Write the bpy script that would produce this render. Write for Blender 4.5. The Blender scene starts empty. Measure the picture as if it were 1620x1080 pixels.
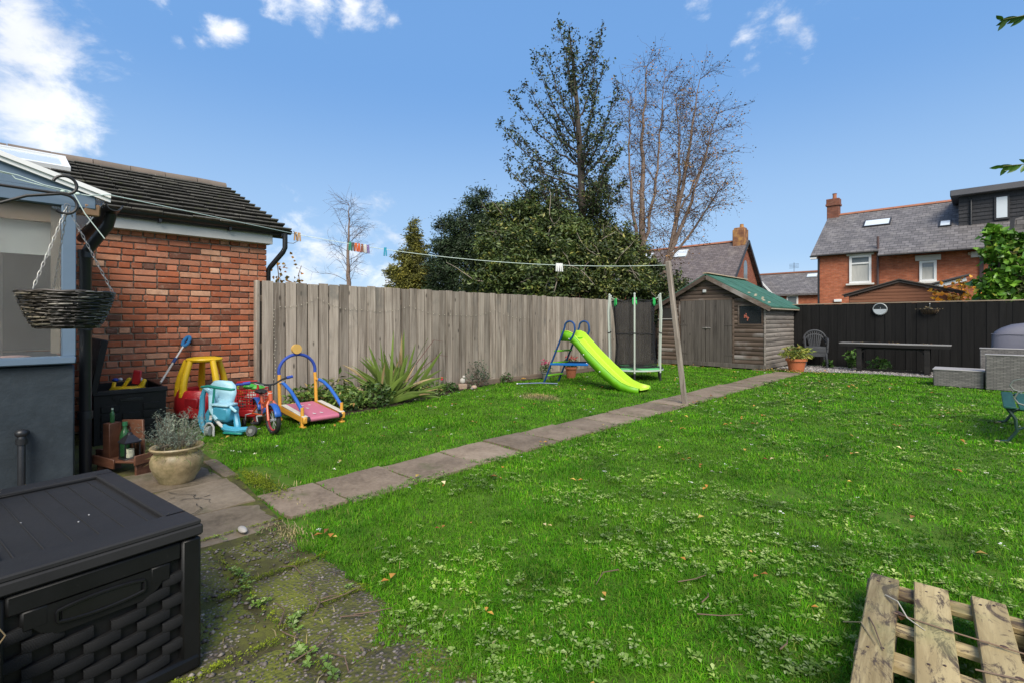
import bpy, math, random
import numpy as np
from mathutils import Vector, Matrix, Euler, noise as mnoise

R = math.radians
scene = bpy.context.scene
COL = scene.collection
rnd = random.Random(7)
NR = np.random.default_rng(11)

# ------------------------------------------------------------------ camera
cam_data = bpy.data.cameras.new('camera')
cam = bpy.data.objects.new('camera', cam_data)
COL.objects.link(cam)
CAM_H = 1.25
YAW = R(44.07)                       # looks to the left of the garden's long axis (+Y)
cam.location = (0, 0, CAM_H)
cam.rotation_euler = (R(90), 0, YAW)
cam_data.sensor_width = 36.0
cam_data.lens = 36.0 * 780 / 1620
cam_data.shift_y = -33 / 1620
cam_data.clip_start = 0.05
cam_data.clip_end = 900
scene.camera = cam
FWD = Vector((-math.sin(YAW), math.cos(YAW), 0))
RGT = Vector((math.cos(YAW), math.sin(YAW), 0))

# ------------------------------------------------------------------ sun, exposure
SUN_ELEV, SUN_AZ = R(44), R(-42)     # azimuth of the sun measured from +X towards +Y
sun_data = bpy.data.lights.new('sun', 'SUN')
sun = bpy.data.objects.new('sun', sun_data)
COL.objects.link(sun)
sun_data.energy = 2.5
sun_data.angle = R(32)
sun_data.color = (1.0, 0.93, 0.82)
to_sun = Vector((math.cos(SUN_ELEV) * math.cos(SUN_AZ), math.cos(SUN_ELEV) * math.sin(SUN_AZ), math.sin(SUN_ELEV)))
sun.rotation_euler = (-to_sun).to_track_quat('-Z', 'Y').to_euler()
sun.location = (6, -6, 12)
scene.view_settings.view_transform = 'Standard'
scene.view_settings.look = 'None'
scene.view_settings.gamma = 1.0
scene.view_settings.use_curve_mapping = False
scene.view_settings.exposure = 0.98

# ------------------------------------------------------------------ sky with broken cloud
world = bpy.data.worlds.new('World')
scene.world = world
world.use_nodes = True
wt = world.node_tree
wt.nodes.clear()
WN = wt.nodes.new
def wl(a, b): wt.links.new(a, b)
def wmath(op, a, b=None, c=None, clamp=False):
    n = WN('ShaderNodeMath'); n.operation = op; n.use_clamp = clamp
    for i, x in enumerate((a, b, c)):
        if x is None: continue
        if isinstance(x, (int, float)): n.inputs[i].default_value = x
        else: wl(x, n.inputs[i])
    return n.outputs[0]
sky = WN('ShaderNodeTexSky')
sky.sky_type = 'NISHITA'
sky.sun_disc = False
sky.sun_elevation = SUN_ELEV
sky.sun_rotation = math.atan2(to_sun.x, to_sun.y)
sky.air_density = 1.0
sky.dust_density = 0.0
sky.ozone_density = 2.2
tc = WN('ShaderNodeTexCoord')
nz = WN('ShaderNodeTexNoise'); nz.inputs['Scale'].default_value = 13.0; nz.inputs['Detail'].default_value = 9; nz.inputs['Roughness'].default_value = 0.62
nz.inputs['Distortion'].default_value = 0.25
mp = WN('ShaderNodeMapping'); mp.inputs['Scale'].default_value = (1, 1, 1.7)
wl(tc.outputs['Generated'], mp.inputs['Vector']); wl(mp.outputs[0], nz.inputs['Vector'])
nz2 = WN('ShaderNodeTexNoise'); nz2.inputs['Scale'].default_value = 5.0; nz2.inputs['Detail'].default_value = 6
wl(tc.outputs['Generated'], nz2.inputs['Vector'])
def sky_dir(az, el):                  # az: degrees to the right of the garden axis, el: degrees up
    a = R(90 - az)
    return (math.cos(R(el)) * math.cos(a), math.cos(R(el)) * math.sin(a), math.sin(R(el)))
# (azimuth, elevation, radius, weight) of each puff of cloud
PUFFS = [(-89.4, 21.9, .13, 1.25), (-87.6, 20.7, .1, 1.2), (-86, 19.6, .06, 1.0), (-89.1, 17.3, .12, 1.25), (-86.4, 17.6, .1, 1.2), (-87.9, 15.0, .09, 1.0), (-84.5, 15.8, .06, .85), (-93, 18.3, .17, 1.3), (-98, 21, .2, 1.2),
         (-74.9, 26.5, .05, 1.05), (-73.7, 27.0, .035, 1.1), (-76.3, 25.6, .04, .95), (-78, 25.0, .025, .8),
         (-68.8, 30.6, .055, .95), (-65.7, 30.9, .06, 1.1), (-62.5, 31.4, .06, 1.1), (-59.8, 31.8, .045, .9), (-57.6, 30.7, .025, .75), (-66, 36, .09, 1.1), (-79.7, 28.4, .035, .65), (-85, 34, .08, .9),
         (-17.8, 26.4, .06, .68), (-15.2, 27.9, .075, .72), (-13.0, 26.1, .055, .68), (-13.3, 24.4, .025, .6), (-11.9, 28.8, .055, .7), (-18.9, 27.4, .035, .65), (-23.0, 31.2, .045, .68), (-14.9, 25.0, .035, .62), (-13, 32, .07, .75),
         (-61.8, 13.2, .06, .52), (-58.5, 13.1, .045, .5), (-66, 8.0, .14, .85), (-61.2, 7.6, .12, .85), (-67.6, 5.0, .13, .9), (-58, 4.6, .13, .85), (-74, 6, .12, .7), (-50, 3.5, .12, .7),
         (40, 22, .2, 1.1), (75, 14, .25, 1.1), (110, 30, .22, 1.1), (150, 18, .25, 1.1), (-130, 24, .25, 1.1), (-160, 40, .2, 1.0), (20, 58, .3, 1.0), (100, 60, .6, 1.5), (170, 50, .7, 1.5), (90, 25, .6, 1.4), (140, 30, .7, 1.5), (-150, 25, .5, 1.2), (180, 15, .5, 1.2), (50, 40, .4, 1.1), (-140, 60, .4, 1.1), (0, 85, .35, 1.0)]  # out-of-view clouds; the large ones are added for neutral fill light
best = None
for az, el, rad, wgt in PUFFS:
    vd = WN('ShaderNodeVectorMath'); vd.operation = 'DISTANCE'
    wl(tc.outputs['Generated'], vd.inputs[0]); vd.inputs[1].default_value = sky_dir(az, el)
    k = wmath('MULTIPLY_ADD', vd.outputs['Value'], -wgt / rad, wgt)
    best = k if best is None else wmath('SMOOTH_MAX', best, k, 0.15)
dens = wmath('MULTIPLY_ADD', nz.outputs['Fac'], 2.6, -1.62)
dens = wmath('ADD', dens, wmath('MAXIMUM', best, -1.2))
mr = WN('ShaderNodeMapRange'); mr.interpolation_type = 'SMOOTHSTEP'
mr.inputs['From Min'].default_value = 0.0; mr.inputs['From Max'].default_value = 1.0
wl(dens, mr.inputs['Value'])
hz = WN('ShaderNodeSeparateXYZ'); wl(tc.outputs['Generated'], hz.inputs[0])
up = WN('ShaderNodeMapRange'); up.inputs['From Min'].default_value = -0.02; up.inputs['From Max'].default_value = 0.03
wl(hz.outputs['Z'], up.inputs['Value'])
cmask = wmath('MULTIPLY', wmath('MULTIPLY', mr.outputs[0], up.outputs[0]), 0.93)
# clear blue air: the physical sky evened out towards the steady blue gradient of the photograph
grad = WN('ShaderNodeValToRGB'); grad.color_ramp.interpolation = 'EASE'
for i, (p, c) in enumerate(((0.0, (5.0, 6.5, 8.3)), (0.14, (3.3, 5.2, 7.9)), (0.45, (1.6, 3.5, 7.0)), (1.0, (1.0, 2.5, 6.0)))):
    e = grad.color_ramp.elements[i] if i < 2 else grad.color_ramp.elements.new(p)
    e.position = p; e.color = (*c, 1)
wl(hz.outputs['Z'], grad.inputs['Fac'])
hsv = WN('ShaderNodeMix'); hsv.data_type = 'RGBA'; hsv.inputs['Factor'].default_value = 0.85
wl(sky.outputs[0], hsv.inputs['A']); wl(grad.outputs[0], hsv.inputs['B'])
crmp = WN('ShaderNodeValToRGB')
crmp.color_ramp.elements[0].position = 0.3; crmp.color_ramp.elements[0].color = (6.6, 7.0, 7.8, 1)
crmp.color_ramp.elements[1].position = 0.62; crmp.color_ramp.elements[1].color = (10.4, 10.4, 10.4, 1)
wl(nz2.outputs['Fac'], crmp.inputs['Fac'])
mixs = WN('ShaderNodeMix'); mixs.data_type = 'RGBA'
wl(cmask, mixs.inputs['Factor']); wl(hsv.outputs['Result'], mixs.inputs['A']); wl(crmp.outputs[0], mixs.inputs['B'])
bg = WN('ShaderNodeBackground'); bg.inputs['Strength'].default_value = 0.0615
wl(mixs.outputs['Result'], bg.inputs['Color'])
wo = WN('ShaderNodeOutputWorld'); wl(bg.outputs[0], wo.inputs['Surface'])

# ------------------------------------------------------------------ mesh helpers
class MB:
    """collects shapes; build() links them as one mesh object"""
    def __init__(s): s.v = []; s.f = []
    def add(s, vs, fs):
        o = len(s.v); s.v += [tuple(v) for v in vs]; s.f += [tuple(i + o for i in f) for f in fs]; return s
    def box(s, c, size, rot=None, ch=0.0):
        hx, hy, hz = size[0] / 2, size[1] / 2, size[2] / 2
        M = rot.to_matrix() if isinstance(rot, Euler) else (rot or Matrix.Identity(3))
        c = Vector(c)
        if ch <= 0:
            vs = [c + M @ Vector((x, y, z)) for x in (-hx, hx) for y in (-hy, hy) for z in (-hz, hz)]
            return s.add(vs, [(0, 1, 3, 2), (4, 6, 7, 5), (0, 4, 5, 1), (2, 3, 7, 6), (0, 2, 6, 4), (1, 5, 7, 3)])
        ch = min(ch, hx * .49, hy * .49, hz * .49)
        vs, idx = [], {}
        for sx in (-1, 1):
            for sy in (-1, 1):
                for sz in (-1, 1):
                    for a in range(3):
                        p = [sx * (hx - ch), sy * (hy - ch), sz * (hz - ch)]
                        p[a] = (sx * hx, sy * hy, sz * hz)[a]
                        idx[(sx, sy, sz, a)] = len(vs); vs.append(c + M @ Vector(p))
        fs = []
        for sg in (-1, 1):
            q = lambda lst: fs.append(tuple(lst) if sg > 0 else tuple(reversed(lst)))
            q([idx[(sg, -1, -1, 0)], idx[(sg, 1, -1, 0)], idx[(sg, 1, 1, 0)], idx[(sg, -1, 1, 0)]])
            q([idx[(-1, sg, -1, 1)], idx[(-1, sg, 1, 1)], idx[(1, sg, 1, 1)], idx[(1, sg, -1, 1)]])
            q([idx[(-1, -1, sg, 2)], idx[(1, -1, sg, 2)], idx[(1, 1, sg, 2)], idx[(-1, 1, sg, 2)]])
        for s1 in (-1, 1):
            for s2 in (-1, 1):
                fs.append((idx[(s1, s2, -1, 0)], idx[(s1, s2, 1, 0)], idx[(s1, s2, 1, 1)], idx[(s1, s2, -1, 1)]))
                fs.append((idx[(s1, -1, s2, 0)], idx[(s1, 1, s2, 0)], idx[(s1, 1, s2, 2)], idx[(s1, -1, s2, 2)]))
                fs.append((idx[(-1, s1, s2, 1)], idx[(1, s1, s2, 1)], idx[(1, s1, s2, 2)], idx[(-1, s1, s2, 2)]))
                for s3 in (-1, 1):
                    fs.append((idx[(s1, s2, s3, 0)], idx[(s1, s2, s3, 1)], idx[(s1, s2, s3, 2)]))
        return s.add(vs, fs)
    def bar(s, p0, p1, w, t, up=(0, 0, 1), ch=0.0):
        p0, p1 = Vector(p0), Vector(p1); d = (p1 - p0); L = d.length; d.normalize()
        u = Vector(up); a = d.cross(u)
        if a.length < 1e-4: a = d.cross(Vector((1, 0, 0)))
        a.normalize(); b = a.cross(d)
        M = Matrix((d, a, b)).transposed()
        return s.box((p0 + p1) / 2, (L, w, t), M, ch)
    def tube(s, pts, r, n=8, cap=True, closed=False):
        pts = [Vector(p) for p in pts]; N = len(pts)
        rs = r if isinstance(r, (list, tuple)) else [r] * N
        prev = None; vs = []; fs = []
        for i, p in enumerate(pts):
            if closed: d = pts[(i + 1) % N] - pts[i - 1]
            else: d = pts[min(i + 1, N - 1)] - pts[max(i - 1, 0)]
            if d.length < 1e-9: d = Vector((0, 0, 1))
            d.normalize()
            if prev is None:
                a = d.cross(Vector((0, 0, 1)))
                if a.length < 0.05: a = d.cross(Vector((1, 0, 0)))
            else:
                a = prev - d * prev.dot(d)
                if a.length < 1e-4: a = d.cross(Vector((0.3, 1, 0.2)))
            a.normalize(); prev = a; b = d.cross(a)
            for k in range(n):
                t = 2 * math.pi * k / n
                vs.append(p + (a * math.cos(t) + b * math.sin(t)) * rs[i])
        for i in range(N if closed else N - 1):
            j = (i + 1) % N
            for k in range(n):
                k2 = (k + 1) % n
                fs.append((i * n + k, i * n + k2, j * n + k2, j * n + k))
        if cap and not closed:
            fs.append(tuple(range(n - 1, -1, -1))); fs.append(tuple((N - 1) * n + k for k in range(n)))
        return s.add(vs, fs)
    def lathe(s, prof, n=24, c=(0, 0, 0), M=None, wob=0):
        c = Vector(c); vs = []; fs = []
        for (r, z) in prof:
            for k in range(n):
                t = 2 * math.pi * k / n
                p = Vector((r * math.cos(t), r * math.sin(t), z))
                vs.append(c + (M @ p if M else p))
        for i in range(len(prof) - 1):
            for k in range(n):
                k2 = (k + 1) % n
                fs.append((i * n + k, i * n + k2, (i + 1) * n + k2, (i + 1) * n + k))
        if prof[0][0] > 1e-6: fs.append(tuple(range(n - 1, -1, -1)))
        if prof[-1][0] > 1e-6: fs.append(tuple((len(prof) - 1) * n + k for k in range(n)))
        return s.add(vs, fs)
    def prism(s, poly, axis, lo, hi):
        """poly: 2-D outline; axis 0/1/2 = extrusion axis"""
        n = len(poly); vs = []
        for t in (lo, hi):
            for (a, b) in poly:
                vs.append({0: (t, a, b), 1: (a, t, b), 2: (a, b, t)}[axis])
        fs = [tuple(range(n)), tuple(range(2 * n - 1, n - 1, -1))]
        for i in range(n):
            j = (i + 1) % n; fs.append((i, i + n, j + n, j))
        return s.add(vs, fs)
    def ell(s, c, r, nu=14, nv=9, M=None):
        c = Vector(c); vs = []; fs = []
        for i in range(nv + 1):
            ph = math.pi * i / nv - math.pi / 2
            for k in range(nu):
                t = 2 * math.pi * k / nu
                p = Vector((r[0] * math.cos(ph) * math.cos(t), r[1] * math.cos(ph) * math.sin(t), r[2] * math.sin(ph)))
                vs.append(c + (M @ p if M else p))
        for i in range(nv):
            for k in range(nu):
                k2 = (k + 1) % nu
                fs.append((i * nu + k, i * nu + k2, (i + 1) * nu + k2, (i + 1) * nu + k))
        return s.add(vs, fs)
    def ring(s, c, Rr, r, axis=2, n=24, m=8):
        pts = []
        for k in range(n):
            t = 2 * math.pi * k / n; a, b = Rr * math.cos(t), Rr * math.sin(t)
            q = {0: (0, a, b), 1: (a, 0, b), 2: (a, b, 0)}[axis]
            pts.append((c[0] + q[0], c[1] + q[1], c[2] + q[2]))
        return s.tube(pts, r, m, closed=True)
    def sheet(s, grid):
        """grid: rows of points"""
        h, w = len(grid), len(grid[0]); vs = [p for row in grid for p in row]
        fs = [(i * w + j, i * w + j + 1, (i + 1) * w + j + 1, (i + 1) * w + j) for i in range(h - 1) for j in range(w - 1)]
        return s.add(vs, fs)
    def mesh(s, name, material, smooth=40):
        me = bpy.data.meshes.new(name); me.from_pydata(s.v, [], s.f); me.update()
        import bmesh
        bm = bmesh.new(); bm.from_mesh(me); bmesh.ops.recalc_face_normals(bm, faces=bm.faces); bm.to_mesh(me); bm.free()
        if smooth:
            me.polygons.foreach_set('use_smooth', [True] * len(me.polygons)); me.set_sharp_from_angle(angle=R(smooth))
        me.materials.append(material)
        return me
    def build(s, name, material, parent=None, smooth=40, loc=None):
        return link(name, s.mesh(name, material, smooth), parent, loc)

def link(name, me, parent=None, loc=None, rot=None):
    o = bpy.data.objects.new(name, me); COL.objects.link(o)
    if parent is not None: o.parent = parent
    if loc is not None: o.location = loc
    if rot is not None: o.rotation_euler = rot
    return o
def tag(o, label=None, cat=None, group=None, kind=None):
    if label: o['label'] = label
    if cat: o['category'] = cat
    if group: o['group'] = group
    if kind: o['kind'] = kind
    return o
def thing(name, label, cat, loc=(0, 0, 0), rz=0.0, group=None):
    o = bpy.data.objects.new(name, None); COL.objects.link(o)
    o.empty_display_size = 0.1
    o.location = loc; o.rotation_euler = (0, 0, rz)
    return tag(o, label, cat, group)
def copy_tree(o, parent=None):
    c = o.copy(); COL.objects.link(c)
    if parent is not None: c.parent = parent
    for ch in list(o.children): copy_tree(ch, c)
    return c
def np_mesh(name, V, Fq, material, parent=None, smooth=False):
    """V (n,3) array, Fq (m,k) array of k-gons"""
    me = bpy.data.meshes.new(name)
    n, (m, k) = len(V), Fq.shape
    me.vertices.add(n); me.vertices.foreach_set('co', V.astype(np.float32).ravel())
    me.loops.add(m * k); me.loops.foreach_set('vertex_index', Fq.astype(np.int32).ravel())
    me.polygons.add(m); me.polygons.foreach_set('loop_start', np.arange(0, m * k, k, dtype=np.int32))
    if smooth: me.polygons.foreach_set('use_smooth', np.ones(m, dtype=bool))
    me.update(calc_edges=True)
    me.materials.append(material)
    return link(name, me, parent)

# ------------------------------------------------------------------ materials
def new_mat(name):
    m = bpy.data.materials.new(name); m.use_nodes = True
    nt = m.node_tree; b = nt.nodes['Principled BSDF']
    return m, nt, b
def nd(nt, typ, **kw):
    n = nt.nodes.new(typ)
    for k, v in kw.items():
        if k in n.inputs.keys(): n.inputs[k].default_value = v
        else: setattr(n, k, v)
    return n
def ramp(nt, fac, stops):
    r = nt.nodes.new('ShaderNodeValToRGB'); e = r.color_ramp.elements
    while len(e) < len(stops): e.new(0.5)
    for i, (p, c) in enumerate(stops):
        e[i].position = p; e[i].color = (*c, 1) if len(c) == 3 else c
    nt.links.new(fac, r.inputs['Fac']); return r.outputs['Color']
def mixc(nt, fac, a, b, blend='MIX'):
    m = nt.nodes.new('ShaderNodeMix'); m.data_type = 'RGBA'; m.blend_type = blend
    for key, x in (('Factor', fac), ('A', a), ('B', b)):
        if isinstance(x, (int, float)): m.inputs[key].default_value = x
        elif isinstance(x, tuple): m.inputs[key].default_value = (*x, 1) if len(x) == 3 else x
        else: nt.links.new(x, m.inputs[key])
    return m.outputs['Result']
def coords(nt, scale=(1, 1, 1), which='Object', jitter=True):
    t = nt.nodes.new('ShaderNodeTexCoord'); mp = nt.nodes.new('ShaderNodeMapping'); mp.inputs['Scale'].default_value = scale
    if jitter:
        oi = nt.nodes.new('ShaderNodeObjectInfo'); mul = nt.nodes.new('ShaderNodeMath'); mul.operation = 'MULTIPLY'; mul.inputs[1].default_value = 37.0
        nt.links.new(oi.outputs['Random'], mul.inputs[0])
        add = nt.nodes.new('ShaderNodeVectorMath'); add.operation = 'ADD'
        nt.links.new(t.outputs[which], add.inputs[0]); nt.links.new(mul.outputs[0], add.inputs[1])
        nt.links.new(add.outputs[0], mp.inputs['Vector'])
    else: nt.links.new(t.outputs[which], mp.inputs['Vector'])
    return mp.outputs[0]
def noise(nt, vec, scale, detail=5, rough=0.55, dist=0):
    n = nt.nodes.new('ShaderNodeTexNoise'); n.inputs['Scale'].default_value = scale; n.inputs['Detail'].default_value = detail
    n.inputs['Roughness'].default_value = rough; n.inputs['Distortion'].default_value = dist
    nt.links.new(vec, n.inputs['Vector']); return n.outputs['Fac']
def bump(nt, b, h, strength=0.3, dist=0.01, prev=None):
    n = nt.nodes.new('ShaderNodeBump'); n.inputs['Strength'].default_value = strength; n.inputs['Distance'].default_value = dist
    nt.links.new(h, n.inputs['Height'])
    if prev is not None: nt.links.new(prev, n.inputs['Normal'])
    nt.links.new(n.outputs[0], b.inputs['Normal']); return n.outputs[0]
def setc(nt, b, c):
    if isinstance(c, tuple): b.inputs['Base Color'].default_value = (*c, 1)
    else: nt.links.new(c, b.inputs['Base Color'])
def vary(nt, col, amt=0.3, which='Object', hue=0.0):
    """per-object (or per-island) brightness variation"""
    if which == 'Object': r = nt.nodes.new('ShaderNodeObjectInfo').outputs['Random']
    else: r = nt.nodes.new('ShaderNodeNewGeometry').outputs['Random Per Island']
    mr = nt.nodes.new('ShaderNodeMapRange'); mr.inputs['To Min'].default_value = 1 - amt; mr.inputs['To Max'].default_value = 1 + amt
    nt.links.new(r, mr.inputs['Value'])
    h = nt.nodes.new('ShaderNodeHueSaturation'); nt.links.new(mr.outputs[0], h.inputs['Value'])
    if hue:
        m2 = nt.nodes.new('ShaderNodeMath'); m2.operation = 'MULTIPLY_ADD'; m2.inputs[1].default_value = -2 * hue; m2.inputs[2].default_value = 0.5 + hue
        fr = nt.nodes.new('ShaderNodeMath'); fr.operation = 'FRACT'; m3 = nt.nodes.new('ShaderNodeMath'); m3.operation = 'MULTIPLY'; m3.inputs[1].default_value = 17.3
        nt.links.new(r, m3.inputs[0]); nt.links.new(m3.outputs[0], fr.inputs[0]); nt.links.new(fr.outputs[0], m2.inputs[0]); nt.links.new(m2.outputs[0], h.inputs['Hue'])
    if isinstance(col, tuple): h.inputs['Color'].default_value = (*col, 1)
    else: nt.links.new(col, h.inputs['Color'])
    return h.outputs[0]
def plain(name, c, rough=0.5, c2=None, scale=8, bscale=0, bstr=0.2, metal=0, spec=0.5, amt=0.0, stretch=(1, 1, 1), coat=0):
    m, nt, b = new_mat(name)
    v = coords(nt, stretch)
    c2 = c2 or tuple(x * 0.72 for x in c)
    col = mixc(nt, noise(nt, v, scale, 6, 0.65), c2, c)
    f = noise(nt, v, scale * 0.35, 4)
    col = mixc(nt, ramp(nt, f, [(.35, (0, 0, 0)), (.7, (1, 1, 1))]), col, c)
    if amt: col = vary(nt, col, amt)
    setc(nt, b, col)
    b.inputs['Metallic'].default_value = metal; b.inputs['Specular IOR Level'].default_value = spec
    rr = nt.nodes.new('ShaderNodeMapRange'); rr.inputs['To Min'].default_value = max(rough - .1, .05); rr.inputs['To Max'].default_value = min(rough + .15, 1)
    nt.links.new(noise(nt, v, scale * 2, 4), rr.inputs['Value']); nt.links.new(rr.outputs[0], b.inputs['Roughness'])
    if coat: b.inputs['Coat Weight'].default_value = coat
    if bscale: bump(nt, b, noise(nt, v, bscale, 5), bstr, 0.005)
    return m
def wood(name, c_lo, c_hi, axis=2, grain=26, amt=0.2, rough=0.8, knots=True, stain=None, bstr=0.35, which='Object', hue=0.0, tint=None):
    """weathered timber with the grain along one local axis"""
    m, nt, b = new_mat(name)
    st = [grain] * 3; st[axis] = 1.1
    v = coords(nt, tuple(st)); g = noise(nt, v, 1.0, 8, 0.7, 0.6)
    st2 = [5.0] * 3; st2[axis] = 0.7
    v2 = coords(nt, tuple(st2)); g2 = noise(nt, v2, 1.0, 4, 0.5)
    col = ramp(nt, g, [(.28, tuple(x * .62 for x in c_lo)), (.45, c_lo), (.68, c_hi)])
    col = mixc(nt, ramp(nt, g2, [(.35, (0, 0, 0)), (.7, (.6, .6, .6))]), col, tint or tuple(x * 1.12 for x in c_hi))
    if knots:
        st3 = [7.0] * 3; st3[axis] = 2.6
        vo = nt.nodes.new('ShaderNodeTexVoronoi'); vo.inputs['Scale'].default_value = 1.0; vo.inputs['Randomness'].default_value = 1.0
        nt.links.new(coords(nt, tuple(st3)), vo.inputs['Vector'])
        col = mixc(nt, ramp(nt, vo.outputs['Distance'], [(.05, (.85, .85, .85)), (.13, (0, 0, 0))]), col, tuple(x * .3 for x in c_lo))
    if stain:
        v4 = coords(nt, (1, 1, 1)); s4 = noise(nt, v4, stain[0], 5, .6)
        col = mixc(nt, ramp(nt, s4, [(stain[2], (0, 0, 0)), (stain[2] + .14, (1, 1, 1))]), col, stain[1])
    col = vary(nt, col, amt, which, hue)
    setc(nt, b, col); b.inputs['Roughness'].default_value = rough; b.inputs['Specular IOR Level'].default_value = 0.3
    bump(nt, b, g, bstr, 0.006)
    return m
def leafmat(name, stops, rough=0.5, amt=0.35, hue=0.02, trans=0.0, spec=0.4):
    """foliage: colour differs from leaf to leaf"""
    m, nt, b = new_mat(name)
    r = nt.nodes.new('ShaderNodeNewGeometry').outputs['Random Per Island']
    col = ramp(nt, r, stops)
    v = coords(nt, (1, 1, 1), jitter=False)
    col = mixc(nt, 1.0, col, ramp(nt, noise(nt, v, 2.3, 4), [(.34, (.38, .42, .45)), (.5, (.95, .95, .95)), (.68, (1.5, 1.4, 1.1))]), 'MULTIPLY')
    setc(nt, b, col); b.inputs['Roughness'].default_value = rough; b.inputs['Specular IOR Level'].default_value = spec
    if trans:
        out = nt.nodes['Material Output']; tr = nt.nodes.new('ShaderNodeBsdfTranslucent'); nt.links.new(col, tr.inputs['Color'])
        mx = nt.nodes.new('ShaderNodeMixShader'); mx.inputs[0].default_value = trans
        nt.links.new(b.outputs[0], mx.inputs[1]); nt.links.new(tr.outputs[0], mx.inputs[2]); nt.links.new(mx.outputs[0], out.inputs['Surface'])
    return m

# ================================================================== the ground
FENCE_X, FENCE_H = -7.10, 1.785
PATH_X0, PATH_X1 = -3.73, -3.16
def sheet_obj(name, poly, z, material, kind='structure'):
    mb = MB(); mb.add([(x, y, z) for x, y in poly], [tuple(range(len(poly)))])
    return tag(mb.build(name, material, smooth=0), kind=kind)

def ground_mat(name, stops, sc=3.0, b2=60, bs=0.5, rough=0.95):
    m, nt, b = new_mat(name)
    v = coords(nt, (1, 1, 1), jitter=False)
    f = noise(nt, v, sc, 8, 0.7); col = ramp(nt, f, stops)
    setc(nt, b, col); b.inputs['Roughness'].default_value = rough; b.inputs['Specular IOR Level'].default_value = 0.2
    bump(nt, b, noise(nt, v, b2, 5, .7), bs, 0.012)
    return m
M_ground = ground_mat('rough_ground', [(.3, (.045, .06, .02)), (.6, (.06, .09, .025))], .4, 20)
M_soil = ground_mat('lawn_soil', [(.30, (.055, .075, .012)), (.5, (.06, .13, .010)), (.7, (.09, .16, .014))], 5.0)
M_bed = ground_mat('bed_soil', [(.35, (.022, .016, .010)), (.6, (.05, .038, .024)), (.75, (.04, .05, .015))], 9.0)
M_pbase = ground_mat('patio_joint_soil', [(.35, (.05, .042, .026)), (.55, (.085, .085, .025)), (.7, (.13, .14, .022))], 6.0)
M_bare = ground_mat('bare_earth', [(.3, (.055, .036, .024)), (.55, (.10, .072, .048)), (.75, (.09, .10, .025))], 14.0)
M_gravel = ground_mat('gravel_base', [(.3, (.12, .11, .105)), (.5, (.25, .235, .22)), (.7, (.36, .34, .33))], 40.0, 90, .8)

sheet_obj('ground', [(-250, -120), (120, -120), (120, 300), (-250, 300)], -0.02, M_ground)
sheet_obj('lawn', [(-7.12, 0.4), (5, 0.4), (5, 15.9), (-7.12, 15.9)], 0.0, M_soil)
sheet_obj('patio_base', [(-7.12, -1.4), (3.0, -1.4), (3.0, 0.4), (-1.0, 0.4), (-1.25, 0.8), (-1.5, 1.04), (-3.15, 1.2), (-4.3, 1.3), (-7.12, 1.32)], 0.014, M_pbase)
sheet_obj('flower_bed', [(-7.1, 2.5), (-6.6, 2.6), (-6.05, 3.0), (-6.1, 3.5), (-6.3, 4.2), (-6.5, 5.0), (-6.75, 5.6), (-6.95, 6.4), (-7.05, 12), (-7.1, 12)], 0.006, M_bed)
sheet_obj('gravel_strip', [(-4.0, 13.75), (-3.3, 13.6), (-2.4, 14.1), (-0.6, 14.2), (3, 14.3), (3, 15.72), (-4.02, 15.72)], 0.006, M_gravel)

# ---- sandstone-coloured flags of the garden path
def slab_mat(name, c1, c2, c3, moss):
    m, nt, b = new_mat(name)
    v = coords(nt, (1, 1, 1))
    col = ramp(nt, noise(nt, v, 3.2, 8, .68), [(.3, c1), (.5, c2), (.72, c3)])
    col = mixc(nt, ramp(nt, noise(nt, v, 34, 4, .6), [(.4, (0, 0, 0)), (.75, (.35, .35, .35))]), col, tuple(x * 1.35 for x in c3))
    col = mixc(nt, ramp(nt, noise(nt, v, 2.1, 6, .7), [(moss, (0, 0, 0)), (moss + .16, (.8, .8, .8))]), col, (.06, .075, .02))
    vo = nt.nodes.new('ShaderNodeTexVoronoi'); vo.inputs['Scale'].default_value = 26; nt.links.new(v, vo.inputs['Vector'])
    col = mixc(nt, ramp(nt, vo.outputs['Distance'], [(.02, (.7, .7, .7)), (.07, (0, 0, 0))]), col, (.03, .026, .022))
    col = vary(nt, col, .16)
    setc(nt, b, col); b.inputs['Roughness'].default_value = .78; b.inputs['Specular IOR Level'].default_value = .35
    bump(nt, b, noise(nt, v, 22, 7, .7), .35, .008)
    return m
M_flag = slab_mat('path_flag', (.115, .084, .057), (.185, .139, .097), (.26, .203, .148), .58)
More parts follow.
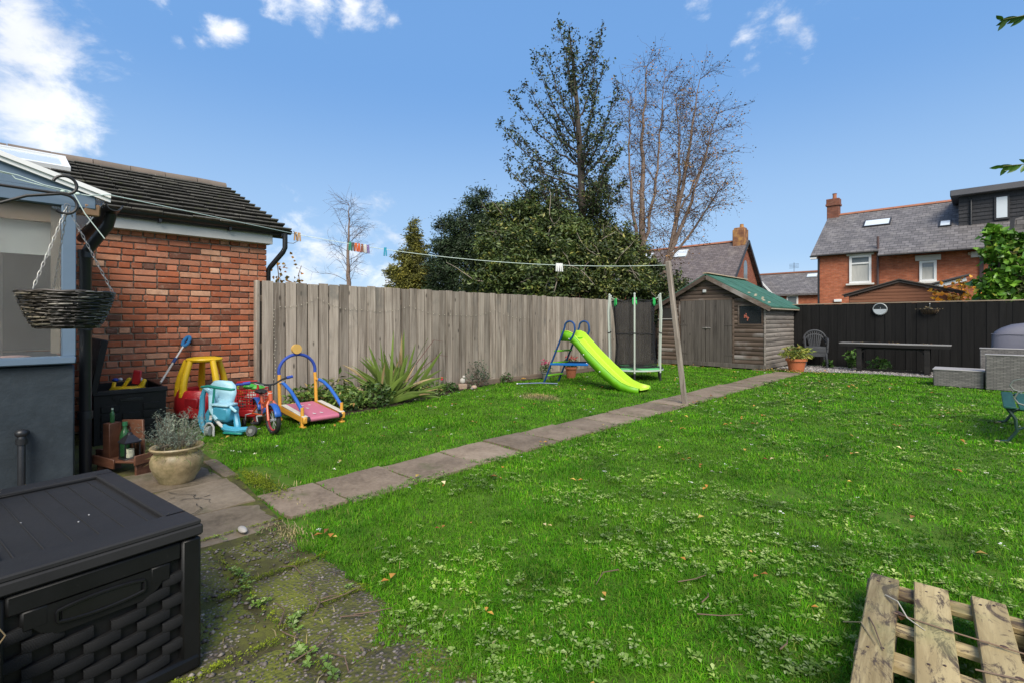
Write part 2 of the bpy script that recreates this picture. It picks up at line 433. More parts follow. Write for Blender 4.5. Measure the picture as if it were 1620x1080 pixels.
def slab(name, parent, x0, x1, y0, y1, z, th, material, sub=5, rough=.004, lift=0.0, wob=.012, seed=0):
    """a flag with a slightly ragged outline and uneven top"""
    rr = random.Random(seed)
    g = []
    mb = MB(); n = sub
    px = lambda i, j: (x0 + (x1 - x0) * i / n, y0 + (y1 - y0) * j / n)
    tilt = (rr.uniform(-.006, .006), rr.uniform(-.006, .006))
    cx, cy = (x0 + x1) / 2, (y0 + y1) / 2
    vs = []
    for i in range(n + 1):
        for j in range(n + 1):
            x, y = px(i, j)
            edge = i in (0, n) or j in (0, n)
            if i in (0, n): x += rr.uniform(-wob, wob) * .6
            if j in (0, n): y += rr.uniform(-wob, wob) * .6
            zz = z + lift + tilt[0] * (x - cx) / .3 + tilt[1] * (y - cy) / .3 + rr.uniform(-rough, rough) * .4 - (rough * 1.2 if edge else 0)
            vs.append((x - cx, y - cy, zz))
    fs = [(i * (n + 1) + j, (i + 1) * (n + 1) + j, (i + 1) * (n + 1) + j + 1, i * (n + 1) + j + 1) for i in range(n) for j in range(n)]
    rim = [i * (n + 1) for i in range(n)] + [n * (n + 1) + j for j in range(n)] + [i * (n + 1) + n for i in range(n, 0, -1)] + [j for j in range(n, 0, -1)]
    o = len(vs)
    for k in rim: vs.append((vs[k][0], vs[k][1], z - th))
    L = len(rim)
    for k in range(L): fs.append((rim[k], rim[(k + 1) % L], o + (k + 1) % L, o + k))
    mb.add(vs, fs)
    return mb.build(name, material, parent, smooth=35, loc=(cx, cy, 0))
path = tag(bpy.data.objects.new('garden_path', None), kind='structure'); COL.objects.link(path)
edges = [1.24, 1.66, 2.23, 2.86]
while edges[-1] < 12.9: edges.append(edges[-1] + .575 + rnd.uniform(-.025, .025))
for i in range(len(edges) - 1):
    dx = rnd.uniform(-.015, .015)
    slab('paving_slab', path, PATH_X0 + dx, PATH_X1 + dx, edges[i] + .013, edges[i + 1] - .013, .022, .05, M_flag, 5, .005, rnd.uniform(-.004, .006), .014, i)

# ---- large old flags by the house
M_flag2 = slab_mat('patio_flag', (.098, .075, .048), (.165, .128, .086), (.235, .187, .131), .54)
patio = tag(bpy.data.objects.new('patio', None), kind='structure'); COL.objects.link(patio)
PAT = [(-4.28, -3.62, .66, 1.21), (-3.61, -3.08, .60, 1.20), (-4.90, -4.30, .62, 1.20), (-4.85, -4.2, .02, .60), (-4.19, -3.6, .05, .645), (-3.59, -3.06, .02, .585), (-4.85, -4.1, -.6, 0.0), (-4.09, -3.5, -.6, .03), (-3.49, -2.9, -.6, 0.0), (-4.95, -4.35, 1.22, 1.32)]
for i, (a, b_, c, d) in enumerate(PAT):
    slab('paving_slab', patio, a, b_, c, d, .024, .05, M_flag2, 6, .006, rnd.uniform(-.004, .005), .011, 40 + i)
crk = MB()                                              # the crack that runs through the flag beside the planted pot
cr = random.Random(5)
for (sx, sy, ang, n) in ((-4.2, .82, .1, 14), (-3.95, .84, 1.2, 6), (-3.8, .9, -.5, 9), (-4.05, .83, -1.0, 6)):
    x, y, a = sx, sy, ang; pts = []
    for k in range(n): pts.append((x, y)); a = ang + cr.uniform(-.75, .75); x += .04 * math.cos(a); y += .04 * math.sin(a)
    for k in range(n - 1):
        (xa, ya), (xb, yb) = pts[k], pts[k + 1]; w = cr.uniform(.001, .0035); nx, ny = -(yb - ya) / .04 * w, (xb - xa) / .04 * w
        crk.add([(xa - nx, ya - ny, .033), (xb - nx, yb - ny, .033), (xb + nx, yb + ny, .033), (xa + nx, ya + ny, .033)], [(0, 1, 2, 3)])
crk.build('crack', plain('crack_dirt', (.018, .016, .012), .95), patio, smooth=0)

# ---- mossy pebble-faced slabs in the foreground
def pebble_mat():
    m, nt, b = new_mat('mossy_pebble_slab')
    v = coords(nt, (1, 1, 1))
    vo = nt.nodes.new('ShaderNodeTexVoronoi'); vo.inputs['Scale'].default_value = 62; nt.links.new(v, vo.inputs['Vector'])
    mossf = noise(nt, v, 4.5, 7, .7)
    sep = nt.nodes.new('ShaderNodeSeparateColor'); nt.links.new(vo.outputs['Color'], sep.inputs[0])
    stone = ramp(nt, sep.outputs[0], [(.1, (.055, .044, .036)), (.45, (.095, .078, .065)), (.75, (.15, .125, .107)), (1, (.25, .215, .18))])
    gap = ramp(nt, mossf, [(.3, (.035, .028, .019)), (.45, (.07, .07, .014)), (.64, (.13, .142, .013))])
    reach = nt.nodes.new('ShaderNodeMapRange'); reach.inputs['From Min'].default_value = .3; reach.inputs['From Max'].default_value = .75; reach.inputs['To Min'].default_value = .5; reach.inputs['To Max'].default_value = .18
    nt.links.new(mossf, reach.inputs['Value'])
    gt = nt.nodes.new('ShaderNodeMath'); gt.operation = 'GREATER_THAN'; nt.links.new(vo.outputs['Distance'], gt.inputs[0]); nt.links.new(reach.outputs[0], gt.inputs[1])
    col = mixc(nt, gt.outputs[0], stone, gap)
    setc(nt, b, vary(nt, col, .12)); b.inputs['Roughness'].default_value = .85
    inv = nt.nodes.new('ShaderNodeMath'); inv.operation = 'SUBTRACT'; inv.inputs[0].default_value = 1; nt.links.new(vo.outputs['Distance'], inv.inputs[1])
    n1 = bump(nt, b, inv.outputs[0], .7, .012)
    bump(nt, b, noise(nt, v, 180, 3), .4, .004, n1)
    return m
M_peb = pebble_mat()
apron = tag(bpy.data.objects.new('pebble_paving', None), kind='structure'); COL.objects.link(apron)
def row(y0, y1, xs, s):
    for i in range(len(xs) - 1):
        slab('paving_slab', apron, xs[i] + .004, xs[i + 1] - .004, y0 + .002, y1 - .002, .02, .05, M_peb, 8, .007, rnd.uniform(-.006, .006), .012, s + i)
gapless = .004
row(.79, 1.17, [-3.04, -2.5, -2.07, -1.64, -1.25], 80)
row(.31, .77, [-3.04, -2.44, -1.96, -1.48, -1.0], 90)
row(-.18, .29, [-2.86, -2.3, -1.82, -1.34, -.86, -.4], 100)
row(-.7, -.2, [-2.86, -2.3, -1.82, -1.34, -.86, -.4], 110)

# ---- loose pebbles and chippings that stand proud of the mossy slabs
def scatter_blobs(name, n, region, rmin, rmax, z, material, seed, flat=.5):
    g = np.random.default_rng(seed); V = []; F = []
    base = np.array([[1, 0, 0], [.3, .95, 0], [-.8, .6, 0], [-.8, -.6, 0], [.3, -.95, 0], [0, 0, 1], [0, 0, -.6]])
    tri = np.array([[0, 1, 5], [1, 2, 5], [2, 3, 5], [3, 4, 5], [4, 0, 5], [1, 0, 6], [2, 1, 6], [3, 2, 6], [4, 3, 6], [0, 4, 6]])
    for i in range(n):
        p = region(g)
        if p is None: continue
        r = rmin + (rmax - rmin) * g.random() ** 2.5; a = g.random() * 6.28
        q = base * np.array([r, r * g.uniform(.55, 1), r * flat]) * g.uniform(.8, 1.2, (7, 1))
        c, s_ = math.cos(a), math.sin(a)
        q = np.stack([q[:, 0] * c - q[:, 1] * s_, q[:, 0] * s_ + q[:, 1] * c, q[:, 2]], 1) + np.array([p[0], p[1], z])
        F.append(tri + len(V) * 7); V.append(q)
    return np_mesh(name, np.concatenate(V), np.concatenate(F), material, None, True)
def pebvar(name, stops):
    m, nt, b = new_mat(name)
    r = nt.nodes.new('ShaderNodeNewGeometry').outputs['Random Per Island']
    setc(nt, b, ramp(nt, r, stops)); b.inputs['Roughness'].default_value = .75; return m
M_pebble = pebvar('pebbles', [(0, (.055, .045, .037)), (.4, (.10, .083, .07)), (.8, (.15, .128, .11)), (1, (.27, .235, .2))])
o = scatter_blobs('loose_pebbles', 2600, lambda g: (g.uniform(-3.0, -1.3), g.uniform(-.6, 1.1)), .004, .016, .02, M_pebble, 3, .55)
tag(o, 'grey pebbles set in the mossy slabs beside the black box', 'pebbles', kind='stuff')
M_grav = pebvar('gravel_stones', [(0, (.12, .105, .10)), (.5, (.26, .24, .23)), (1, (.45, .42, .40))])
def grav(g):
    x = g.uniform(-4.0, 1.2); y = g.uniform(13.65, 15.6)
    return (x, y) if y > 13.7 + max(0, min(.5, (x + 3.3) * .5)) else None
o = scatter_blobs('gravel', 4500, grav, .012, .035, .01, M_grav, 4, .6)
tag(o, 'pale grey gravel along the foot of the black fence', 'gravel', kind='stuff')

# ---- grass
M_grass = leafmat('grass', [(0, (.042, .17, .004)), (.3, (.062, .24, .005)), (.6, (.09, .30, .007)), (.86, (.135, .37, .012)), (.95, (.22, .36, .03)), (1, (.34, .33, .10))], .6, trans=.3, spec=.12)
def fbm2(x, y, s, seed):
    out = np.zeros(len(x))
    for i, (f, a) in enumerate(((1, .5), (2.1, .3), (4.3, .2))):
        g = np.random.default_rng(seed + i); T = g.random((64, 64))
        u, v = x * s * f, y * s * f; iu, iv = np.floor(u).astype(int), np.floor(v).astype(int); fu, fv = u - iu, v - iv
        fu = fu * fu * (3 - 2 * fu); fv = fv * fv * (3 - 2 * fv)
        t = lambda a_, b_: T[a_ % 64, b_ % 64]
        out += a * ((t(iu, iv) * (1 - fu) + t(iu + 1, iv) * fu) * (1 - fv) + (t(iu, iv + 1) * (1 - fu) + t(iu + 1, iv + 1) * fu) * fv)
    return out
def lawn_mask(x, y):
    j = (fbm2(x, y, 3.0, 50) - .5)
    ok = (x > -7.0) & (x < 4.5) & (y < 15.2)
    ok &= ~((x > PATH_X0 - .01 + j * .10) & (x < PATH_X1 - .055 + j * .22) & (y > 1.2) & (y < 13.2))
    front = np.where(x < -3.2, 1.30, np.where(x < -1.35, 1.22 - .05 * (x + 3.2), np.where(x < -.9, 1.12 - .9 * (x + 1.35), .62)))
    front = front - .10 * np.clip((x + 2.3) / .9, 0, 1) * (x < -1.3)
    front = np.where(x < -4.5, 1.30 + .06 * (-4.5 - x), front)
    j2 = fbm2(x, y, 11.0, 150) - .5
    ok &= y > front + j * .45 + j2 * .35
    bed = np.where(y < 2.5, -6.95, np.where(y < 3.0, -6.05 - (3.0 - y) * 1.4, np.where(y < 6.4, -6.05 - (y - 3.0) * .27, -7.02)))
    ok &= x > bed + j * .25
    ok &= ~((x < -3.95) & (x > -7) & (y > 13.2))
    ok &= ~((y > 13.62 + np.clip((x + 3.3) * .5, 0, .5) + j * .3) & (x > -4))
    ok &= ~((np.hypot((x + 4.02) / .55, (y - 1.42) / .16) < 1 + j))       # bare mossy patch beside the path
    ok &= ~((np.hypot((x + 5.3) / .42, (y - 6.1) / .3) < .95 + j))        # yellowed patch
    bare = fbm2(x, y, 1.3, 90)
    for bx_, by_, r1, r2 in BARE: ok &= ~((np.hypot((x - bx_) / r1, (y - by_) / r2) < 1 + j * 1.5) & (np.random.default_rng(78).random(len(x)) > .38))
    ok &= ~((bare < .24) & (np.hypot(x, y) < 5) & (np.random.default_rng(77).random(len(x)) > .3))
    return ok
BARE = [(-1.66, 1.36, 0.12, 0.05), (-0.69, 1.83, 0.08, 0.05), (-0.06, 3.4, 0.11, 0.06)]
def polar_points(n, g, rmin, rmax, power, half=R(60)):
    u = g.random(n); p = 2 - power
    r = (rmin ** p + u * (rmax ** p - rmin ** p)) ** (1 / p)
    a = g.uniform(-half, half, n)
    x = FWD.x * np.cos(a) * r + RGT.x * np.sin(a) * r; y = FWD.y * np.cos(a) * r + RGT.y * np.sin(a) * r
    return x, y, r
def grass(n, seed):
    g = np.random.default_rng(seed)
    x, y, r = polar_points(n, g, 1.0, 17.5, 1.62)
    k = lawn_mask(x, y); x, y, r = x[k], y[k], r[k]; n = len(x)
    tuft = fbm2(x, y, 2.2, 20); fine = fbm2(x, y, 9, 30)
    h = (.013 + .026 * g.random(n) ** 1.4) * (.35 + 1.15 * tuft) * (.5 + 1.0 * fine) * 1.25
    w = np.maximum(.0019, .00055 * r) * g.uniform(.7, 1.25, n)
    h = np.maximum(h, w * 2.2)
    a = g.uniform(0, 2 * np.pi, n); ln = g.uniform(.25, 1.7, n)
    dx, dy = np.cos(a), np.sin(a); wx, wy = -dy * w, dx * w
    z0 = np.where((y < 1.2) & (x > -3.05) & (x < -1.24), .018, -.002)
    mid = np.stack([x + dx * h * ln * .35, y + dy * h * ln * .35, h * .62 + z0], 1)
    tip = np.stack([x + dx * h * ln, y + dy * h * ln, h * (1.05 - .42 * ln) + z0], 1)
    W = np.stack([wx, wy, np.zeros(n)], 1); B = np.stack([x, y, z0], 1)
    V = np.stack([B - W, B + W, mid + W * .75, mid - W * .75, tip], 1).reshape(-1, 3)
    i0 = np.arange(n)[:, None] * 5
    F = np.concatenate([i0 + np.array([[0, 1, 2]]), i0 + np.array([[0, 2, 3]]), i0 + np.array([[3, 2, 4]])], 0)
    return np_mesh('lawn_grass', V, F, M_grass)
nt_ = M_grass.node_tree; b_ = nt_.nodes['Principled BSDF']; src_ = b_.inputs['Base Color'].links[0].from_socket
v_ = coords(nt_, (1, 1, 1), jitter=False)      # drier and lusher areas of turf
c_ = mixc(nt_, ramp(nt_, noise(nt_, v_, .8, 5, .6), [(.42, (0, 0, 0)), (.62, (.55, .55, .55))]), src_, (.125, .28, .012)); c_ = mixc(nt_, ramp(nt_, noise(nt_, v_, 3.1, 5, .65), [(.52, (0, 0, 0)), (.7, (.6, .6, .6))]), c_, (.032, .145, .005)); c_ = mixc(nt_, ramp(nt_, noise(nt_, v_, 6.5, 4, .6), [(.6, (0, 0, 0)), (.72, (.6, .6, .6))]), c_, (.17, .27, .03)); setc(nt_, b_, c_)
for l_ in list(nt_.links):
    if l_.to_node.type == 'BSDF_TRANSLUCENT' and l_.to_socket.name == 'Color': nt_.links.remove(l_)
nt_.links.new(c_, [n_ for n_ in nt_.nodes if n_.type == 'BSDF_TRANSLUCENT'][0].inputs['Color'])
tag(grass(620000, 1), 'short bright green grass of the lawn', 'grass', kind='stuff')

# ---- low weeds in the lawn: rosettes of small pale leaves
M_weed = leafmat('lawn_weed', [(0, (.10, .20, .025)), (.5, (.18, .29, .06)), (.85, (.27, .37, .12)), (1, (.36, .43, .20))], .6, trans=.15, spec=.12)
def rosettes(name, pts, g, lmin, lmax, per, material, up=(.1, .7), z=0.0):
    V, F = [], []; c = 0
    for (x, y, s) in pts:
        n = int(g.integers(per[0], per[1])); a0 = g.random() * 6.28
        for k in range(n):
            a = a0 + k * 2.4 + g.uniform(-.3, .3); L = g.uniform(lmin, lmax) * s; w = L * g.uniform(.45, .7); e = g.uniform(*up)
            dx, dy = math.cos(a), math.sin(a); ce, se = math.cos(e), math.sin(e)
            b = np.array([x + dx * .004, y + dy * .004, z + .008 + g.random() * .012]); d = np.array([dx * ce, dy * ce, se]); sd = np.array([-dy, dx, 0]) * w
            m1 = b + d * L * .55 + np.array([0, 0, .1 * L]); tip = b + d * L + np.array([0, 0, -.15 * L])
            V.append(np.stack([b, m1 - sd * .5, tip, m1 + sd * .5])); F.append(np.array([[0, 1, 2], [0, 2, 3]]) + c); c += 4
    return np_mesh(name, np.concatenate(V), np.concatenate(F), material)
g = np.random.default_rng(5)
x, y, r = polar_points(34000, g, 1.15, 13, 1.35)
dens = fbm2(x, y, .9, 70); dens2 = fbm2(x, y, 2.5, 75)
k = lawn_mask(x, y) & (dens * .6 + dens2 * .5 + g.uniform(-.2, .2, len(x)) > .67) & (x > -3.3)
pts = list(zip(x[k], y[k], np.maximum(1, r[k] * .2)))
o = rosettes('lawn_weeds', pts, g, .012, .028, (5, 10), M_weed, (.05, .6), .006)
tag(o, 'pale green low weeds spread through the lawn', 'weeds', kind='stuff')
M_moss = leafmat('joint_moss', [(0, (.09, .13, .012)), (.5, (.17, .22, .018)), (1, (.26, .31, .025))], .9, spec=.1)
jp = []
for kx in range(560):                                   # along the joints of the pebble slabs and the mossy path edge
    t = g.random()
    jp.append(((-3.0 + 1.9 * t, .78 + g.normal() * .012, .5), (-2.5 + g.normal() * .012, .8 + .4 * t, .5), (-2.44 + g.normal() * .012, .3 + .46 * t, .45), (-2.07 + g.normal() * .014, .8 + .38 * t, .5), (-1.96 + g.normal() * .012, .3 + .46 * t, .5), (-3.15 + 1.1 * t * 0, 1.2 - .5 * t, .5))[kx % 6])
for kx in range(500): jp.append((-4.0 + g.normal() * .2, 1.36 + g.normal() * .045, .6))
o = rosettes('joint_moss', jp, g, .006, .018, (10, 18), M_moss, (.2, 1.1), .014)
tag(o, 'yellow green moss in the joints of the paving', 'moss', kind='stuff')
jw = [(-2.75 + .5 * g.random(), .77 + g.normal() * .02, 1.2) for _ in range(14)] + [(-2.2 + .6 * g.random(), .78 + g.normal() * .03, 1.4) for _ in range(16)] + [(-3.1 + .05 * g.normal(), 1.0 + .2 * g.normal(), .8) for _ in range(8)]
jw += [(-1.75 + .3 * g.normal(), 1.15 + .06 * g.normal(), 1.3) for _ in range(26)]
o = rosettes('paving_weeds', jw, g, .009, .02, (8, 14), M_weed, (.1, .7), .02)
tag(o, 'pale rosette weeds growing in the pebble slab joints', 'weeds', kind='stuff')
M_dry = leafmat('dry_grass', [(0, (.16, .12, .05)), (.6, (.30, .24, .11)), (1, (.38, .33, .17))], .7)
def blades_at(name, pts, g, h, material, lean=(.2, 1.3), w=.0024):
    V, F = [], []
    for c, (x, y) in enumerate(pts):
        a = g.random() * 6.28; L = g.uniform(*h); ln = g.uniform(*lean); dx, dy = math.cos(a), math.sin(a); ww = w * g.uniform(.7, 1.3)
        b = np.array([x, y, 0.0]); W = np.array([-dy, dx, 0]) * ww
        m1 = b + np.array([dx * L * ln * .4, dy * L * ln * .4, L * .6]); tp = b + np.array([dx * L * ln, dy * L * ln, max(.02, L * (1 - .45 * ln))])
        V.append(np.stack([b - W, b + W, m1 + W * .7, m1 - W * .7, tp])); F.append(np.array([[0, 1, 2], [0, 2, 3], [3, 2, 4]]) + c * 5)
    return np_mesh(name, np.concatenate(V), np.concatenate(F), material)
dp = [(-5.3 + g.normal() * .2, 6.1 + g.normal() * .13) for _ in range(900)] + [(-2.9 + g.normal() * .12, 1.15 + g.normal() * .05) for _ in range(260)] + [(-1.9 + g.normal() * .5, .85 + g.normal() * .25) for _ in range(200)] + [(-3.9 + g.normal() * .25, 1.42 + g.normal() * .06) for _ in range(160)]
o = blades_at('dry_grass', dp, g, (.02, .06), M_dry)
tag(o, 'yellow dry grass in the worn patches of the lawn', 'dry grass', kind='stuff')
# daisies, fallen leaves and twigs lying on the lawn
M_fallen = leafmat('fallen_leaf', [(0, (.22, .08, .02)), (.4, (.40, .18, .03)), (.7, (.5, .36, .08)), (1, (.62, .58, .4))], .6)
x, y, r = polar_points(420, g, 1.6, 15, .8); k = lawn_mask(x, y)
fp = [(a, b_, 1 + .12 * c) for a, b_, c in zip(x[k], y[k], r[k])][:190] + [(-3.5 + g.normal() * .45, 13.35 + g.normal() * .3, 1.6) for _ in range(150)] + [(-6.3 + g.normal() * .6, 12.6 + g.normal() * .5, 1.6) for _ in range(60)]
o = rosettes('fallen_leaves', fp, g, .022, .042, (1, 3), M_fallen, (.0, .5), .03)
tag(o, 'scattered orange and brown fallen leaves on the grass', 'fallen leaves', kind='stuff')
M_daisy = leafmat('daisy_white', [(0, (.7, .7, .62)), (1, (.82, .82, .78))], .7)
x, y, r = polar_points(300, g, 3, 13, .9); k = lawn_mask(x, y)
o = rosettes('lawn_daisies', [(a, b_, 1 + .1 * c) for a, b_, c in zip(x[k], y[k], r[k])][:130], g, .008, .014, (4, 6), M_daisy, (.2, .6), .04)
tag(o, 'tiny white daisies dotted over the lawn', 'daisies', kind='stuff')
tw = MB(); tr_ = random.Random(8)
for (cx, cy, n, sp) in ((-1.7, .85, 7, .35), (-2.3, .95, 4, .25), (-.9, 2.0, 5, .5)):
    for _ in range(n):
        x0, y0, a, L = cx + tr_.uniform(-sp, sp), cy + tr_.uniform(-sp * .5, sp * .5), tr_.random() * 6.28, tr_.uniform(.06, .2)
        tw.tube([(x0, y0, .035), (x0 + math.cos(a) * L * .5, y0 + math.sin(a) * L * .5, .045), (x0 + math.cos(a + .3) * L, y0 + math.sin(a + .3) * L, .035)], [.003, .0025, .0015], 5)
tag(tw.build('fallen_twigs', plain('twig', (.14, .09, .06), .8)), 'thin brown twigs lying on the pebble slabs and grass', 'twigs', kind='stuff')
# tufts in the joints of the path and along its edges
jt = []
for e_ in edges: jt += [(PATH_X0 + (PATH_X1 - PATH_X0) * g.random(), e_ + g.normal() * .008) for _ in range(34)]
for _ in range(1500): jt.append(((PATH_X0 - .01 if g.random() < .5 else PATH_X1 - .02) + g.normal() * .022, g.uniform(1.3, 13)))
o = blades_at('path_edge_grass', jt, g, (.015, .045), M_grass, (.3, 1.4), .003)
tag(o, 'tufts of grass in the joints and edges of the path', 'grass', kind='stuff')
ft = [(-3.1 + 1.9 * g.random(), 1.13 + g.normal() * .07) for _ in range(700)] + [(-1.45 + g.normal() * .18, .98 + g.normal() * .12) for _ in range(400)] + [(-2.2 + g.normal() * .5, .78 + g.normal() * .03) for _ in range(160)]
o = blades_at('slab_edge_grass', ft, g, (.012, .04), M_grass, (.4, 1.6), .0022)
tag(o, 'ragged tufts of grass creeping over the edge of the pebble slabs', 'grass', kind='stuff')
peb = thing('white_stone', 'smooth pale stone lying on the patio flag by the black box', 'stone', (-3.12, .97, .026))
MB().ell((0, 0, .012), (.05, .022, .016), 14, 8).build('stone', plain('pale_stone', (.42, .39, .35), .6), peb)

# ================================================================== fences and buildings
# ---- weathered close-board fence along the left side
M_fence = wood('weathered_board', (.145, .117, .092), (.36, .31, .258), 2, 24, .28, .85, True, (1.6, (.16, .145, .125), .58), .35)
M_fence_dark = wood('fence_rail', (.10, .075, .055), (.19, .15, .115), 1, 24, .1)
fence = thing('timber_fence', 'tall weathered grey board fence running from the brick wall to the shed', 'fence', (FENCE_X, 2.40, 0))
bw = .1575
board_meshes = []
for k in range(5):
    rr = random.Random(k); mb = MB()
    n = 3; hh = FENCE_H + rr.uniform(-.008, .006); w = bw - .013
    vs = []; cup = rr.uniform(-.004, .004)
    mb.box((0, 0, hh / 2 + .03), (.022, w, hh - .06), None, .003)
    board_meshes.append(mb.mesh('fence_board', M_fence, 30))
nb = int((13.3 - 2.44) / bw)
fr = random.Random(3)
for i in range(nb):
    o = link('fence_board', board_meshes[i % 5], fence, (.012 + fr.uniform(-.003, .004), .04 + bw * (i + .5), fr.uniform(-.006, .006)), (fr.uniform(-.004, .004), fr.uniform(-.002, .002), fr.uniform(-.012, .012)))
bs_ = MB()
for i in range(nb + 1): bs_.box((-.012, .04 + bw * i, FENCE_H / 2), (.012, .06, FENCE_H - .03))
bs_.build('backing_strips', plain('gap_dark', (.035, .028, .022), .95), fence, 0)
for z in (.25, .9, 1.55): MB().box((-.03, 5.45, z), (.05, 10.9, .09), None, .004).build('fence_rail', M_fence_dark, fence)
for y in (0.02,): MB().box((-.02, y - .03, FENCE_H / 2), (.09, .05, FENCE_H + .01), None, .005).build('fence_post', M_fence, fence)
for y in np.arange(1.9, 11, 1.83): MB().box((-.09, y, FENCE_H / 2 - .03), (.09, .09, FENCE_H - .06), None, .005).build('fence_post', M_fence_dark, fence)
MB().box((.018, 5.45, .05), (.03, 10.9, .10), None, .004).build('gravel_board', M_fence_dark, fence)

# ---- string of small lights pinned on the fence
lights = thing('string_lights', 'string of tiny pale bulbs hanging on the first boards of the weathered fence', 'string lights', (FENCE_X + .03, 2.6, 0))
lp = []
for z in np.arange(.45, 1.45, .05): lp.append((.006, rnd.uniform(-.012, .012), z))
yy, zz = .0, 1.45
path_l = [(.0, 1.45), (.6, 1.58), (1.3, 1.42), (2.2, 1.5), (3.2, 1.36), (4.2, 1.46), (5.2, 1.32)]
for (ya, za), (yb, zb) in zip(path_l, path_l[1:]):
    for t in np.linspace(0, 1, 9)[1:]: lp.append((.008, ya + (yb - ya) * t, za + (zb - za) * t - .06 * math.sin(math.pi * t)))
MB().tube(lp, .0011, 5).build('wire', plain('light_wire', (.20, .18, .15), .6), lights)
bulb = MB().ell((0, 0, 0), (.0045, .0045, .007), 8, 6).mesh('bulb', plain('bulb_plastic', (.62, .57, .44), .3))
for i, p in enumerate(lp): link('bulb', bulb, lights, (p[0] + .006, p[1] + rnd.uniform(-.008, .008), p[2] - .005))

# ---- brick outbuilding behind the lean-to
def brick_mat(which, name):
    m, nt, b = new_mat(name)
    if which == 'Object': r = nt.nodes.new('ShaderNodeObjectInfo').outputs['Random']
    else: r = nt.nodes.new('ShaderNodeNewGeometry').outputs['Random Per Island']
    col = ramp(nt, r, [(0, (.11, .055, .04)), (.12, (.22, .075, .042)), (.3, (.37, .10, .042)), (.5, (.40, .13, .065)), (.7, (.41, .17, .10)), (.9, (.34, .12, .06)), (1, (.48, .28, .18))])
    v = coords(nt, (1, 1, 1))
    col = mixc(nt, ramp(nt, noise(nt, v, 9, 7, .7), [(.42, (0, 0, 0)), (.72, (.62, .62, .62))]), col, (.17, .085, .06))
    col = mixc(nt, ramp(nt, noise(nt, v, 16, 6, .7), [(.55, (0, 0, 0)), (.8, (.55, .55, .55))]), col, (.50, .36, .27))
    setc(nt, b, vary(nt, col, .14, which)); b.inputs['Roughness'].default_value = .88; b.inputs['Specular IOR Level'].default_value = .25
    bump(nt, b, noise(nt, v, 45, 7, .75), .55, .006)
    return m
M_brick = brick_mat('Object', 'old_brick')
M_mortar = plain('mortar', (.31, .265, .21), .95, (.20, .17, .135), 14, 90, .6)
WALL_X, WALL_Y1, WALL_TOP = -7.25, 2.555, 2.30
outb = thing('brick_outbuilding', 'low red brick outbuilding with mossy dark tiled roof beside the weathered fence', 'building', (WALL_X, 0, 0))
MB().box((-1.4, -.25, WALL_TOP / 2), (2.78, 5.58, WALL_TOP)).build('wall', M_mortar, outb)
course, blen = .0765, .2265
def brick_mesh(L, seed):
    mb = MB(); mb.box((0, 0, 0), (.03, L, .0635), None, .006)
    rr = random.Random(seed); mb.v = [(x + rr.uniform(-.0015, .0015), y + rr.uniform(-.003, .003), z + rr.uniform(-.0022, .0022)) for x, y, z in mb.v]
    return mb.mesh('brick', M_brick, 30)
full = [brick_mesh(.216, k) for k in range(5)]; half = [brick_mesh(.102, 20 + k) for k in range(3)]
bricks = []
for c in range(30):
    z = .02 + course * (c + .5)
    y = WALL_Y1; header = (c % 5 == 4)
    first = True
    while y > .30:
        L = .104 if (header or (first and c % 2)) else .216
        if not header and not first and fr.random() < .05: L = .104
        bricks.append((z, y - L / 2, L)); y -= L + .0125; first = False
order = sorted(bricks, key=lambda t: (t[1] < .62, t[0] < .35, t[0]))
shown, rest = order[:300], order[300:]
for z, y, L in shown:
    link('brick', (full if L > .2 else half)[fr.randrange(5 if L > .2 else 3)], outb, (fr.uniform(-.003, .003), y, z), (0, fr.uniform(-.02, .02), fr.uniform(-.012, .012)))
mb = MB()
for z, y, L in rest: mb.box((fr.uniform(-.003, .003), y, z), (.03, L, .0655), None, .005)
for c in range(30):                                     # quoin ends turning the corner
    mb.box((-.06, WALL_Y1 + .001, .02 + course * (c + .5)), (.10, .02, .0655), None, .005)
tag(mb.build('bricks', brick_mat('Island', 'old_brick_joined'), outb, 30), kind='stuff')
# roof: flat interlocking tiles laid in courses
EAVE_X, EAVE_Z, RIDGE_X, RIDGE_Z, VERGE_Y = -7.07, 2.50, -9.9, 3.64, 2.80
slope = math.atan2(RIDGE_Z - EAVE_Z, EAVE_X - RIDGE_X); SL = math.hypot(RIDGE_Z - EAVE_Z, EAVE_X - RIDGE_X)
def tile_mat():
    m, nt, b = new_mat('mossy_roof_tile')
    v = coords(nt, (1, 1, 1)); f = noise(nt, v, 6, 8, .7)
    col = ramp(nt, f, [(.3, (.040, .038, .034)), (.55, (.085, .080, .068)), (.75, (.15, .142, .125))])
    col = mixc(nt, ramp(nt, noise(nt, v, 11, 6, .75), [(.56, (0, 0, 0)), (.72, (1, 1, 1))]), col, (.075, .088, .025))
    col = mixc(nt, ramp(nt, noise(nt, v, 40, 3), [(.68, (0, 0, 0)), (.74, (1, 1, 1))]), col, (.26, .25, .21))
    setc(nt, b, vary(nt, col, .25)); b.inputs['Roughness'].default_value = .9; bump(nt, b, noise(nt, v, 60, 5, .7), .6, .006); return m
M_tile = tile_mat()
roof = MB().box(((EAVE_X + RIDGE_X) / 2 - WALL_X, -.25, (EAVE_Z + RIDGE_Z) / 2 - .05), (SL, 6.04, .06), Euler((0, slope, 0))).build('roof', plain('roof_batten', (.03, .027, .024), .9), outb)
rows_n = 12; gauge = SL / rows_n
tm = []
for k in range(4):
    mb = MB(); mb.box((gauge * .5 - .02, 0, 0), (gauge + .07, .292, .022), Euler((0, -.075, 0)), .004)
    rr = random.Random(k); mb.v = [(x + rr.uniform(-.004, .004), y, z + rr.uniform(-.003, .003)) for x, y, z in mb.v]
    tm.append(mb.mesh('roof_tile', M_tile, 25))
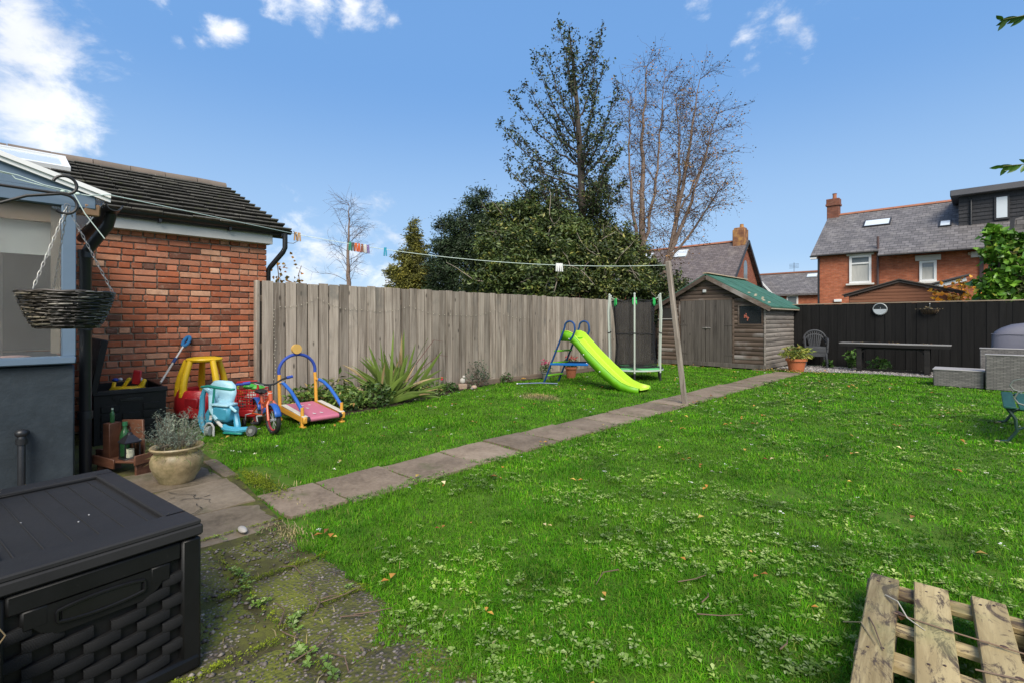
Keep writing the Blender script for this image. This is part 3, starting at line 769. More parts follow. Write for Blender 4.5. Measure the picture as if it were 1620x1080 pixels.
for r_ in range(rows_n):
    s_ = (r_) * gauge
    x = EAVE_X - WALL_X + .05 - s_ * math.cos(slope); z = EAVE_Z + .012 + s_ * math.sin(slope)
    for c in range(14):
        y = VERGE_Y - .15 - c * .297 - (.148 if r_ % 2 else 0) * 0
        link('roof_tile', tm[fr.randrange(4)], outb, (x, y, z + fr.uniform(-.004, .004)), (fr.uniform(-.008, .008), slope, math.pi + fr.uniform(-.006, .006)))
M_ridge = plain('ridge_tile', (.19, .15, .12), .9, (.09, .075, .062), 7, 50, .5, amt=.15)
rm = MB(); prof = [(math.cos(t) * .11, math.sin(t) * .085) for t in np.linspace(-.1, math.pi + .1, 9)] + [(-.11, -.03), (.11, -.03)]
rm.prism(prof, 1, -.225, .225); rmesh = rm.mesh('ridge_tile', M_ridge, 40)
for k in range(13): link('ridge_tile', rmesh, outb, (RIDGE_X - WALL_X, VERGE_Y - .24 - k * .458, RIDGE_Z + .0), (fr.uniform(-.02, .02), 0, fr.uniform(-.01, .01)))
M_fascia = plain('grey_fascia', (.50, .50, .48), .5, (.36, .36, .34), 4, amt=.0)
MB().box((.10, -.25, 2.375), (.05, 5.7, .15), None, .004).box((.05, -.25, 2.305), (.10, 5.66, .014)).build('fascia', M_fascia, outb)
M_black = plain('black_plastic', (.016, .017, .02), .38, (.010, .011, .013), 6, spec=.5)
gp = [(math.cos(t) * .052, math.sin(t) * .052) for t in np.linspace(math.pi, 2 * math.pi, 10)]
gp2 = gp + [(x * .9, y * .9) for x, y in reversed(gp)]
MB().prism([(a + .185, b_ + 2.50) for a, b_ in gp2], 1, -2.95, VERGE_Y + .02).build('gutter', M_black, outb)
for y in (.55, 1.3, 2.05, 2.7): MB().box((.16, y, 2.455), (.09, .035, .09), None, .004).build('gutter_bracket', M_black, outb)
dp = MB(); dp.tube([(.19, 2.74, 2.46), (.19, 2.74, 2.26), (.17, 2.72, 2.20), (-.02, 2.62, 2.0), (-.05, 2.60, 1.95), (-.05, 2.60, .02)], .034, 10); dp.build('downpipe', M_black, outb)
# roof light, seen edge on above the lean-to
def on_roof(s_, y, h): return (EAVE_X - WALL_X + .03 - s_ * math.cos(slope) + h * math.sin(slope), y, EAVE_Z + s_ * math.sin(slope) + h * math.cos(slope))
def roof_box(mb, s0, s1, y0, y1, h0, h1):
    vs = [on_roof(s_, y, h) for s_ in (s0, s1) for y in (y0, y1) for h in (h0, h1)]
    return mb.add(vs, [(0, 1, 3, 2), (4, 6, 7, 5), (0, 4, 5, 1), (2, 3, 7, 6), (0, 2, 6, 4), (1, 5, 7, 3)])
M_white = plain('white_upvc', (.78, .78, .76), .35, (.66, .66, .64), 3)
M_glass_sky = plain('sky_lit_glass', (.30, .35, .40), .06, (.25, .3, .36), 1, spec=1.0)
M_skyglass = plain('roof_glass', (.62, .66, .68), .08, (.5, .55, .58), 1.5, spec=.8)
sl = MB(); S0, S1, Y0, Y1 = 1.75, 2.62, -.55, .62
roof_box(sl, S0, S0 + .09, Y0, Y1, 0, .10); roof_box(sl, S1 - .06, S1, Y0, Y1, 0, .11); roof_box(sl, S0 + .09, S1 - .06, Y0, Y0 + .08, 0, .10); roof_box(sl, S0 + .09, S1 - .06, Y1 - .07, Y1, 0, .10)
skl = sl.build('roof_light', M_white, outb, 0)
roof_box(MB(), S0 + .09, S1 - .06, Y0 + .08, Y1 - .07, .05, .088).build('pane', M_skyglass, skl, 0)
MB().box((-.25, 2.6, 1.85), (.2, .14, .12), None, .03).build('stone_cap', plain('grey_stone', (.24, .23, .21), .9, bscale=40, bstr=.5), outb)

# ---- blue-grey lean-to with rendered base
LX, LY1 = -4.85, .378
M_blue = plain('blue_grey_paint', (.115, .170, .235), .5, (.09, .135, .19), 5, 30, .12)
def render_mat():
    m, nt, b = new_mat('dark_blue_render')
    v = coords(nt, (1, 1, 1), jitter=False); f = noise(nt, v, 5, 8, .7)
    col = ramp(nt, f, [(.3, (.010, .0165, .022)), (.55, (.018, .028, .037)), (.75, (.030, .042, .052))])
    col = mixc(nt, ramp(nt, noise(nt, v, 30, 4, .7), [(.7, (0, 0, 0)), (.78, (.5, .5, .5))]), col, (.12, .13, .135))
    setc(nt, b, col); b.inputs['Roughness'].default_value = .62
    n1 = bump(nt, b, noise(nt, v, 3.0, 3, .5, .2), .35, .03); bump(nt, b, noise(nt, v, 38, 6, .7), .35, .008, n1); return m
M_render = render_mat()
lean = thing('lean_to', 'blue grey timber lean-to with dark rendered base and large window', 'lean-to', (LX, 0, 0))
MB().box((-1.15, -.62, .465), (2.28, 1.98, .93), None, .01).build('base_wall', M_render, lean)
MB().box((-.03, -.62, .965), (.14, 1.99, .055), None, .008).build('window_sill', M_blue, lean)
MB().box((-.045, .338, 1.54), (.085, .08, 1.10), None, .005).build('corner_post', M_blue, lean)
MB().box((-.06, .335, 1.54), (.07, .03, 1.10)).build('post_edge', M_blue, lean)
MB().box((-.04, -.56, 2.145), (.075, 2.10, .115), None, .005).build('header_beam', M_blue, lean)
gab = MB(); gab.prism([(-1.6, 2.205), (.5, 2.205), (-1.6, 2.86)], 0, -.07, -.012); gab.build('gable_board', M_blue, lean, 0)
wv = MB()
ya, za, yb, zb = -1.62, 2.885, .575, 2.18
for (o1, o2, x1, x2) in ((0, .034, -.03, .035), (-.03, 0, -.03, .018)):
    wv.add([(x, y, z) for x in (x1, x2) for (y, z) in ((ya, za + o1), (yb, zb + o1), (yb, zb + o2), (ya, za + o2))], [(0, 1, 2, 3), (7, 6, 5, 4), (0, 4, 5, 1), (1, 5, 6, 2), (2, 6, 7, 3), (3, 7, 4, 0)])
wv.build('white_verge', M_white, lean, 0)
m_, nt_, b_ = new_mat('twinwall_sheet'); setc(nt_, b_, (.72, .76, .78)); b_.inputs['Roughness'].default_value = .25; b_.inputs['Transmission Weight'].default_value = .6
rf = MB(); rf.add([(x, y, z) for x in (-2.25, -.03) for (y, z) in ((ya, za + .006), (yb - .01, zb + .006), (yb - .01, zb + .028), (ya, za + .028))], [(0, 1, 2, 3), (7, 6, 5, 4), (0, 4, 5, 1), (1, 5, 6, 2), (2, 6, 7, 3), (3, 7, 4, 0)]); rf.build('roof', m_, lean, 0)
m_, nt_, b_ = new_mat('window_glass'); setc(nt_, b_, (.86, .9, .9)); b_.inputs['Roughness'].default_value = .02; b_.inputs['Transmission Weight'].default_value = 1.0; b_.inputs['IOR'].default_value = 1.05; b_.inputs['Specular IOR Level'].default_value = .8
M_glass = m_
def painted_reflection_glass():                                   # pane with uneven grey reflections painted in as a diffuse layer
    m, nt, b = new_mat('window_glass_painted_reflection'); setc(nt, b, (.86, .9, .9)); b.inputs['Roughness'].default_value = .03; b.inputs['Transmission Weight'].default_value = 1.0; b.inputs['IOR'].default_value = 1.08
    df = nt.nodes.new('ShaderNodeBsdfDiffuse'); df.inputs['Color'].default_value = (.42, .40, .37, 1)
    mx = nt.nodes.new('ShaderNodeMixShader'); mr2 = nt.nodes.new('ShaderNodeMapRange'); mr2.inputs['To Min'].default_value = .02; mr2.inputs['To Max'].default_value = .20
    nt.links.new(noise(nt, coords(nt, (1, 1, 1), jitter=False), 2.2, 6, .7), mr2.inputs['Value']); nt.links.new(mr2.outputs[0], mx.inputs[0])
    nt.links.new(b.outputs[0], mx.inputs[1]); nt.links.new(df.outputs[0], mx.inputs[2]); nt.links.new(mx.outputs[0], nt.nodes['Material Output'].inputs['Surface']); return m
MB().box((-.05, -.66, 1.54), (.006, 1.92, 1.10)).build('window_pane', painted_reflection_glass(), lean, 0)
M_inner = plain('tan_timber', (.33, .20, .11), .6, (.24, .14, .08), 5)
MB().box((-.11, -.7, 2.03), (.04, 1.9, .13), None, .004).build('inner_beam', M_inner, lean)
MB().box((-.10, .27, 1.54), (.03, .05, 1.06)).build('inner_reveal', plain('pale_reveal', (.24, .19, .145), .6), lean)
MB().box((-.35, -.62, .945), (.5, 1.9, .03)).build('inner_ledge', plain('white_ledge', (.55, .53, .5), .5), lean)
MB().box((-2.2, -.62, 1.6), (.05, 1.98, 1.3)).build('back_wall', plain('inner_wall', (.06, .055, .05), .8, (.03, .03, .03), 2), lean)
cu = MB(); cg = []
for zi in (.98, 1.4, 1.9): cg.append([(-.62 + .012 * math.sin(t * 60), -1.5 + t * 1.5, zi) for t in np.linspace(0, 1, 70)])
cu.sheet(cg); cur = cu.build('curtain', plain('brown_grey_curtain', (.26, .21, .18), .85, (.17, .14, .12), 3), lean)
md = cur.modifiers.new('thick', 'SOLIDIFY'); md.thickness = .004
MB().box((-.16, -.66, 1.86), (.012, 1.84, .26), Euler((0, .06, 0))).build('roller_blind', plain('pale_blind', (.50, .49, .47), .8), lean)
MB().ell((-.3, .05, .975), (.11, .11, .022), 18, 6).build('dish', plain('pink_dish', (.55, .33, .30), .4), lean)
tr = MB(); tr.tube([(.005, .115, .47), (.05, .09, .475), (.06, .09, .45), (.06, .09, .0)], .021, 12); tr.lathe([(.03, .40), (.03, .44)], 12, (.06, .09, 0)); tr.ell((.055, .09, .475), (.032, .036, .03)); tr.build('waste_pipe', M_black, lean)
# soffit and rainwater goods at the corner
MB().bar((-.3, .43, 2.12), (-.01, .47, 2.08), .10, .09, ch=.01).build('soffit', M_inner, lean)
gt = MB(); gt.prism([(a + .60, b2 + 2.14) for a, b2 in gp2], 0, -2.2, .03); gt.build('gutter', M_black, lean)
dpp = MB(); dpp.tube([(-.16, .60, 2.10), (-.18, .58, 2.0), (-.30, .50, 1.86), (-.34, .46, 1.78), (-.34, .46, .02)], .04, 12)
for z in (1.78, 1.2, .5): dpp.lathe([(.048, z - .03), (.048, z + .03)], 12, (-.34, .46, 0))
dpp.build('downpipe', M_black, lean)


# ---- washing line with pegs
pole = thing('washing_line_pole', 'leaning grey timber washing line pole standing beside the path', 'pole', (-3.24, 7.06, 0))
M_pole = wood('pole_timber', (.20, .165, .135), (.36, .31, .26), 2, 22, .0, .85, False)
pl = MB(); pl.bar((0, 0, -.1), (-.19, -.18, 2.13), .066, .066, (0, 1, 0), .008); pl.build('post', M_pole, pole)
MB().tube([(-.22, -.2, 2.06), (-.16, -.16, 2.07)], .008, 6).build('hook', plain('rusty_steel', (.2, .12, .08), .7, metal=.6), pole)
line_a, line_b = Vector((-7.03, 2.84, 2.47)), Vector((-3.44, 6.87, 2.07))
def on_line(t): p = line_a.lerp(line_b, t); p.z -= .16 * 4 * t * (1 - t); return p
M_line = plain('washing_line', (.55, .66, .60), .5)
wl_ = MB(); wl_.tube([on_line(t) for t in np.linspace(0, 1, 40)], .0042, 6)
lp2 = [line_a, Vector((-4.79, .56, 2.20)), Vector((-4.78, .44, 2.17)), Vector((-4.77, .30, 2.175)), Vector((-4.77, .06, 2.215)), Vector((-4.77, .04, 2.24)), Vector((-4.77, -.4, 2.275))]
wl_.tube(lp2, .0042, 6); wl_.tube([Vector((-4.76, .34, 2.18)), Vector((-4.765, .2, 2.20)), Vector((-4.765, .07, 2.24)), Vector((-4.765, -.4, 2.30))], .0035, 6)
for p in ((-4.77, .30, 2.175), (-4.77, .34, 2.172), (-4.77, .38, 2.17)): wl_.ell(p, (.012, .016, .012), 8, 6)
wl_.tube([Vector((-4.77, .36, 2.165)), Vector((-4.76, .42, 2.03)), Vector((-4.75, .53, 1.86))], .0035, 6)
tag(wl_.build('washing_line', M_line), 'pale green washing line strung from the outbuilding gutter to the leaning pole', 'washing line')
hk = MB(); hk.tube([(-7.0, 2.83, 2.50), (-6.98, 2.87, 2.44), (-6.98, 2.88, 2.36), (-7.02, 2.84, 2.33), (-7.1, 2.75, 2.34)], .005, 6)
tag(hk.build('line_hook', plain('dull_steel', (.2, .2, .2), .5, metal=.7)), 'bent wire hook at the corner of the outbuilding gutter', 'hook')
def peg(t, col, label, dx=0.0, sc=1.0):
    p = on_line(t); r = thing('clothes_peg', label, 'clothes peg', p, rnd.uniform(-.5, .5) + .8, 'pegs on the washing line')
    m = plain('peg_' + str(round(t, 4)), col, .5)
    for s_ in (-1, 1):
        MB().bar((s_ * .007, 0, .022), (s_ * .013, 0, -.075), .016, .010, (0, 1, 0), .002).build('jaw', m, r)
    MB().ring((0, 0, -.012), .011, .0025, 1, 10, 5).build('spring', plain('peg_spring', (.5, .5, .5), .3, metal=.8), r)
    r.scale = (1.2 * sc, 1.2 * sc, 1.25 * sc); return r
for t, c, l in ((.145, (.02, .22, .13), 'dark green clothes peg, leftmost in the cluster on the line'), (.1525, (.05, .05, .05), 'black clothes peg between the green and orange pegs'), (.160, (.55, .12, .02), 'orange red clothes peg beside the black peg'), (.168, (.6, .11, .02), 'second orange red clothes peg, next to the brown peg'),
                (.176, (.25, .1, .05), 'brown clothes peg right of the orange pegs'), (.184, (.6, .6, .55), 'off white clothes peg left of the purple one'), (.191, (.2, .13, .3), 'purple clothes peg at the right end of the cluster'),
                (.236, (.0, .25, .38), 'single teal clothes peg hanging apart on the line'), (.694, (.75, .75, .72), 'left white clothes peg of the white bunch'), (.700, (.7, .7, .7), 'middle white clothes peg of the white bunch'), (.706, (.72, .72, .7), 'right white clothes peg of the white bunch')): peg(t, c, l)
for s_, l in ((0, 'wooden clothes peg clipped on the line by the gutter corner'), (.03, 'second wooden peg clipped at the gutter corner')): peg(.006 + s_ * .3, (.42, .24, .09), l)

# ================================================================== shed, back fence and the houses beyond
# ---- log-lap shed
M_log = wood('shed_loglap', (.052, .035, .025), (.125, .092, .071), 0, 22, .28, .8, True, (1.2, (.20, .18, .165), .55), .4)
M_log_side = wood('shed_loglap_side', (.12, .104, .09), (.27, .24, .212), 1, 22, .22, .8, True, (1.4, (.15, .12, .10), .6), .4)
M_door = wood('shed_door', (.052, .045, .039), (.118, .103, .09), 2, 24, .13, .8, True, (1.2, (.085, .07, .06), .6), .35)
SX0, SX1, SY0, SY1 = -6.93, -4.03, 13.27, 16.05
SEAVE, SRIDGE, SXM = 1.66, 2.47, -5.48
shed = thing('garden_shed', 'weathered log lap garden shed with green felt roof and double doors', 'shed', (SXM, SY0, 0))
MB().prism([(SX0 - SXM + .03, .14), (SX1 - SXM - .03, .14), (SX1 - SXM - .03, SEAVE - .03), (0, SRIDGE - .05), (SX0 - SXM + .03, SEAVE - .03)], 1, .03, SY1 - SY0 - .03).build('inner_shell', plain('shed_inside', (.03, .024, .02), .9), shed, 0)
def log_profile(L, axis, material, h=.106):
    """one rounded log-lap board of length L"""
    prof = [(0, 0), (.012, .006), (.020, .03), (.022, .055), (.018, .085), (.008, h - .004), (0, h)]
    mb = MB()
    if axis == 0: mb.prism([(-a, b_) for a, b_ in prof] + [], 0, -L / 2, L / 2)      # faces -Y
    else: mb.prism([(a, b_) for a, b_ in prof], 1, -L / 2, L / 2)                     # faces +X
    return mb.mesh('board', material, 30)
hb = .113
def front_boards():
    z = .14
    while z < SRIDGE - .10:
        zt = z + hb * .5
        if zt < SEAVE: x0, x1 = SX0 - SXM, SX1 - SXM
        else:
            f = (SRIDGE - z - .1) / (SRIDGE - SEAVE)
            x0, x1 = (SX0 - SXM) * f, (SX1 - SXM) * f
        spans = [(x0, x1)]
        def cut(sp, a, b_):
            out = []
            for p, q in sp:
                if q <= a or p >= b_: out.append((p, q)); continue
                if p < a: out.append((p, a))
                if q > b_: out.append((b_, q))
            return out
        if z < 1.80: spans = cut(spans, -.76, .66)
        if 1.12 < zt < 1.66: spans = cut(spans, .80, 1.40)
        if 1.28 < zt < 1.64: spans = cut(spans, -1.42, -.93)
        for p, q in spans:
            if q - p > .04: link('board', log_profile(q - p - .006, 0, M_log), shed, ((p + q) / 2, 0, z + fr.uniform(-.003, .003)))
        z += hb
front_boards()
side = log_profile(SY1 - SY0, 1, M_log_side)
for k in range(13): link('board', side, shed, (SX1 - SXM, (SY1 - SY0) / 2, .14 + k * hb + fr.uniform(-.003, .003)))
MB().box((0, -.01, .085), (SX1 - SX0 + .02, .06, .11), None, .005).build('bearer', M_door, shed)
MB().box((SX1 - SXM, 1.39, .085), (.05, SY1 - SY0, .10), None, .005).build('bearer', M_log_side, shed)
for x in (-1.2, -.35, .5, 1.3): MB().box((x, .12, .02), (.30, .3, .06), None, .01).build('footing_block', M_flag, shed)
for s_ in (0, 1):
    dr = thing('x', None, None); bpy.data.objects.remove(dr)
    x0 = -.745 + s_ * .702
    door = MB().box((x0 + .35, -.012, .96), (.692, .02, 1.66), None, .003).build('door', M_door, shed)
    pm = MB().box((0, 0, 0), (.092, .014, 1.66), None, .003).mesh('plank', M_door, 30)
    for k in range(7): link('plank', pm, door, (x0 + .058 + k * .0975, -.028 + fr.uniform(-.001, .001), .96))
    for z in (.35, 1.13):
        hx = x0 + (.09 if s_ == 0 else .61)
        MB().box((hx, -.038, z), (.22, .006, .03), None, .002).build('hinge', plain('rusty_hinge', (.10, .085, .075), .6, metal=.4), door)
MB().box((-.01, -.045, 1.05), (.22, .014, .025), None, .003).ell((-.02, -.055, 1.05), (.03, .012, .02)).build('bolt', plain('door_bolt', (.3, .28, .26), .5, metal=.5), shed)
for x in (-.78, .685): MB().box((x, -.022, .98), (.045, .028, 1.72), None, .004).build('door_frame', M_log, shed)
MB().box((-.05, -.022, 1.815), (1.5, .028, .05), None, .004).build('door_frame', M_log, shed)
M_darkglass = plain('dark_window', (.020, .024, .026), .07, (.012, .014, .015), 2, spec=.9)
def shed_window(x0, x1, z0, z1, m):
    w = MB()
    for (a, b_, c, d) in ((x0 - .03, x1 + .03, z0 - .035, z0), (x0 - .03, x1 + .03, z1, z1 + .035), (x0 - .03, x0, z0, z1), (x1, x1 + .03, z0, z1)): w.box(((a + b_) / 2, -.016, (c + d) / 2), (b_ - a, .03, d - c), None, .003)
    wo_ = w.build('window', m, shed); MB().box(((x0 + x1) / 2, .005, (z0 + z1) / 2), (x1 - x0, .01, z1 - z0)).build('pane', M_darkglass, wo_, 0); return wo_
w1 = shed_window(.83, 1.37, 1.16, 1.62, M_log)
fl = MB()
for k in range(14): fl.ell((1.0 + fr.gauss(0, .035), -.004, 1.33 + fr.gauss(0, .05)), (.018, .004, .016), 7, 5)
fl.build('plant_behind_glass', plain('salmon_flower', (.38, .10, .06), .6), w1)
w2 = shed_window(-1.40, -.95, 1.31, 1.61, M_log)
MB().box((-1.17, -.04, 1.29), (.5, .04, .016)).build('sill', plain('grey_sill', (.45, .46, .45), .5), w2)
def felt_mat():
    m, nt, b = new_mat('green_felt'); v = coords(nt, (1, 1, 1), jitter=False)
    col = ramp(nt, noise(nt, v, 4, 7, .7), [(.3, (.020, .075, .050)), (.55, (.032, .12, .080)), (.75, (.06, .17, .12))])
    col = mixc(nt, ramp(nt, noise(nt, v, 13, 5, .7), [(.62, (0, 0, 0)), (.72, (.7, .7, .7))]), col, (.12, .15, .10))
    setc(nt, b, col); b.inputs['Roughness'].default_value = .8; bump(nt, b, noise(nt, v, 120, 3), .5, .004); return m
M_felt = felt_mat()
D = SY1 - SY0
for s_ in (-1, 1):
    ex = s_ * (1.45 + .17); ez = SRIDGE - (SRIDGE - SEAVE) * (1.62 / 1.45)
    r_ = MB(); sy = (-.14, .6, 1.2, 1.9, D + .12)
    poly = [(0, SRIDGE + .0), (0, SRIDGE + .035), (ex, ez + .035), (ex, ez)]
    r_.prism(poly, 1, -.14, D + .12); r_.build('roof', M_felt, shed, 0)
    for y in (.75, 1.65): r2 = MB(); r2.prism([(0, SRIDGE + .036), (0, SRIDGE + .042), (ex, ez + .042), (ex, ez + .036)], 1, y, y + .06); r2.build('felt_lap', M_felt, shed, 0)
    MB().bar((0, -.145, SRIDGE - .055), (ex, -.145, ez - .05), .02, .11, ch=.003).build('bargeboard', M_log, shed)
    MB().box((ex * .985, D / 2, ez - .01), (.03, D + .2, .05)).build('eaves_batten', wood('pale_batten', (.30, .24, .17), (.45, .38, .29), 1), shed)
MB().bar((0, -.14, SRIDGE + .05), (0, D + .1, SRIDGE + .05), .16, .025, ch=.004).build('ridge_batten', wood('ridge_batten', (.30, .22, .14), (.5, .4, .28), 1, knots=False), shed)
MB().box((SX1 - SXM + .0, -.02, .86), (.035, .035, 1.5), None, .003).build('corner_batten', M_log_side, shed)
lamp = MB(); lamp.box((-.07, -.035, 2.04), (.09, .05, .08), None, .01); lamp.build('shed_lamp', plain('pale_plastic', (.5, .52, .52), .4), shed)
dbr = MB()
for (x, y) in ((.98, .25), (1.12, .3), (1.05, .55), (1.2, .62), (1.36, .18), (1.3, .28), (1.45, .3)): dbr.ell((x, y, SRIDGE - (SRIDGE - SEAVE) * x / 1.45 + .045), (.04, .05, .022), 7, 5)
dbr.build('roof_debris', plain('dead_leaves', (.45, .40, .30), .8, (.25, .2, .12), 20), shed)

# ---- black back fence
M_blackwood = wood('black_stained_board', (.003, .0028, .0027), (.0075, .0071, .0067), 2, 20, .3, .85, True, None, .3, tint=(.011, .0104, .010))
BY = 15.72
bfence = thing('black_fence', 'black stained board fence across the end of the garden', 'fence', (-4.2, BY, 0))
bb = .104
bms = []
for k in range(4):
    mb = MB(); mb.box((0, 0, .85), (bb + .006, .02, 1.66 + .006 * k), None, .003); bms.append(mb.mesh('fence_board', M_blackwood, 30))
nbb = int(7.0 / bb)
for i in range(nbb): link('fence_board', bms[fr.randrange(4)], bfence, (bb * (i + .5), (.011 if i % 2 else 0) + fr.uniform(-.002, .002), fr.uniform(-.004, .004)), (fr.uniform(-.004, .004), fr.uniform(-.003, .003), 0))
for z in (.3, 1.4): MB().box((3.5, .04, z), (7, .05, .08)).build('fence_rail', M_blackwood, bfence)
MB().box((3.5, .02, 1.70), (7, .07, .025), None, .004).build('capping', wood('capping_timber', (.22, .17, .12), (.36, .29, .21), 0, knots=False), bfence)

# ---- red brick semi behind the back fence
def small_brick(name, c1, c2, mortar):
    m, nt, b = new_mat(name)
    v = coords(nt, (1, 1, 1), 'Object', False)
    sw = nt.nodes.new('ShaderNodeSeparateXYZ'); nt.links.new(v, sw.inputs[0])
    ad = nt.nodes.new('ShaderNodeMath'); nt.links.new(sw.outputs[0], ad.inputs[0]); nt.links.new(sw.outputs[1], ad.inputs[1])
    cm = nt.nodes.new('ShaderNodeCombineXYZ'); nt.links.new(ad.outputs[0], cm.inputs[0]); nt.links.new(sw.outputs[2], cm.inputs[1])
    bt = nt.nodes.new('ShaderNodeTexBrick'); nt.links.new(cm.outputs[0], bt.inputs['Vector'])
    bt.inputs['Scale'].default_value = 1.0; bt.inputs['Brick Width'].default_value = .225; bt.inputs['Row Height'].default_value = .076; bt.inputs['Mortar Size'].default_value = .006
    bt.inputs['Color1'].default_value = (*c1, 1); bt.inputs['Color2'].default_value = (*c2, 1); bt.inputs['Mortar'].default_value = (*mortar, 1)
    col = mixc(nt, ramp(nt, noise(nt, v, 3.5, 6, .7), [(.4, (0, 0, 0)), (.75, (.6, .6, .6))]), bt.outputs['Color'], tuple(x * .55 for x in c1))
    col = mixc(nt, ramp(nt, noise(nt, coords(nt, (3.2, 3.2, 9.5), 'Object', False), 1.0, 4, .7), [(.42, (0, 0, 0)), (.62, (.75, .75, .75))]), col, tuple(x * .45 for x in c1)); col = mixc(nt, ramp(nt, noise(nt, coords(nt, (4.1, 4.1, 12), 'Object', False), 1.0, 3, .7), [(.58, (0, 0, 0)), (.7, (.5, .5, .5))]), col, (.50, .27, .17))
    setc(nt, b, col); b.inputs['Roughness'].default_value = .9; bump(nt, b, bt.outputs['Fac'], -.3, .01); return m
def slate_mat(name, c1, c2, c3, axis_slope=True):
    m, nt, b = new_mat(name)
    v = coords(nt, (1, 1, 1), 'Object', False)
    sw = nt.nodes.new('ShaderNodeSeparateXYZ'); nt.links.new(v, sw.inputs[0])
    cm = nt.nodes.new('ShaderNodeCombineXYZ'); nt.links.new(sw.outputs[0], cm.inputs[0]); nt.links.new(sw.outputs[2], cm.inputs[1])
    bt = nt.nodes.new('ShaderNodeTexBrick'); nt.links.new(cm.outputs[0], bt.inputs['Vector'])
    bt.inputs['Scale'].default_value = 1.0; bt.inputs['Brick Width'].default_value = .30; bt.inputs['Row Height'].default_value = .145; bt.inputs['Mortar Size'].default_value = .010; bt.inputs['Bias'].default_value = -.1
    bt.inputs['Color1'].default_value = (*c1, 1); bt.inputs['Color2'].default_value = (*c2, 1); bt.inputs['Mortar'].default_value = (c1[0] * .25, c1[1] * .25, c1[2] * .25, 1)
    col = mixc(nt, ramp(nt, noise(nt, v, 1.5, 6, .7), [(.5, (0, 0, 0)), (.75, (.7, .7, .7))]), bt.outputs['Color'], c3); col = mixc(nt, ramp(nt, noise(nt, coords(nt, (3, 3, 7), 'Object', False), 1.0, 4, .75), [(.45, (0, 0, 0)), (.65, (.6, .6, .6))]), col, tuple(x * .5 for x in c1))
    setc(nt, b, col); b.inputs['Roughness'].default_value = .65; bump(nt, b, bt.outputs['Fac'], -.5, .02); return m
M_hbrick = small_brick('red_house_brick', (.54, .16, .07), (.40, .105, .05), (.36, .22, .15))
M_slate = slate_mat('grey_slate', (.12, .11, .108), (.195, .18, .178), (.25, .23, .21))
M_terra = plain('terracotta_ridge', (.33, .13, .07), .8)
HX0, HX1, HY = -6.75, 6.0, 31.0
HE, HR, HRY = 4.88, 7.5, 35.0
house = thing('brick_house', 'two storey red brick house with slate roof and black dormer beyond the back fence', 'house', (HX0, HY, 0))
W = HX1 - HX0
wallm = MB(); wallm.box((W / 2, 4.0, HE / 2), (W, 8, HE)); wallm.prism([(.0, HE), (8.0, HE), (4.0, HR - .05)], 0, 0.0, .3)
wallm.build('wall', M_hbrick, house, 0)
rfm = MB()
for s_ in (0, 1):
    ya_, yb_ = (-.25, 4.0) if s_ == 0 else (8.25, 4.0); ze = HE - .14
    # the front slope runs down lower over the right-hand bay
    rfm.add([(-.28, ya_, ze), (W, ya_, ze), (W, yb_, HR), (-.28, yb_, HR), (-.28, ya_, ze + .07), (W, ya_, ze + .07), (W, yb_, HR + .07), (-.28, yb_, HR + .07)], [(0, 1, 2, 3), (4, 5, 6, 7), (0, 1, 5, 4), (0, 3, 7, 4), (1, 2, 6, 5)])
low = [(2.75, -.62, HE - .42), (W, -.62, HE - .42), (W, -.2, HE - .10), (2.75, -.2, HE - .10)]
rfm.add(low + [(x, y, z + .07) for x, y, z in low], [(0, 1, 2, 3), (4, 5, 6, 7), (0, 1, 5, 4), (0, 3, 7, 4)])
hroof = rfm.build('roof', M_slate, house, 0)
rt = MB().prism([(-.12, -.02), (.12, -.02), (.0, .10)], 0, -.22, .22).mesh('ridge_tile', M_terra, 30)
for k in range(13): link('ridge_tile', rt, hroof, (-.05 + k * .45, 4.0, HR + .06))
ch = MB(); ch.box((-.02, 4.0, 7.55), (.62, .5, 1.9), None, .02).box((-.02, 4.0, 8.2), (.74, .62, .14), None, .02).box((-.02, 4.0, 8.42), (.68, .56, .3), None, .02)
chim = ch.build('chimney', small_brick('chimney_brick', (.26, .09, .05), (.16, .06, .04), (.14, .1, .08)), hroof, 0)
MB().lathe([(.12, 8.55), (.13, 8.6), (.10, 8.7), (.11, 8.88), (.13, 8.9)], 12, (.03, 4.0, 0)).build('chimney_pot', M_terra, hroof)
hg = MB(); hg.prism([(-.32 + a, HE - .14 + b_) for a, b_ in gp2], 0, -.3, 2.7); hg.prism([(-.69 + a, HE - .42 + b_) for a, b_ in gp2], 0, 2.76, W); hg.build('gutter', M_black, house)
MB().box((-.13, -.2, HE - .22), (.3, .25, .16)).build('verge_box', M_white, house)
MB().tube([(2.69, -.12, 3.0), (2.69, -.12, 5.5)], .055, 8).build('soil_pipe', plain('brown_pipe', (.09, .05, .045), .5), house)
MB().tube([(.07, -.08, 0), (.07, -.08, HE - .25)], .05, 8).build('downpipe', M_black, house)
M_hglass = plain('house_glass', (.16, .19, .20), .06, (.10, .12, .13), 3, spec=.9)
M_net = plain('net_curtain', (.48, .47, .43), .7, (.36, .36, .33), 9, stretch=(6, 1, 1))
M_lintel = plain('cream_lintel', (.66, .63, .58), .7, (.52, .5, .46), 5)
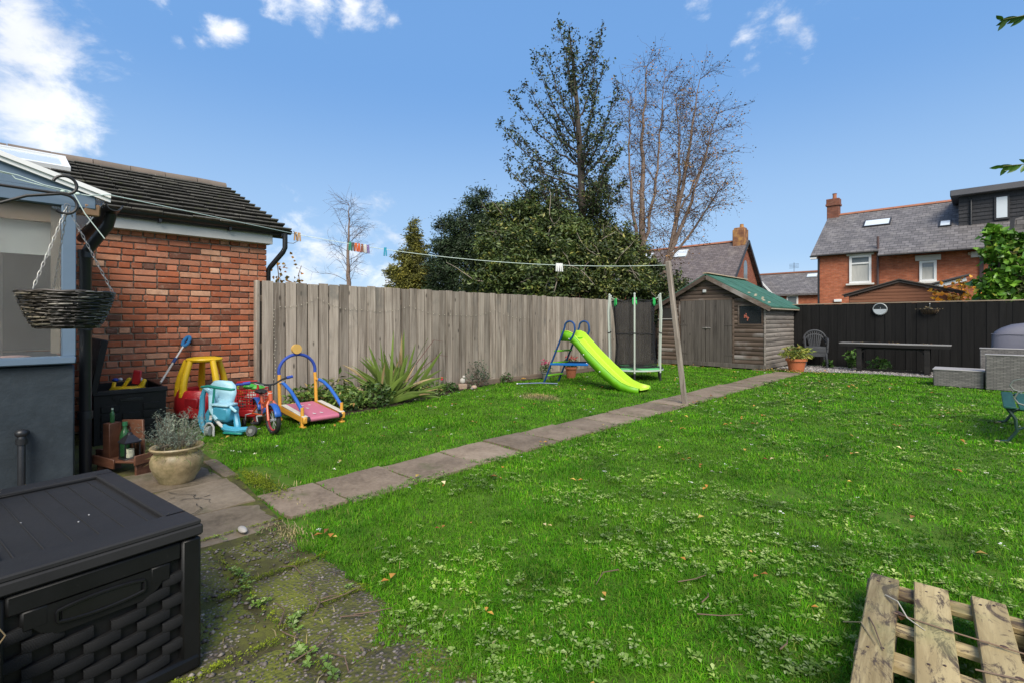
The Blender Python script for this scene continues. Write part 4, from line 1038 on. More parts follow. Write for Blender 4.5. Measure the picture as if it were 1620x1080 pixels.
def house_window(x0, x1, z0, z1, transom, sill=True, lint=True):
    f = MB(); t = .11
    for (a, b_, c, d) in ((x0, x1, z0, z0 + t), (x0, x1, z1 - t, z1), (x0, x0 + t, z0 + t, z1 - t), (x1 - t, x1, z0 + t, z1 - t)): f.box(((a + b_) / 2, -.03, (c + d) / 2), (b_ - a, .10, d - c), None, .01)
    if transom: f.box(((x0 + x1) / 2, -.03, z1 - transom), (x1 - x0 - 2 * t, .09, .09), None, .01)
    o = f.build('window', M_white, house)
    MB().box(((x0 + x1) / 2, .0, (z0 + z1) / 2), (x1 - x0 - 2 * t, .04, z1 - z0 - 2 * t)).build('pane', M_hglass, o, 0)
    MB().box(((x0 + x1) / 2, -.022, z0 + t + (z1 - z0) * .30), (x1 - x0 - 2 * t - .02, .006, (z1 - z0) * .58)).build('curtain', M_net, o, 0)
    if lint: MB().box(((x0 + x1) / 2, -.06, z1 + .11), (x1 - x0 + .22, .14, .22), None, .01).build('lintel', M_lintel, house)
    if sill: MB().box(((x0 + x1) / 2, -.09, z0 - .05), (x1 - x0 + .26, .2, .09), None, .01).build('sill', M_lintel, house)
house_window(1.46, 2.41, 3.17, 4.62, .42)
house_window(4.31, 4.95, 3.11, 4.12, 0, True, False)
MB().box((4.63, -.06, 4.26), (.95, .14, .26), None, .01).build('lintel', M_lintel, house)
MB().box((6.45, -.06, 4.26), (.62, .14, .26), None, .01).build('lintel', M_lintel, house)
MB().box((6.12, -.04, 4.31), (.16, .1, .14), None, .01).build('air_vent', plain('cream_vent', (.5, .4, .3), .7), house)
MB().box((.95, -.04, 2.3), (.34, .1, .14), None, .01).build('white_vent', M_white, house)
MB().box((6.5, -.03, 3.2), (.14, .12, 1.9)).build('soil_pipe', plain('dark_pipe', (.05, .03, .03), .5), house)
def hroof_at(x, t, h):                        # t: 0 at the eave, 1 at the ridge
    n = Vector((0, -(HR - HE + .14), 4.25)).normalized(); p = Vector((x, -.25 + 4.25 * t, HE - .14 + (HR - HE + .14) * t + .07)); return p + n * h
def roof_window(x0, x1, t0, t1, fr_, glass, bars=0):
    f = MB()
    def rb(xa, xb, ta, tb, h0, h1, m): 
        vs = [hroof_at(x, t, h) for x in (xa, xb) for t in (ta, tb) for h in (h0, h1)]; m.add(vs, [(0, 1, 3, 2), (4, 6, 7, 5), (0, 4, 5, 1), (2, 3, 7, 6), (0, 2, 6, 4), (1, 5, 7, 3)]); return m
    rb(x0, x1, t0, t1, -.03, .06, f)
    o = f.build('roof_window', fr_, hroof, 0)
    rb(x0 + .07, x1 - .07, t0 + .015, t1 - .015, .061, .068, MB()).build('pane', glass, o, 0) if False else rb(x0 + .07, x1 - .07, t0 + .015, t1 - .015, .061, .068, MB()).build('pane', glass, hroof, 0)
M_frame_dark = plain('dark_frame', (.03, .03, .033), .5)
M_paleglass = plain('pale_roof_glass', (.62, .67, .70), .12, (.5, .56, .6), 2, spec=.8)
roof_window(1.70, 2.92, .57, .73, M_frame_dark, M_paleglass)
roof_window(4.93, 5.42, .38, .51, M_frame_dark, M_paleglass)
# dormer clad in dark slate
M_dorm = slate_mat('dark_cladding', (.030, .030, .034), (.040, .039, .043), (.045, .044, .047))
dz0, dz1, dx0, dy0 = 5.22, 7.25, 5.68, 1.35
MB().box(((dx0 + W) / 2, dy0 + 1.6, (dz0 + dz1) / 2), (W - dx0, 3.2, dz1 - dz0)).build('dormer', M_dorm, house, 0)
MB().box(((dx0 - .25 + W) / 2, dy0 + 1.45, dz1 + .14), (W - dx0 + .35, 3.7, .30), None, .03).build('dormer_roof', plain('dormer_fascia', (.10, .098, .105), .5, (.075, .073, .08), 3), house)
slm = MB().box((0, 0, 0), (W - dx0 + .02, .03, .02)).mesh('cladding_lap', plain('cladding_edge', (.016, .016, .018), .6), 0)
for k in range(11): link('cladding_lap', slm, house, ((dx0 + W) / 2, dy0 - .01, dz0 + .08 + k * .185))
MB().tube([(6.05, dy0 - .06, 7.1), (6.12, dy0 - .06, 7.02), (6.12, dy0 - .06, dz0)], .045, 8).build('dormer_downpipe', M_black, house)
f = MB(); f.box((7.17, dy0 - .02, 6.5), (.52, .1, 1.14), None, .01); dw = f.build('window', M_frame_dark, house)
MB().box((7.17, dy0 - .075, 6.5), (.36, .02, .96)).build('pane', M_paleglass, dw, 0)

# ---- brown gabled garden building just behind the black fence
gar = thing('brown_summerhouse', 'brown boarded shed gable showing above the black fence', 'shed', (-1.82, 17.6, 0))
M_brown = wood('brown_board', (.16, .065, .035), (.25, .11, .06), 0, 18, .12, .7, False)
MB().prism([(-1.2, 0), (1.2, 0), (1.2, 1.95), (0, 2.33), (-1.2, 1.95)], 1, .03, 2.2).build('body', M_brown, gar, 0)
bm_ = MB().box((0, 0, 0), (2.38, .02, .085), None, .004)
for k in range(9):
    z = 1.55 + k * .09; hw_ = 1.19 if z < 1.93 else max(.05, 1.19 * (2.33 - z) / .40)
    MB().box((0, .015, z), (2 * hw_, .022, .084), None, .006).build('board', M_brown, gar)
for s_ in (-1, 1):
    MB().bar((0, -.04, 2.36), (s_ * 1.32, -.04, 1.97), .05, .08, ch=.006).build('bargeboard', plain('dark_felt', (.06, .048, .042), .8), gar)
    MB().add([(0, -.1, 2.39), (s_ * 1.36, -.1, 1.995), (s_ * 1.36, 2.3, 1.995), (0, 2.3, 2.39), (0, -.1, 2.42), (s_ * 1.36, -.1, 2.02), (s_ * 1.36, 2.3, 2.02), (0, 2.3, 2.42)], [(0, 1, 2, 3), (4, 5, 6, 7), (0, 1, 5, 4), (1, 2, 6, 5), (3, 2, 6, 7)]).build('roof', plain('brown_felt', (.085, .068, .055), .85), gar, 0)
# the neighbour's lean-to roof with white edge, right of it
nl = thing('neighbour_lean_to', 'pale edged low lean-to roof between the summerhouse and the red house', 'lean-to', (-.2, 22.5, 0))
MB().prism([(-2.2, 0), (1.5, 0), (1.5, 2.5), (-.3, 2.5), (-1.4, 2.25), (-2.2, 2.2)], 1, .05, 3).build('body', M_hbrick, nl, 0)
MB().bar((-1.45, 0, 2.33), (-.35, 0, 2.63), .3, .13, ch=.01).build('white_edge', M_white, nl)
MB().bar((-1.6, -.05, 2.40), (-.25, -.05, 2.77), .4, .06, ch=.01).build('roof', plain('dark_roof_edge', (.06, .055, .055), .7), nl)

# ---- white rendered outbuilding at the right edge
wb = thing('white_outbuilding', 'white rendered gable with slate roof at the right edge behind the climber', 'building', (.60, 22.0, 0))
MB().box((1.3, 1.5, 1.8), (2.6, 3, 3.6)).build('wall', plain('white_render', (.62, .61, .6), .8), wb, 0)
MB().add([(-.12, -.15, 3.35), (-.02, -.15, 4.4), (2.7, -.15, 5.2), (2.7, -.15, 3.5), (-.12, 3, 3.35), (-.02, 3, 4.4), (2.7, 3, 5.2), (2.7, 3, 3.5)], [(0, 1, 2, 3), (4, 5, 6, 7), (0, 1, 5, 4), (1, 2, 6, 5), (0, 3, 7, 4)]).build('roof', M_slate, wb, 0)
MB().bar((-.16, -.2, 3.3), (-.08, -.2, 4.4), .1, .1).build('bargeboard', M_frame_dark, wb)

# ---- old slate house with lichened chimney behind the birches
ob = thing('slate_house', 'old slate roofed house with mossy brick chimney and arched gable window behind the birches', 'house', (-13.0, 38.3, 0))
M_oldbrick = small_brick('lichened_brick', (.33, .095, .05), (.24, .075, .04), (.2, .13, .09))
m_, nt_, b_ = new_mat('chimney_lichen'); v_ = coords(nt_, (1, 1, 1), 'Object', False)
setc(nt_, b_, ramp(nt_, noise(nt_, v_, 2.2, 6, .7), [(.35, (.14, .06, .035)), (.5, (.22, .10, .05)), (.65, (.42, .22, .07))])); b_.inputs['Roughness'].default_value = .95
M_lich = m_
RZ, EZ = 7.05, 4.15
MB().box((-7.5, 0, EZ / 2), (15, 5.2, EZ)).prism([(-2.6, EZ), (2.6, EZ), (0, RZ - .05)], 0, -.4, 0).build('wall', M_oldbrick, ob, 0)
m_os = slate_mat('old_slate', (.12, .095, .09), (.18, .15, .145), (.24, .20, .17))
rr_ = MB()
for s_ in (-1, 1): rr_.add([(.25, s_ * 3.0, EZ - .35), (-15, s_ * 3.0, EZ - .35), (-15, 0, RZ), (.25, 0, RZ), (.25, s_ * 3.0, EZ - .23), (-15, s_ * 3.0, EZ - .23), (-15, 0, RZ + .12), (.25, 0, RZ + .12)], [(0, 1, 2, 3), (4, 5, 6, 7), (0, 1, 5, 4), (0, 3, 7, 4)])
orf = rr_.build('roof', m_os, ob, 0)
for s_ in (-1, 1): MB().bar((.27, s_ * 3.05, EZ - .32), (.27, 0, RZ + .05), .05, .2).build('bargeboard', M_frame_dark, ob)
rt2 = MB().prism([(-.14, -.02), (.14, -.02), (0, .12)], 0, -.23, .23).mesh('ridge_tile', M_terra, 30)
for k in range(24): link('ridge_tile', rt2, orf, (-.6 - k * .47, 0, RZ + .1))
MB().box((-.35, 0, 7.25), (.9, .75, 1.5), None, .04).box((-.35, 0, 8.0), (.75, .65, .28), None, .05).build('chimney', M_lich, orf)
MB().lathe([(.16, 8.1), (.13, 8.4)], 10, (-.25, 0, 0)).build('chimney_pot', M_lich, orf)
aw = [(-.35, 4.3), (.35, 4.3), (.35, 5.2)] + [(.35 * math.cos(t), 5.2 + .5 * math.sin(t)) for t in np.linspace(.3, math.pi - .3, 6)] + [(-.35, 5.2)]
MB().prism(aw, 0, -.02, .03).build('arched_window', M_hglass, ob, 0)
def ob_win(x0, x1, t0, t1):
    q = [(x, -3.0 + 3.0 * t, EZ - .23 + (RZ + .35 - EZ) * t) for x in (x0, x1) for t in (t0, t1)]
    MB().add([(x, y - .05, z + .06) for x, y, z in q] + q, [(0, 1, 3, 2), (0, 1, 5, 4), (2, 3, 7, 6), (0, 2, 6, 4), (1, 3, 7, 5)]).build('roof_window', M_paleglass, orf, 0)
ob_win(-5.6, -4.2, .72, .90); ob_win(-8.6, -7.2, .72, .90); ob_win(-10.2, -9.3, .1, .26)

# ---- distant terrace roof between the two houses
tr_h = thing('distant_terrace', 'low distant slate roofed terrace with pale roof window left of the red house', 'house', (-12.5, 48, 0))
MB().box((0, 2.5, 1.75), (9, 5, 3.5)).build('wall', M_hbrick, tr_h, 0)
MB().add([(-4, -.3, 3.4), (4.7, -.3, 3.4), (4.7, 2.6, 5.45), (-4, 2.6, 5.45), (-4, -.3, 3.55), (4.7, -.3, 3.55), (4.7, 2.6, 5.6), (-4, 2.6, 5.6)], [(0, 1, 2, 3), (4, 5, 6, 7), (0, 1, 5, 4), (0, 3, 7, 4), (1, 2, 6, 5)]).build('roof', M_slate, tr_h, 0)
MB().box((.1, 2.6, 5.65), (9, .2, .12)).build('ridge', M_terra, tr_h)
MB().box((1.2, 1.95, 5.22), (.75, .5, .10), Euler((R(35), 0, 0))).build('roof_window', M_paleglass, tr_h)
w_ = MB().box((.15, -.03, 3.0), (.9, .1, .9)).build('window', M_white, tr_h, 0); MB().box((.15, -.09, 2.95), (.66, .02, .66)).build('pane', M_hglass, w_, 0)
g_ = MB(); g_.add([(-3.3, -1.2, 3.2), (-.9, -1.2, 3.2), (-2.1, -1.2, 4.7), (-2.1, 2.0, 4.9)], [(0, 1, 2), (1, 2, 3), (0, 2, 3)]); g_.build('cross_gable', M_slate, tr_h, 0)
MB().bar((-2.1, -1.25, 4.75), (-.8, -1.25, 3.15), .1, .14).build('bargeboard', M_white, tr_h)
an = MB(); an.tube([(-.5, 3, 5.4), (-.5, 3, 6.6)], .02, 5)
for k in range(4): an.tube([(-.9, 3, 6.1 + k * .12), (-.1, 3, 6.1 + k * .12)], .012, 4)
tag(an.build('aerial', M_frame_dark, tr_h), None)

# ================================================================== trees and shrubs
def leaf_cloud(P, g, smin, smax, width=.5, up=0.0, fold=.25):
    """one folded rhombic leaf at every point of P (n,3)"""
    n = len(P)
    d = g.normal(size=(n, 3)); d[:, 2] *= .7; d[:, 2] -= .15; d /= np.linalg.norm(d, axis=1)[:, None]
    nrm = g.normal(size=(n, 3)); nrm[:, 2] += up; s_ = np.cross(d, nrm); s_ /= (np.linalg.norm(s_, axis=1)[:, None] + 1e-9)
    nn = np.cross(s_, d)
    L = g.uniform(smin, smax, n)[:, None]; Wd = L * width * g.uniform(.7, 1.2, n)[:, None]
    a = P; m = P + d * L * .45; t = P + d * L
    V = np.stack([a, m + s_ * Wd * .5 + nn * Wd * fold, t, m - s_ * Wd * .5 + nn * Wd * fold], 1).reshape(-1, 3)
    i0 = np.arange(n)[:, None] * 4
    F = np.concatenate([i0 + np.array([[0, 1, 2]]), i0 + np.array([[0, 2, 3]])], 0)
    return V, F
def wander(p, d, L, n, r0, r1, g, wob=.15, up=.0):
    p = np.array(p, float); d = np.array(d, float); d /= np.linalg.norm(d); pts = [p.copy()]
    for k in range(n):
        d = d + g.normal(size=3) * wob + np.array([0, 0, up]); d /= np.linalg.norm(d)
        p = p + d * L / n; pts.append(p.copy())
    return pts, [r0 + (r1 - r0) * k / n for k in range(n + 1)], d
M_bark = plain('dark_bark', (.075, .06, .05), .95, (.04, .033, .028), 9, 30, .7, stretch=(1, 1, .3))
M_birchbark = plain('birch_bark', (.24, .175, .14), .85, (.09, .062, .05), 5, 30, .4, stretch=(1, 1, 3))
M_twig = plain('twig_bark', (.10, .062, .046), .9)

# ---- tall open holly-like tree behind the fence
M_holly = leafmat('dark_glossy_leaf', [(0, (.020, .036, .010)), (.5, (.040, .066, .018)), (.85, (.07, .098, .03)), (1, (.12, .08, .035))], .5)
def tall_tree():
    g = np.random.default_rng(21)
    t = thing('holly_tree', 'tall dark open crowned tree rising above the fence, tallest of all', 'tree', (-9.26, 12.9, 0))
    base = np.array([-9.26, 12.9, 0.0]); tr_, LP = MB(), []
    spine = [(0, 0, 0), (.0, 0, 2.0), (-.03, -.03, 4.0), (-.1, -.1, 6.4), (-.18, -.18, 8.2), (-.28, -.28, 9.6), (-.36, -.36, 10.6)]
    tr_.tube(spine, [.17, .15, .125, .10, .07, .035, .012], 9)
    sp = np.array(spine)
    def on_spine(z): return np.array([np.interp(z, sp[:, 2], sp[:, k]) for k in range(3)])
    tw = MB()
    # chief limbs: (height, tip offset along the view's right, depth, tip height)
    limbs = [(4.6, -2.1, -.2, 5.9), (5.0, -2.0, .3, 6.5), (5.4, -2.35, -.3, 7.3), (5.8, -2.0, .4, 7.45), (6.2, -1.95, -.2, 8.15), (6.6, -1.6, .2, 8.8), (7.0, -1.3, -.3, 9.3), (7.4, -.95, .2, 9.8), (8.2, -.45, 0, 10.5), (7.6, .75, -.2, 10.2), (7.0, .95, .3, 9.5), (6.4, 1.3, -.2, 8.5), (5.8, 1.3, .2, 7.4), (5.2, 1.25, -.3, 6.5), (4.8, 1.0, .4, 5.8),
             (5.6, .5, 1.3, 7.4), (6.2, -.5, 1.4, 8.2), (6.0, .3, -1.3, 7.6), (6.8, -.4, -1.2, 8.9), (4.4, -1.2, -1.0, 5.4), (4.4, .8, -.9, 5.3), (8.6, .5, .1, 10.0), (8.4, -.2, -.4, 10.1), (4.2, -1.8, .2, 5.2), (5.2, -1.3, .7, 6.3), (6.0, .8, -.5, 7.2), (4.6, .4, .6, 6.0), (3.9, -1.4, -.6, 4.9), (4.0, 1.2, -.3, 5.0), (4.2, .6, -1.0, 5.2), (3.8, -.7, -1.1, 4.8), (4.5, 1.5, .1, 5.6), (5.0, .9, -.8, 6.0), (4.8, -.8, -.9, 6.0), (4.2, -1.0, .3, 5.3), (4.4, 1.1, .5, 5.6), (4.0, .3, -.6, 5.3), (4.6, -1.6, -.4, 5.7), (4.4, .2, .9, 5.6)]
    for (z0, rx, dp, z1) in limbs:
        p0 = on_spine(z0); tip = p0 * 0 + np.array([RGT.x * rx + FWD.x * dp, RGT.y * rx + FWD.y * dp, z1]) + np.array([-.2, -.2, 0])
        n = 9; pts = []
        for k in range(n + 1):
            u = k / n; q = p0 * (1 - u) + tip * u; q[2] = z0 + (z1 - z0) * (u ** 1.35) - .25 * math.sin(u * math.pi) * .4
            pts.append(q + g.normal(size=3) * .03 * (0 < k))
        tr_.tube(pts, [.030 * (1 - k / n) + .008 for k in range(n + 1)], 5)
        for k in range(2, n + 1):
            dirn = pts[k] - pts[k - 1]; dirn /= np.linalg.norm(dirn)
            for _ in range(5):
                d = dirn * .8 + g.normal(size=3) * .55 + np.array([0, 0, .25])
                tp, rs, _d = wander(pts[k], d, g.uniform(.25, .75) * (1.1 - .5 * k / n), 4, .008, .005, g, .18, .05)
                tw.tube(tp, rs, 3, cap=False)
                for q in tp[1:]:
                    for _ in range(g.integers(1, 4)): LP.append(q + g.normal(size=3) * .06)
        for _ in range(6): LP.append(pts[-1] + g.normal(size=3) * .07)
    for z in np.arange(7.5, 10.6, .1):
        for _ in range(3): LP.append(on_spine(z) + g.normal(size=3) * np.array([.2, .2, .1]))
    tr_.build('trunk', M_bark, t, 60); tw.build('twigs', M_bark, t, 60)
    P = np.array(LP); V, F = leaf_cloud(P, g, .06, .125, .6)
    np_mesh('crown', V, F, M_holly, t)
tall_tree()

# ---- slender autumn birches
M_birchleaf = leafmat('autumn_birch_leaf', [(0, (.11, .055, .02)), (.4, (.22, .11, .035)), (.7, (.34, .17, .045)), (.9, (.24, .19, .06)), (1, (.10, .11, .04))], .6)
def birch(name, label, base, stems, seed, nleaf, twl=1.0, reach=1.0, bark=None, leafm=None, group=None, droop=.0, leafs=(.04, .075), rmul=1.0):
    g = np.random.default_rng(seed); t = thing(name, label, 'tree', base, 0, group); tr_, tw, LP = MB(), MB(), []
    for st in stems:
        P = np.array(st, float); n = len(P); r0 = P[0][3]
        dens = []
        for a, b_ in zip(P, P[1:]):
            for u in np.linspace(0, 1, 6)[:-1]: dens.append(a * (1 - u) + b_ * u)
        dens.append(P[-1]); dens = np.array(dens); dens[1:, :3] += g.normal(size=(len(dens) - 1, 3)) * .025
        tr_.tube([tuple(q[:3]) for q in dens], [q[3] for q in dens], 7)
        H0, H1 = dens[0][2], dens[-1][2]
        for k in range(2, len(dens)):
            u = (dens[k][2] - H0) / (H1 - H0 + 1e-6)
            if dens[k][2] < 2.6: continue
            for _ in range(3):
                a = g.uniform(0, 6.28); el = g.uniform(.35, 1.1)
                d = np.array([math.cos(a) * math.cos(el), math.sin(a) * math.cos(el), math.sin(el)])
                L = g.uniform(.6, 1.9) * (1.15 - .75 * abs(u - .3)) * reach * (1 - .45 * u)
                bp, rs, dd = wander(dens[k][:3], d, L, 6, .010 * rmul, .0045 * rmul, g, .11, -.02 - droop)
                tw.tube(bp, rs, 4, cap=False)
                for q in bp[2:]:
                    for _ in range(2):
                        d2 = dd + g.normal(size=3) * .6
                        tp, rs2, _ = wander(q, d2, g.uniform(.25, .8) * twl, 4, .0042 * rmul, .0026 * rmul, g, .2, -.06 - droop)
                        tw.tube(tp, rs2, 3, cap=False); LP += [p for p in tp[2:]]
    tr_.build('trunk', bark or M_birchbark, t, 60); tw.build('branches', M_twig, t, 60)
    if nleaf:
        LP = np.array(LP); P = LP[g.integers(0, len(LP), nleaf)] + g.normal(size=(nleaf, 3)) * .05
        V, F = leaf_cloud(P, g, leafs[0], leafs[1], .75); np_mesh('crown', V, F, leafm or M_birchleaf, t)
    return t
G_B = 'birches behind the shed'
birch('birch_tree', 'upright thin birch with few brown leaves behind the trampoline', (-8.16, 14.6, 0), [[(0, 0, 0, .15), (0, 0, 2.6, .13), (-.03, 0, 4.9, .09), (0, .02, 7.6, .045), (.1, .1, 9.6, .012)], [(0, 0, 2.8, .07), (-.25, -.2, 4.6, .055), (-.35, -.3, 6.6, .03), (-.3, -.3, 8.6, .010)], [(0, 0, 3.4, .06), (.25, .3, 5.4, .045), (.4, .4, 7.4, .025), (.5, .5, 9.2, .010)]], 31, 2600, 1.0, .9)
birch('birch_tree', 'right-hand birch with fanning stems and orange brown leaves behind the shed', (-8.06, 15.3, 0), [[(0, 0, 0, .14), (.1, .1, 2.2, .12), (.37, .36, 3.95, .085), (.8, .77, 6.9, .045), (1.03, 1.0, 9.3, .012)], [(.37, .36, 3.6, .075), (.85, .8, 5.2, .05), (1.35, 1.3, 7.5, .015)], [(.3, .3, 3.2, .05), (1.05, 1.0, 4.6, .035), (1.6, 1.45, 5.7, .012)], [(.5, .5, 4.6, .06), (.55, .6, 6.5, .035), (.45, .5, 8.9, .010)], [(.6, .6, 5.0, .04), (1.1, 1.1, 6.4, .025), (1.45, 1.45, 8.2, .010)]], 33, 4600, 1.1, .98)
birch('bare_tree', 'leafless pale birch standing alone against the cloud beyond the fence', (-20.55, 10.73, 0), [[(0, 0, 0, .12), (0, 0, 2.9, .10), (.05, 0, 4.6, .055), (0, 0, 6.4, .012)]], 35, 0, 1.15, 1.25, droop=.01, rmul=1.15)
birch('autumn_shrub', 'thin shrub with orange leaves just behind the start of the fence', (-9.3, 3.5, 0), [[(0, 0, 0, .02), (0, 0, 1.6, .014), (-.03, 0, 2.4, .006)], [(.2, .2, 0, .02), (.25, .22, 1.5, .012), (.28, .25, 2.25, .006)]], 36, 0)
gx = np.random.default_rng(4); P = np.concatenate([gx.normal(size=(26, 3)) * [.07, .07, .16] + [-9.3, 3.5, 2.05], gx.normal(size=(18, 3)) * [.06, .06, .1] + [-9.05, 3.73, 1.95], gx.normal(size=(22, 3)) * [.2, .2, .2] + [-9.2, 3.6, 2.1]])
V, F = leaf_cloud(P, gx, .06, .1, .7)
M_orange = leafmat('orange_leaf', [(0, (.35, .13, .02)), (.6, (.55, .26, .03)), (1, (.28, .22, .05))], .6, trans=.3)
sh = [o for o in COL.objects if o.name.startswith('autumn_shrub')][0]
oc = np_mesh('crown', V - np.array([-9.3, 3.5, 0]), F, M_orange, sh)

# ---- dense evergreens: lobed crowns of leaf clumps
def lobed(name, label, base, lobes, material, seed, dens=900, size=(.07, .13), width=.5, group=None, clump=.16, stems=6, cat='shrub', up=.6, bark=None, pale=0):
    g = np.random.default_rng(seed); t = thing(name, label, cat, base, 0, group); pts = []; tr_ = MB(); b0 = np.array(base)
    for (x, y, z, r) in lobes:
        c = np.array([x, y, z]); n = int(dens * r * r * 9)
        nc = max(12, int(n / 14))
        u = g.normal(size=(nc, 3)); u /= np.linalg.norm(u, axis=1)[:, None]
        rad = r * (g.uniform(.55, 1.0, nc) ** .6) * (1 + .28 * np.sin(u[:, 0] * 7 + x * 3) * np.sin(u[:, 2] * 6 + y) + g.normal(size=nc) * .1)
        cc = c + u * rad[:, None]
        n1 = int(n * .30); k = g.integers(0, nc, n1); pts.append((c + (cc[k] - c) * .82) + g.normal(size=(n1, 3)) * clump * np.array([1, 1, .75]))
        nb_ = max(6, int(26 * r)); per = max(8, int(n * .62 / nb_))
        for _ in range(nb_):                              # leafy sprays that break the outline
            dv = g.normal(size=3) + np.array([0, 0, .35]); dv /= np.linalg.norm(dv)
            sp_, rs_, _e = wander(c + dv * r * .25, dv, r * g.uniform(.55, 1.1), 6, .012, .004, g, .22, .05 * g.normal())
            tr_.tube([tuple(q - b0) for q in sp_], rs_, 4, cap=False)
            sp_ = np.array(sp_); ii = g.integers(2, 7, per); pts.append(sp_[ii] + g.normal(size=(per, 3)) * clump * .55 * np.array([1, 1, .6]))
        tr_.tube([tuple(c * [1, 1, .0] - b0 * [1, 1, 0] + [0, 0, 0]) if False else tuple((b0 + (c - b0) * [.35, .35, 0]) - b0), tuple((b0 * .4 + c * .6) * [1, 1, 1] - b0 * [1, 1, 1] * 1.0 if False else (c - b0) * [.8, .8, .6]), tuple(c - b0)], [.06, .04, .015], 5)
        for _ in range(stems):
            d = g.normal(size=3) * [1, 1, .5] + [0, 0, .4]; tp, rs, _d = wander(c - b0, d, r * 1.05, 5, .018, .006, g, .18)
            tr_.tube(tp, rs, 4, cap=False)
    P = np.concatenate(pts); P = P[P[:, 2] > .1] - b0
    V, F = leaf_cloud(P, g, size[0], size[1], width, up)
    tr_.build('trunk', bark or M_bark, t, 60); np_mesh('crown', V, F, material, t)
    if pale:
        pb = MB()
        for _ in range(pale):
            x, y, z, r = lobes[g.integers(0, len(lobes))]; c = np.array([x, y, z]) - b0; dv = g.normal(size=3) * [1, 1, .5] - np.array([FWD.x, FWD.y, 0]) * 1.2; dv /= np.linalg.norm(dv)
            sp_, rs_, _e = wander(c + dv * r * .75, np.cross(dv, g.normal(size=3)) + dv * .3 + [0, 0, .2], g.uniform(.5, 1.3), 7, .014, .005, g, .2); pb.tube(sp_, rs_, 5, cap=False)
        tag(pb.build('bare_branches', M_palebranch, t, 60), kind='stuff')
    return t
M_palebranch = plain('pale_branch', (.30, .25, .20), .85)
M_yew = leafmat('yew_needles', [(0, (.014, .028, .011)), (.6, (.028, .054, .020)), (1, (.05, .08, .03))], .6)
M_laurel = leafmat('laurel_leaf', [(0, (.028, .048, .012)), (.5, (.058, .092, .021)), (.85, (.10, .14, .034)), (1, (.22, .21, .05))], .5)
M_mixed = leafmat('variegated_leaf', [(0, (.026, .046, .013)), (.5, (.06, .092, .023)), (.8, (.13, .16, .04)), (1, (.28, .27, .08))], .5)
M_thuja = leafmat('golden_thuja', [(0, (.065, .07, .013)), (.5, (.14, .145, .024)), (1, (.23, .21, .04))], .65)
yew = [(-12.98, 11.79, 5.1, .62), (-12.99, 11.36, 4.27, .95), (-13.39, 10.98, 3.83, .85), (-12.45, 11.61, 3.8, .95), (-13.0, 11.08, 2.93, 1.1), (-14.0, 10.92, 4.6, .34), (-13.63, 10.75, 3.17, .66), (-11.99, 11.77, 2.69, .86), (-13.02, 11.89, 5.75, .30), (-13.7, 10.7, 2.1, .8), (-12.6, 11.1, 1.9, 1.0), (-11.7, 11.6, 1.9, .9)]
lobed('yew_tree', 'very dark feathery evergreen left of the tall tree', (-13.0, 11.4, 0), yew, M_yew, 41, 900, (.08, .16), .28, None, .17, 4, 'tree')
laurel = [(-10.16, 11.05, 4.0, .75), (-9.87, 11.6, 4.15, .7), (-10.15, 10.49, 3.25, .84), (-9.35, 10.71, 3.2, .9), (-8.95, 11.37, 3.59, .9), (-9.61, 10.18, 2.27, .9), (-8.7, 10.62, 2.42, .85), (-10.9, 10.79, 4.5, .45), (-9.12, 12.05, 3.9, .6), (-10.35, 11.55, 4.9, .42), (-10.6, 10.2, 2.4, .8), (-9.0, 10.5, 1.8, .8), (-11.0, 10.6, 3.4, .7)]
lobed('laurel_bush', 'broad dense green laurel spilling over the middle of the fence', (-9.6, 10.9, 0), laurel, M_laurel, 42, 980, (.08, .16), .42, None, .14, 7, 'bush', pale=22)
lowh = [(-8.75, 12.68, 3.6, .8), (-8.54, 12.05, 2.88, .9), (-8.33, 13.09, 3.34, .76), (-8.04, 12.81, 2.52, .8), (-8.56, 11.76, 2.12, .74), (-7.95, 13.5, 2.5, .58), (-8.69, 13.3, 4.1, .5), (-8.3, 13.71, 3.6, .42), (-8.2, 12.4, 1.7, .7), (-8.1, 13.9, 3.2, .5), (-7.9, 13.9, 2.3, .5)]
lobed('mixed_bush', 'dense bush with some yellowish leaves below the tall tree, behind the trampoline', (-8.5, 12.7, 0), lowh, M_mixed, 43, 980, (.07, .15), .42, None, .14, 9, 'bush', pale=26)
rightb = [(-7.95, 14.06, 2.4, .6), (-7.6, 14.9, 2.2, .6), (-7.5, 15.5, 2.35, .46), (-7.85, 14.5, 2.8, .40), (-7.7, 14.4, 1.6, .6)]
lobed('ivy_bush', 'dark low bush between the birch trunks and the shed', (-7.8, 14.5, 0), rightb, M_holly, 44, 900, (.07, .12), .55, None, .13, 6, 'bush')
cone = [(-15.09, 10.45, z, r) for z, r in ((.6, 1.1), (1.3, 1.15), (2.0, 1.1), (2.6, .92), (3.15, .72), (3.7, .5), (4.15, .34), (4.5, .22), (4.8, .13))] + [(-15.09 + RGT.x * a, 10.45 + RGT.y * a, z, .4) for a, z in ((-.75, 2.1), (.7, 2.2), (-.55, 2.9), (.5, 3.0), (.9, 1.7), (-.95, 1.5))]
lobed('golden_conifer', 'yellow green conical conifer standing right of the bare birch', (-15.09, 10.45, 0), cone, M_thuja, 45, 1500, (.07, .13), .35, None, .11, 2, 'tree')

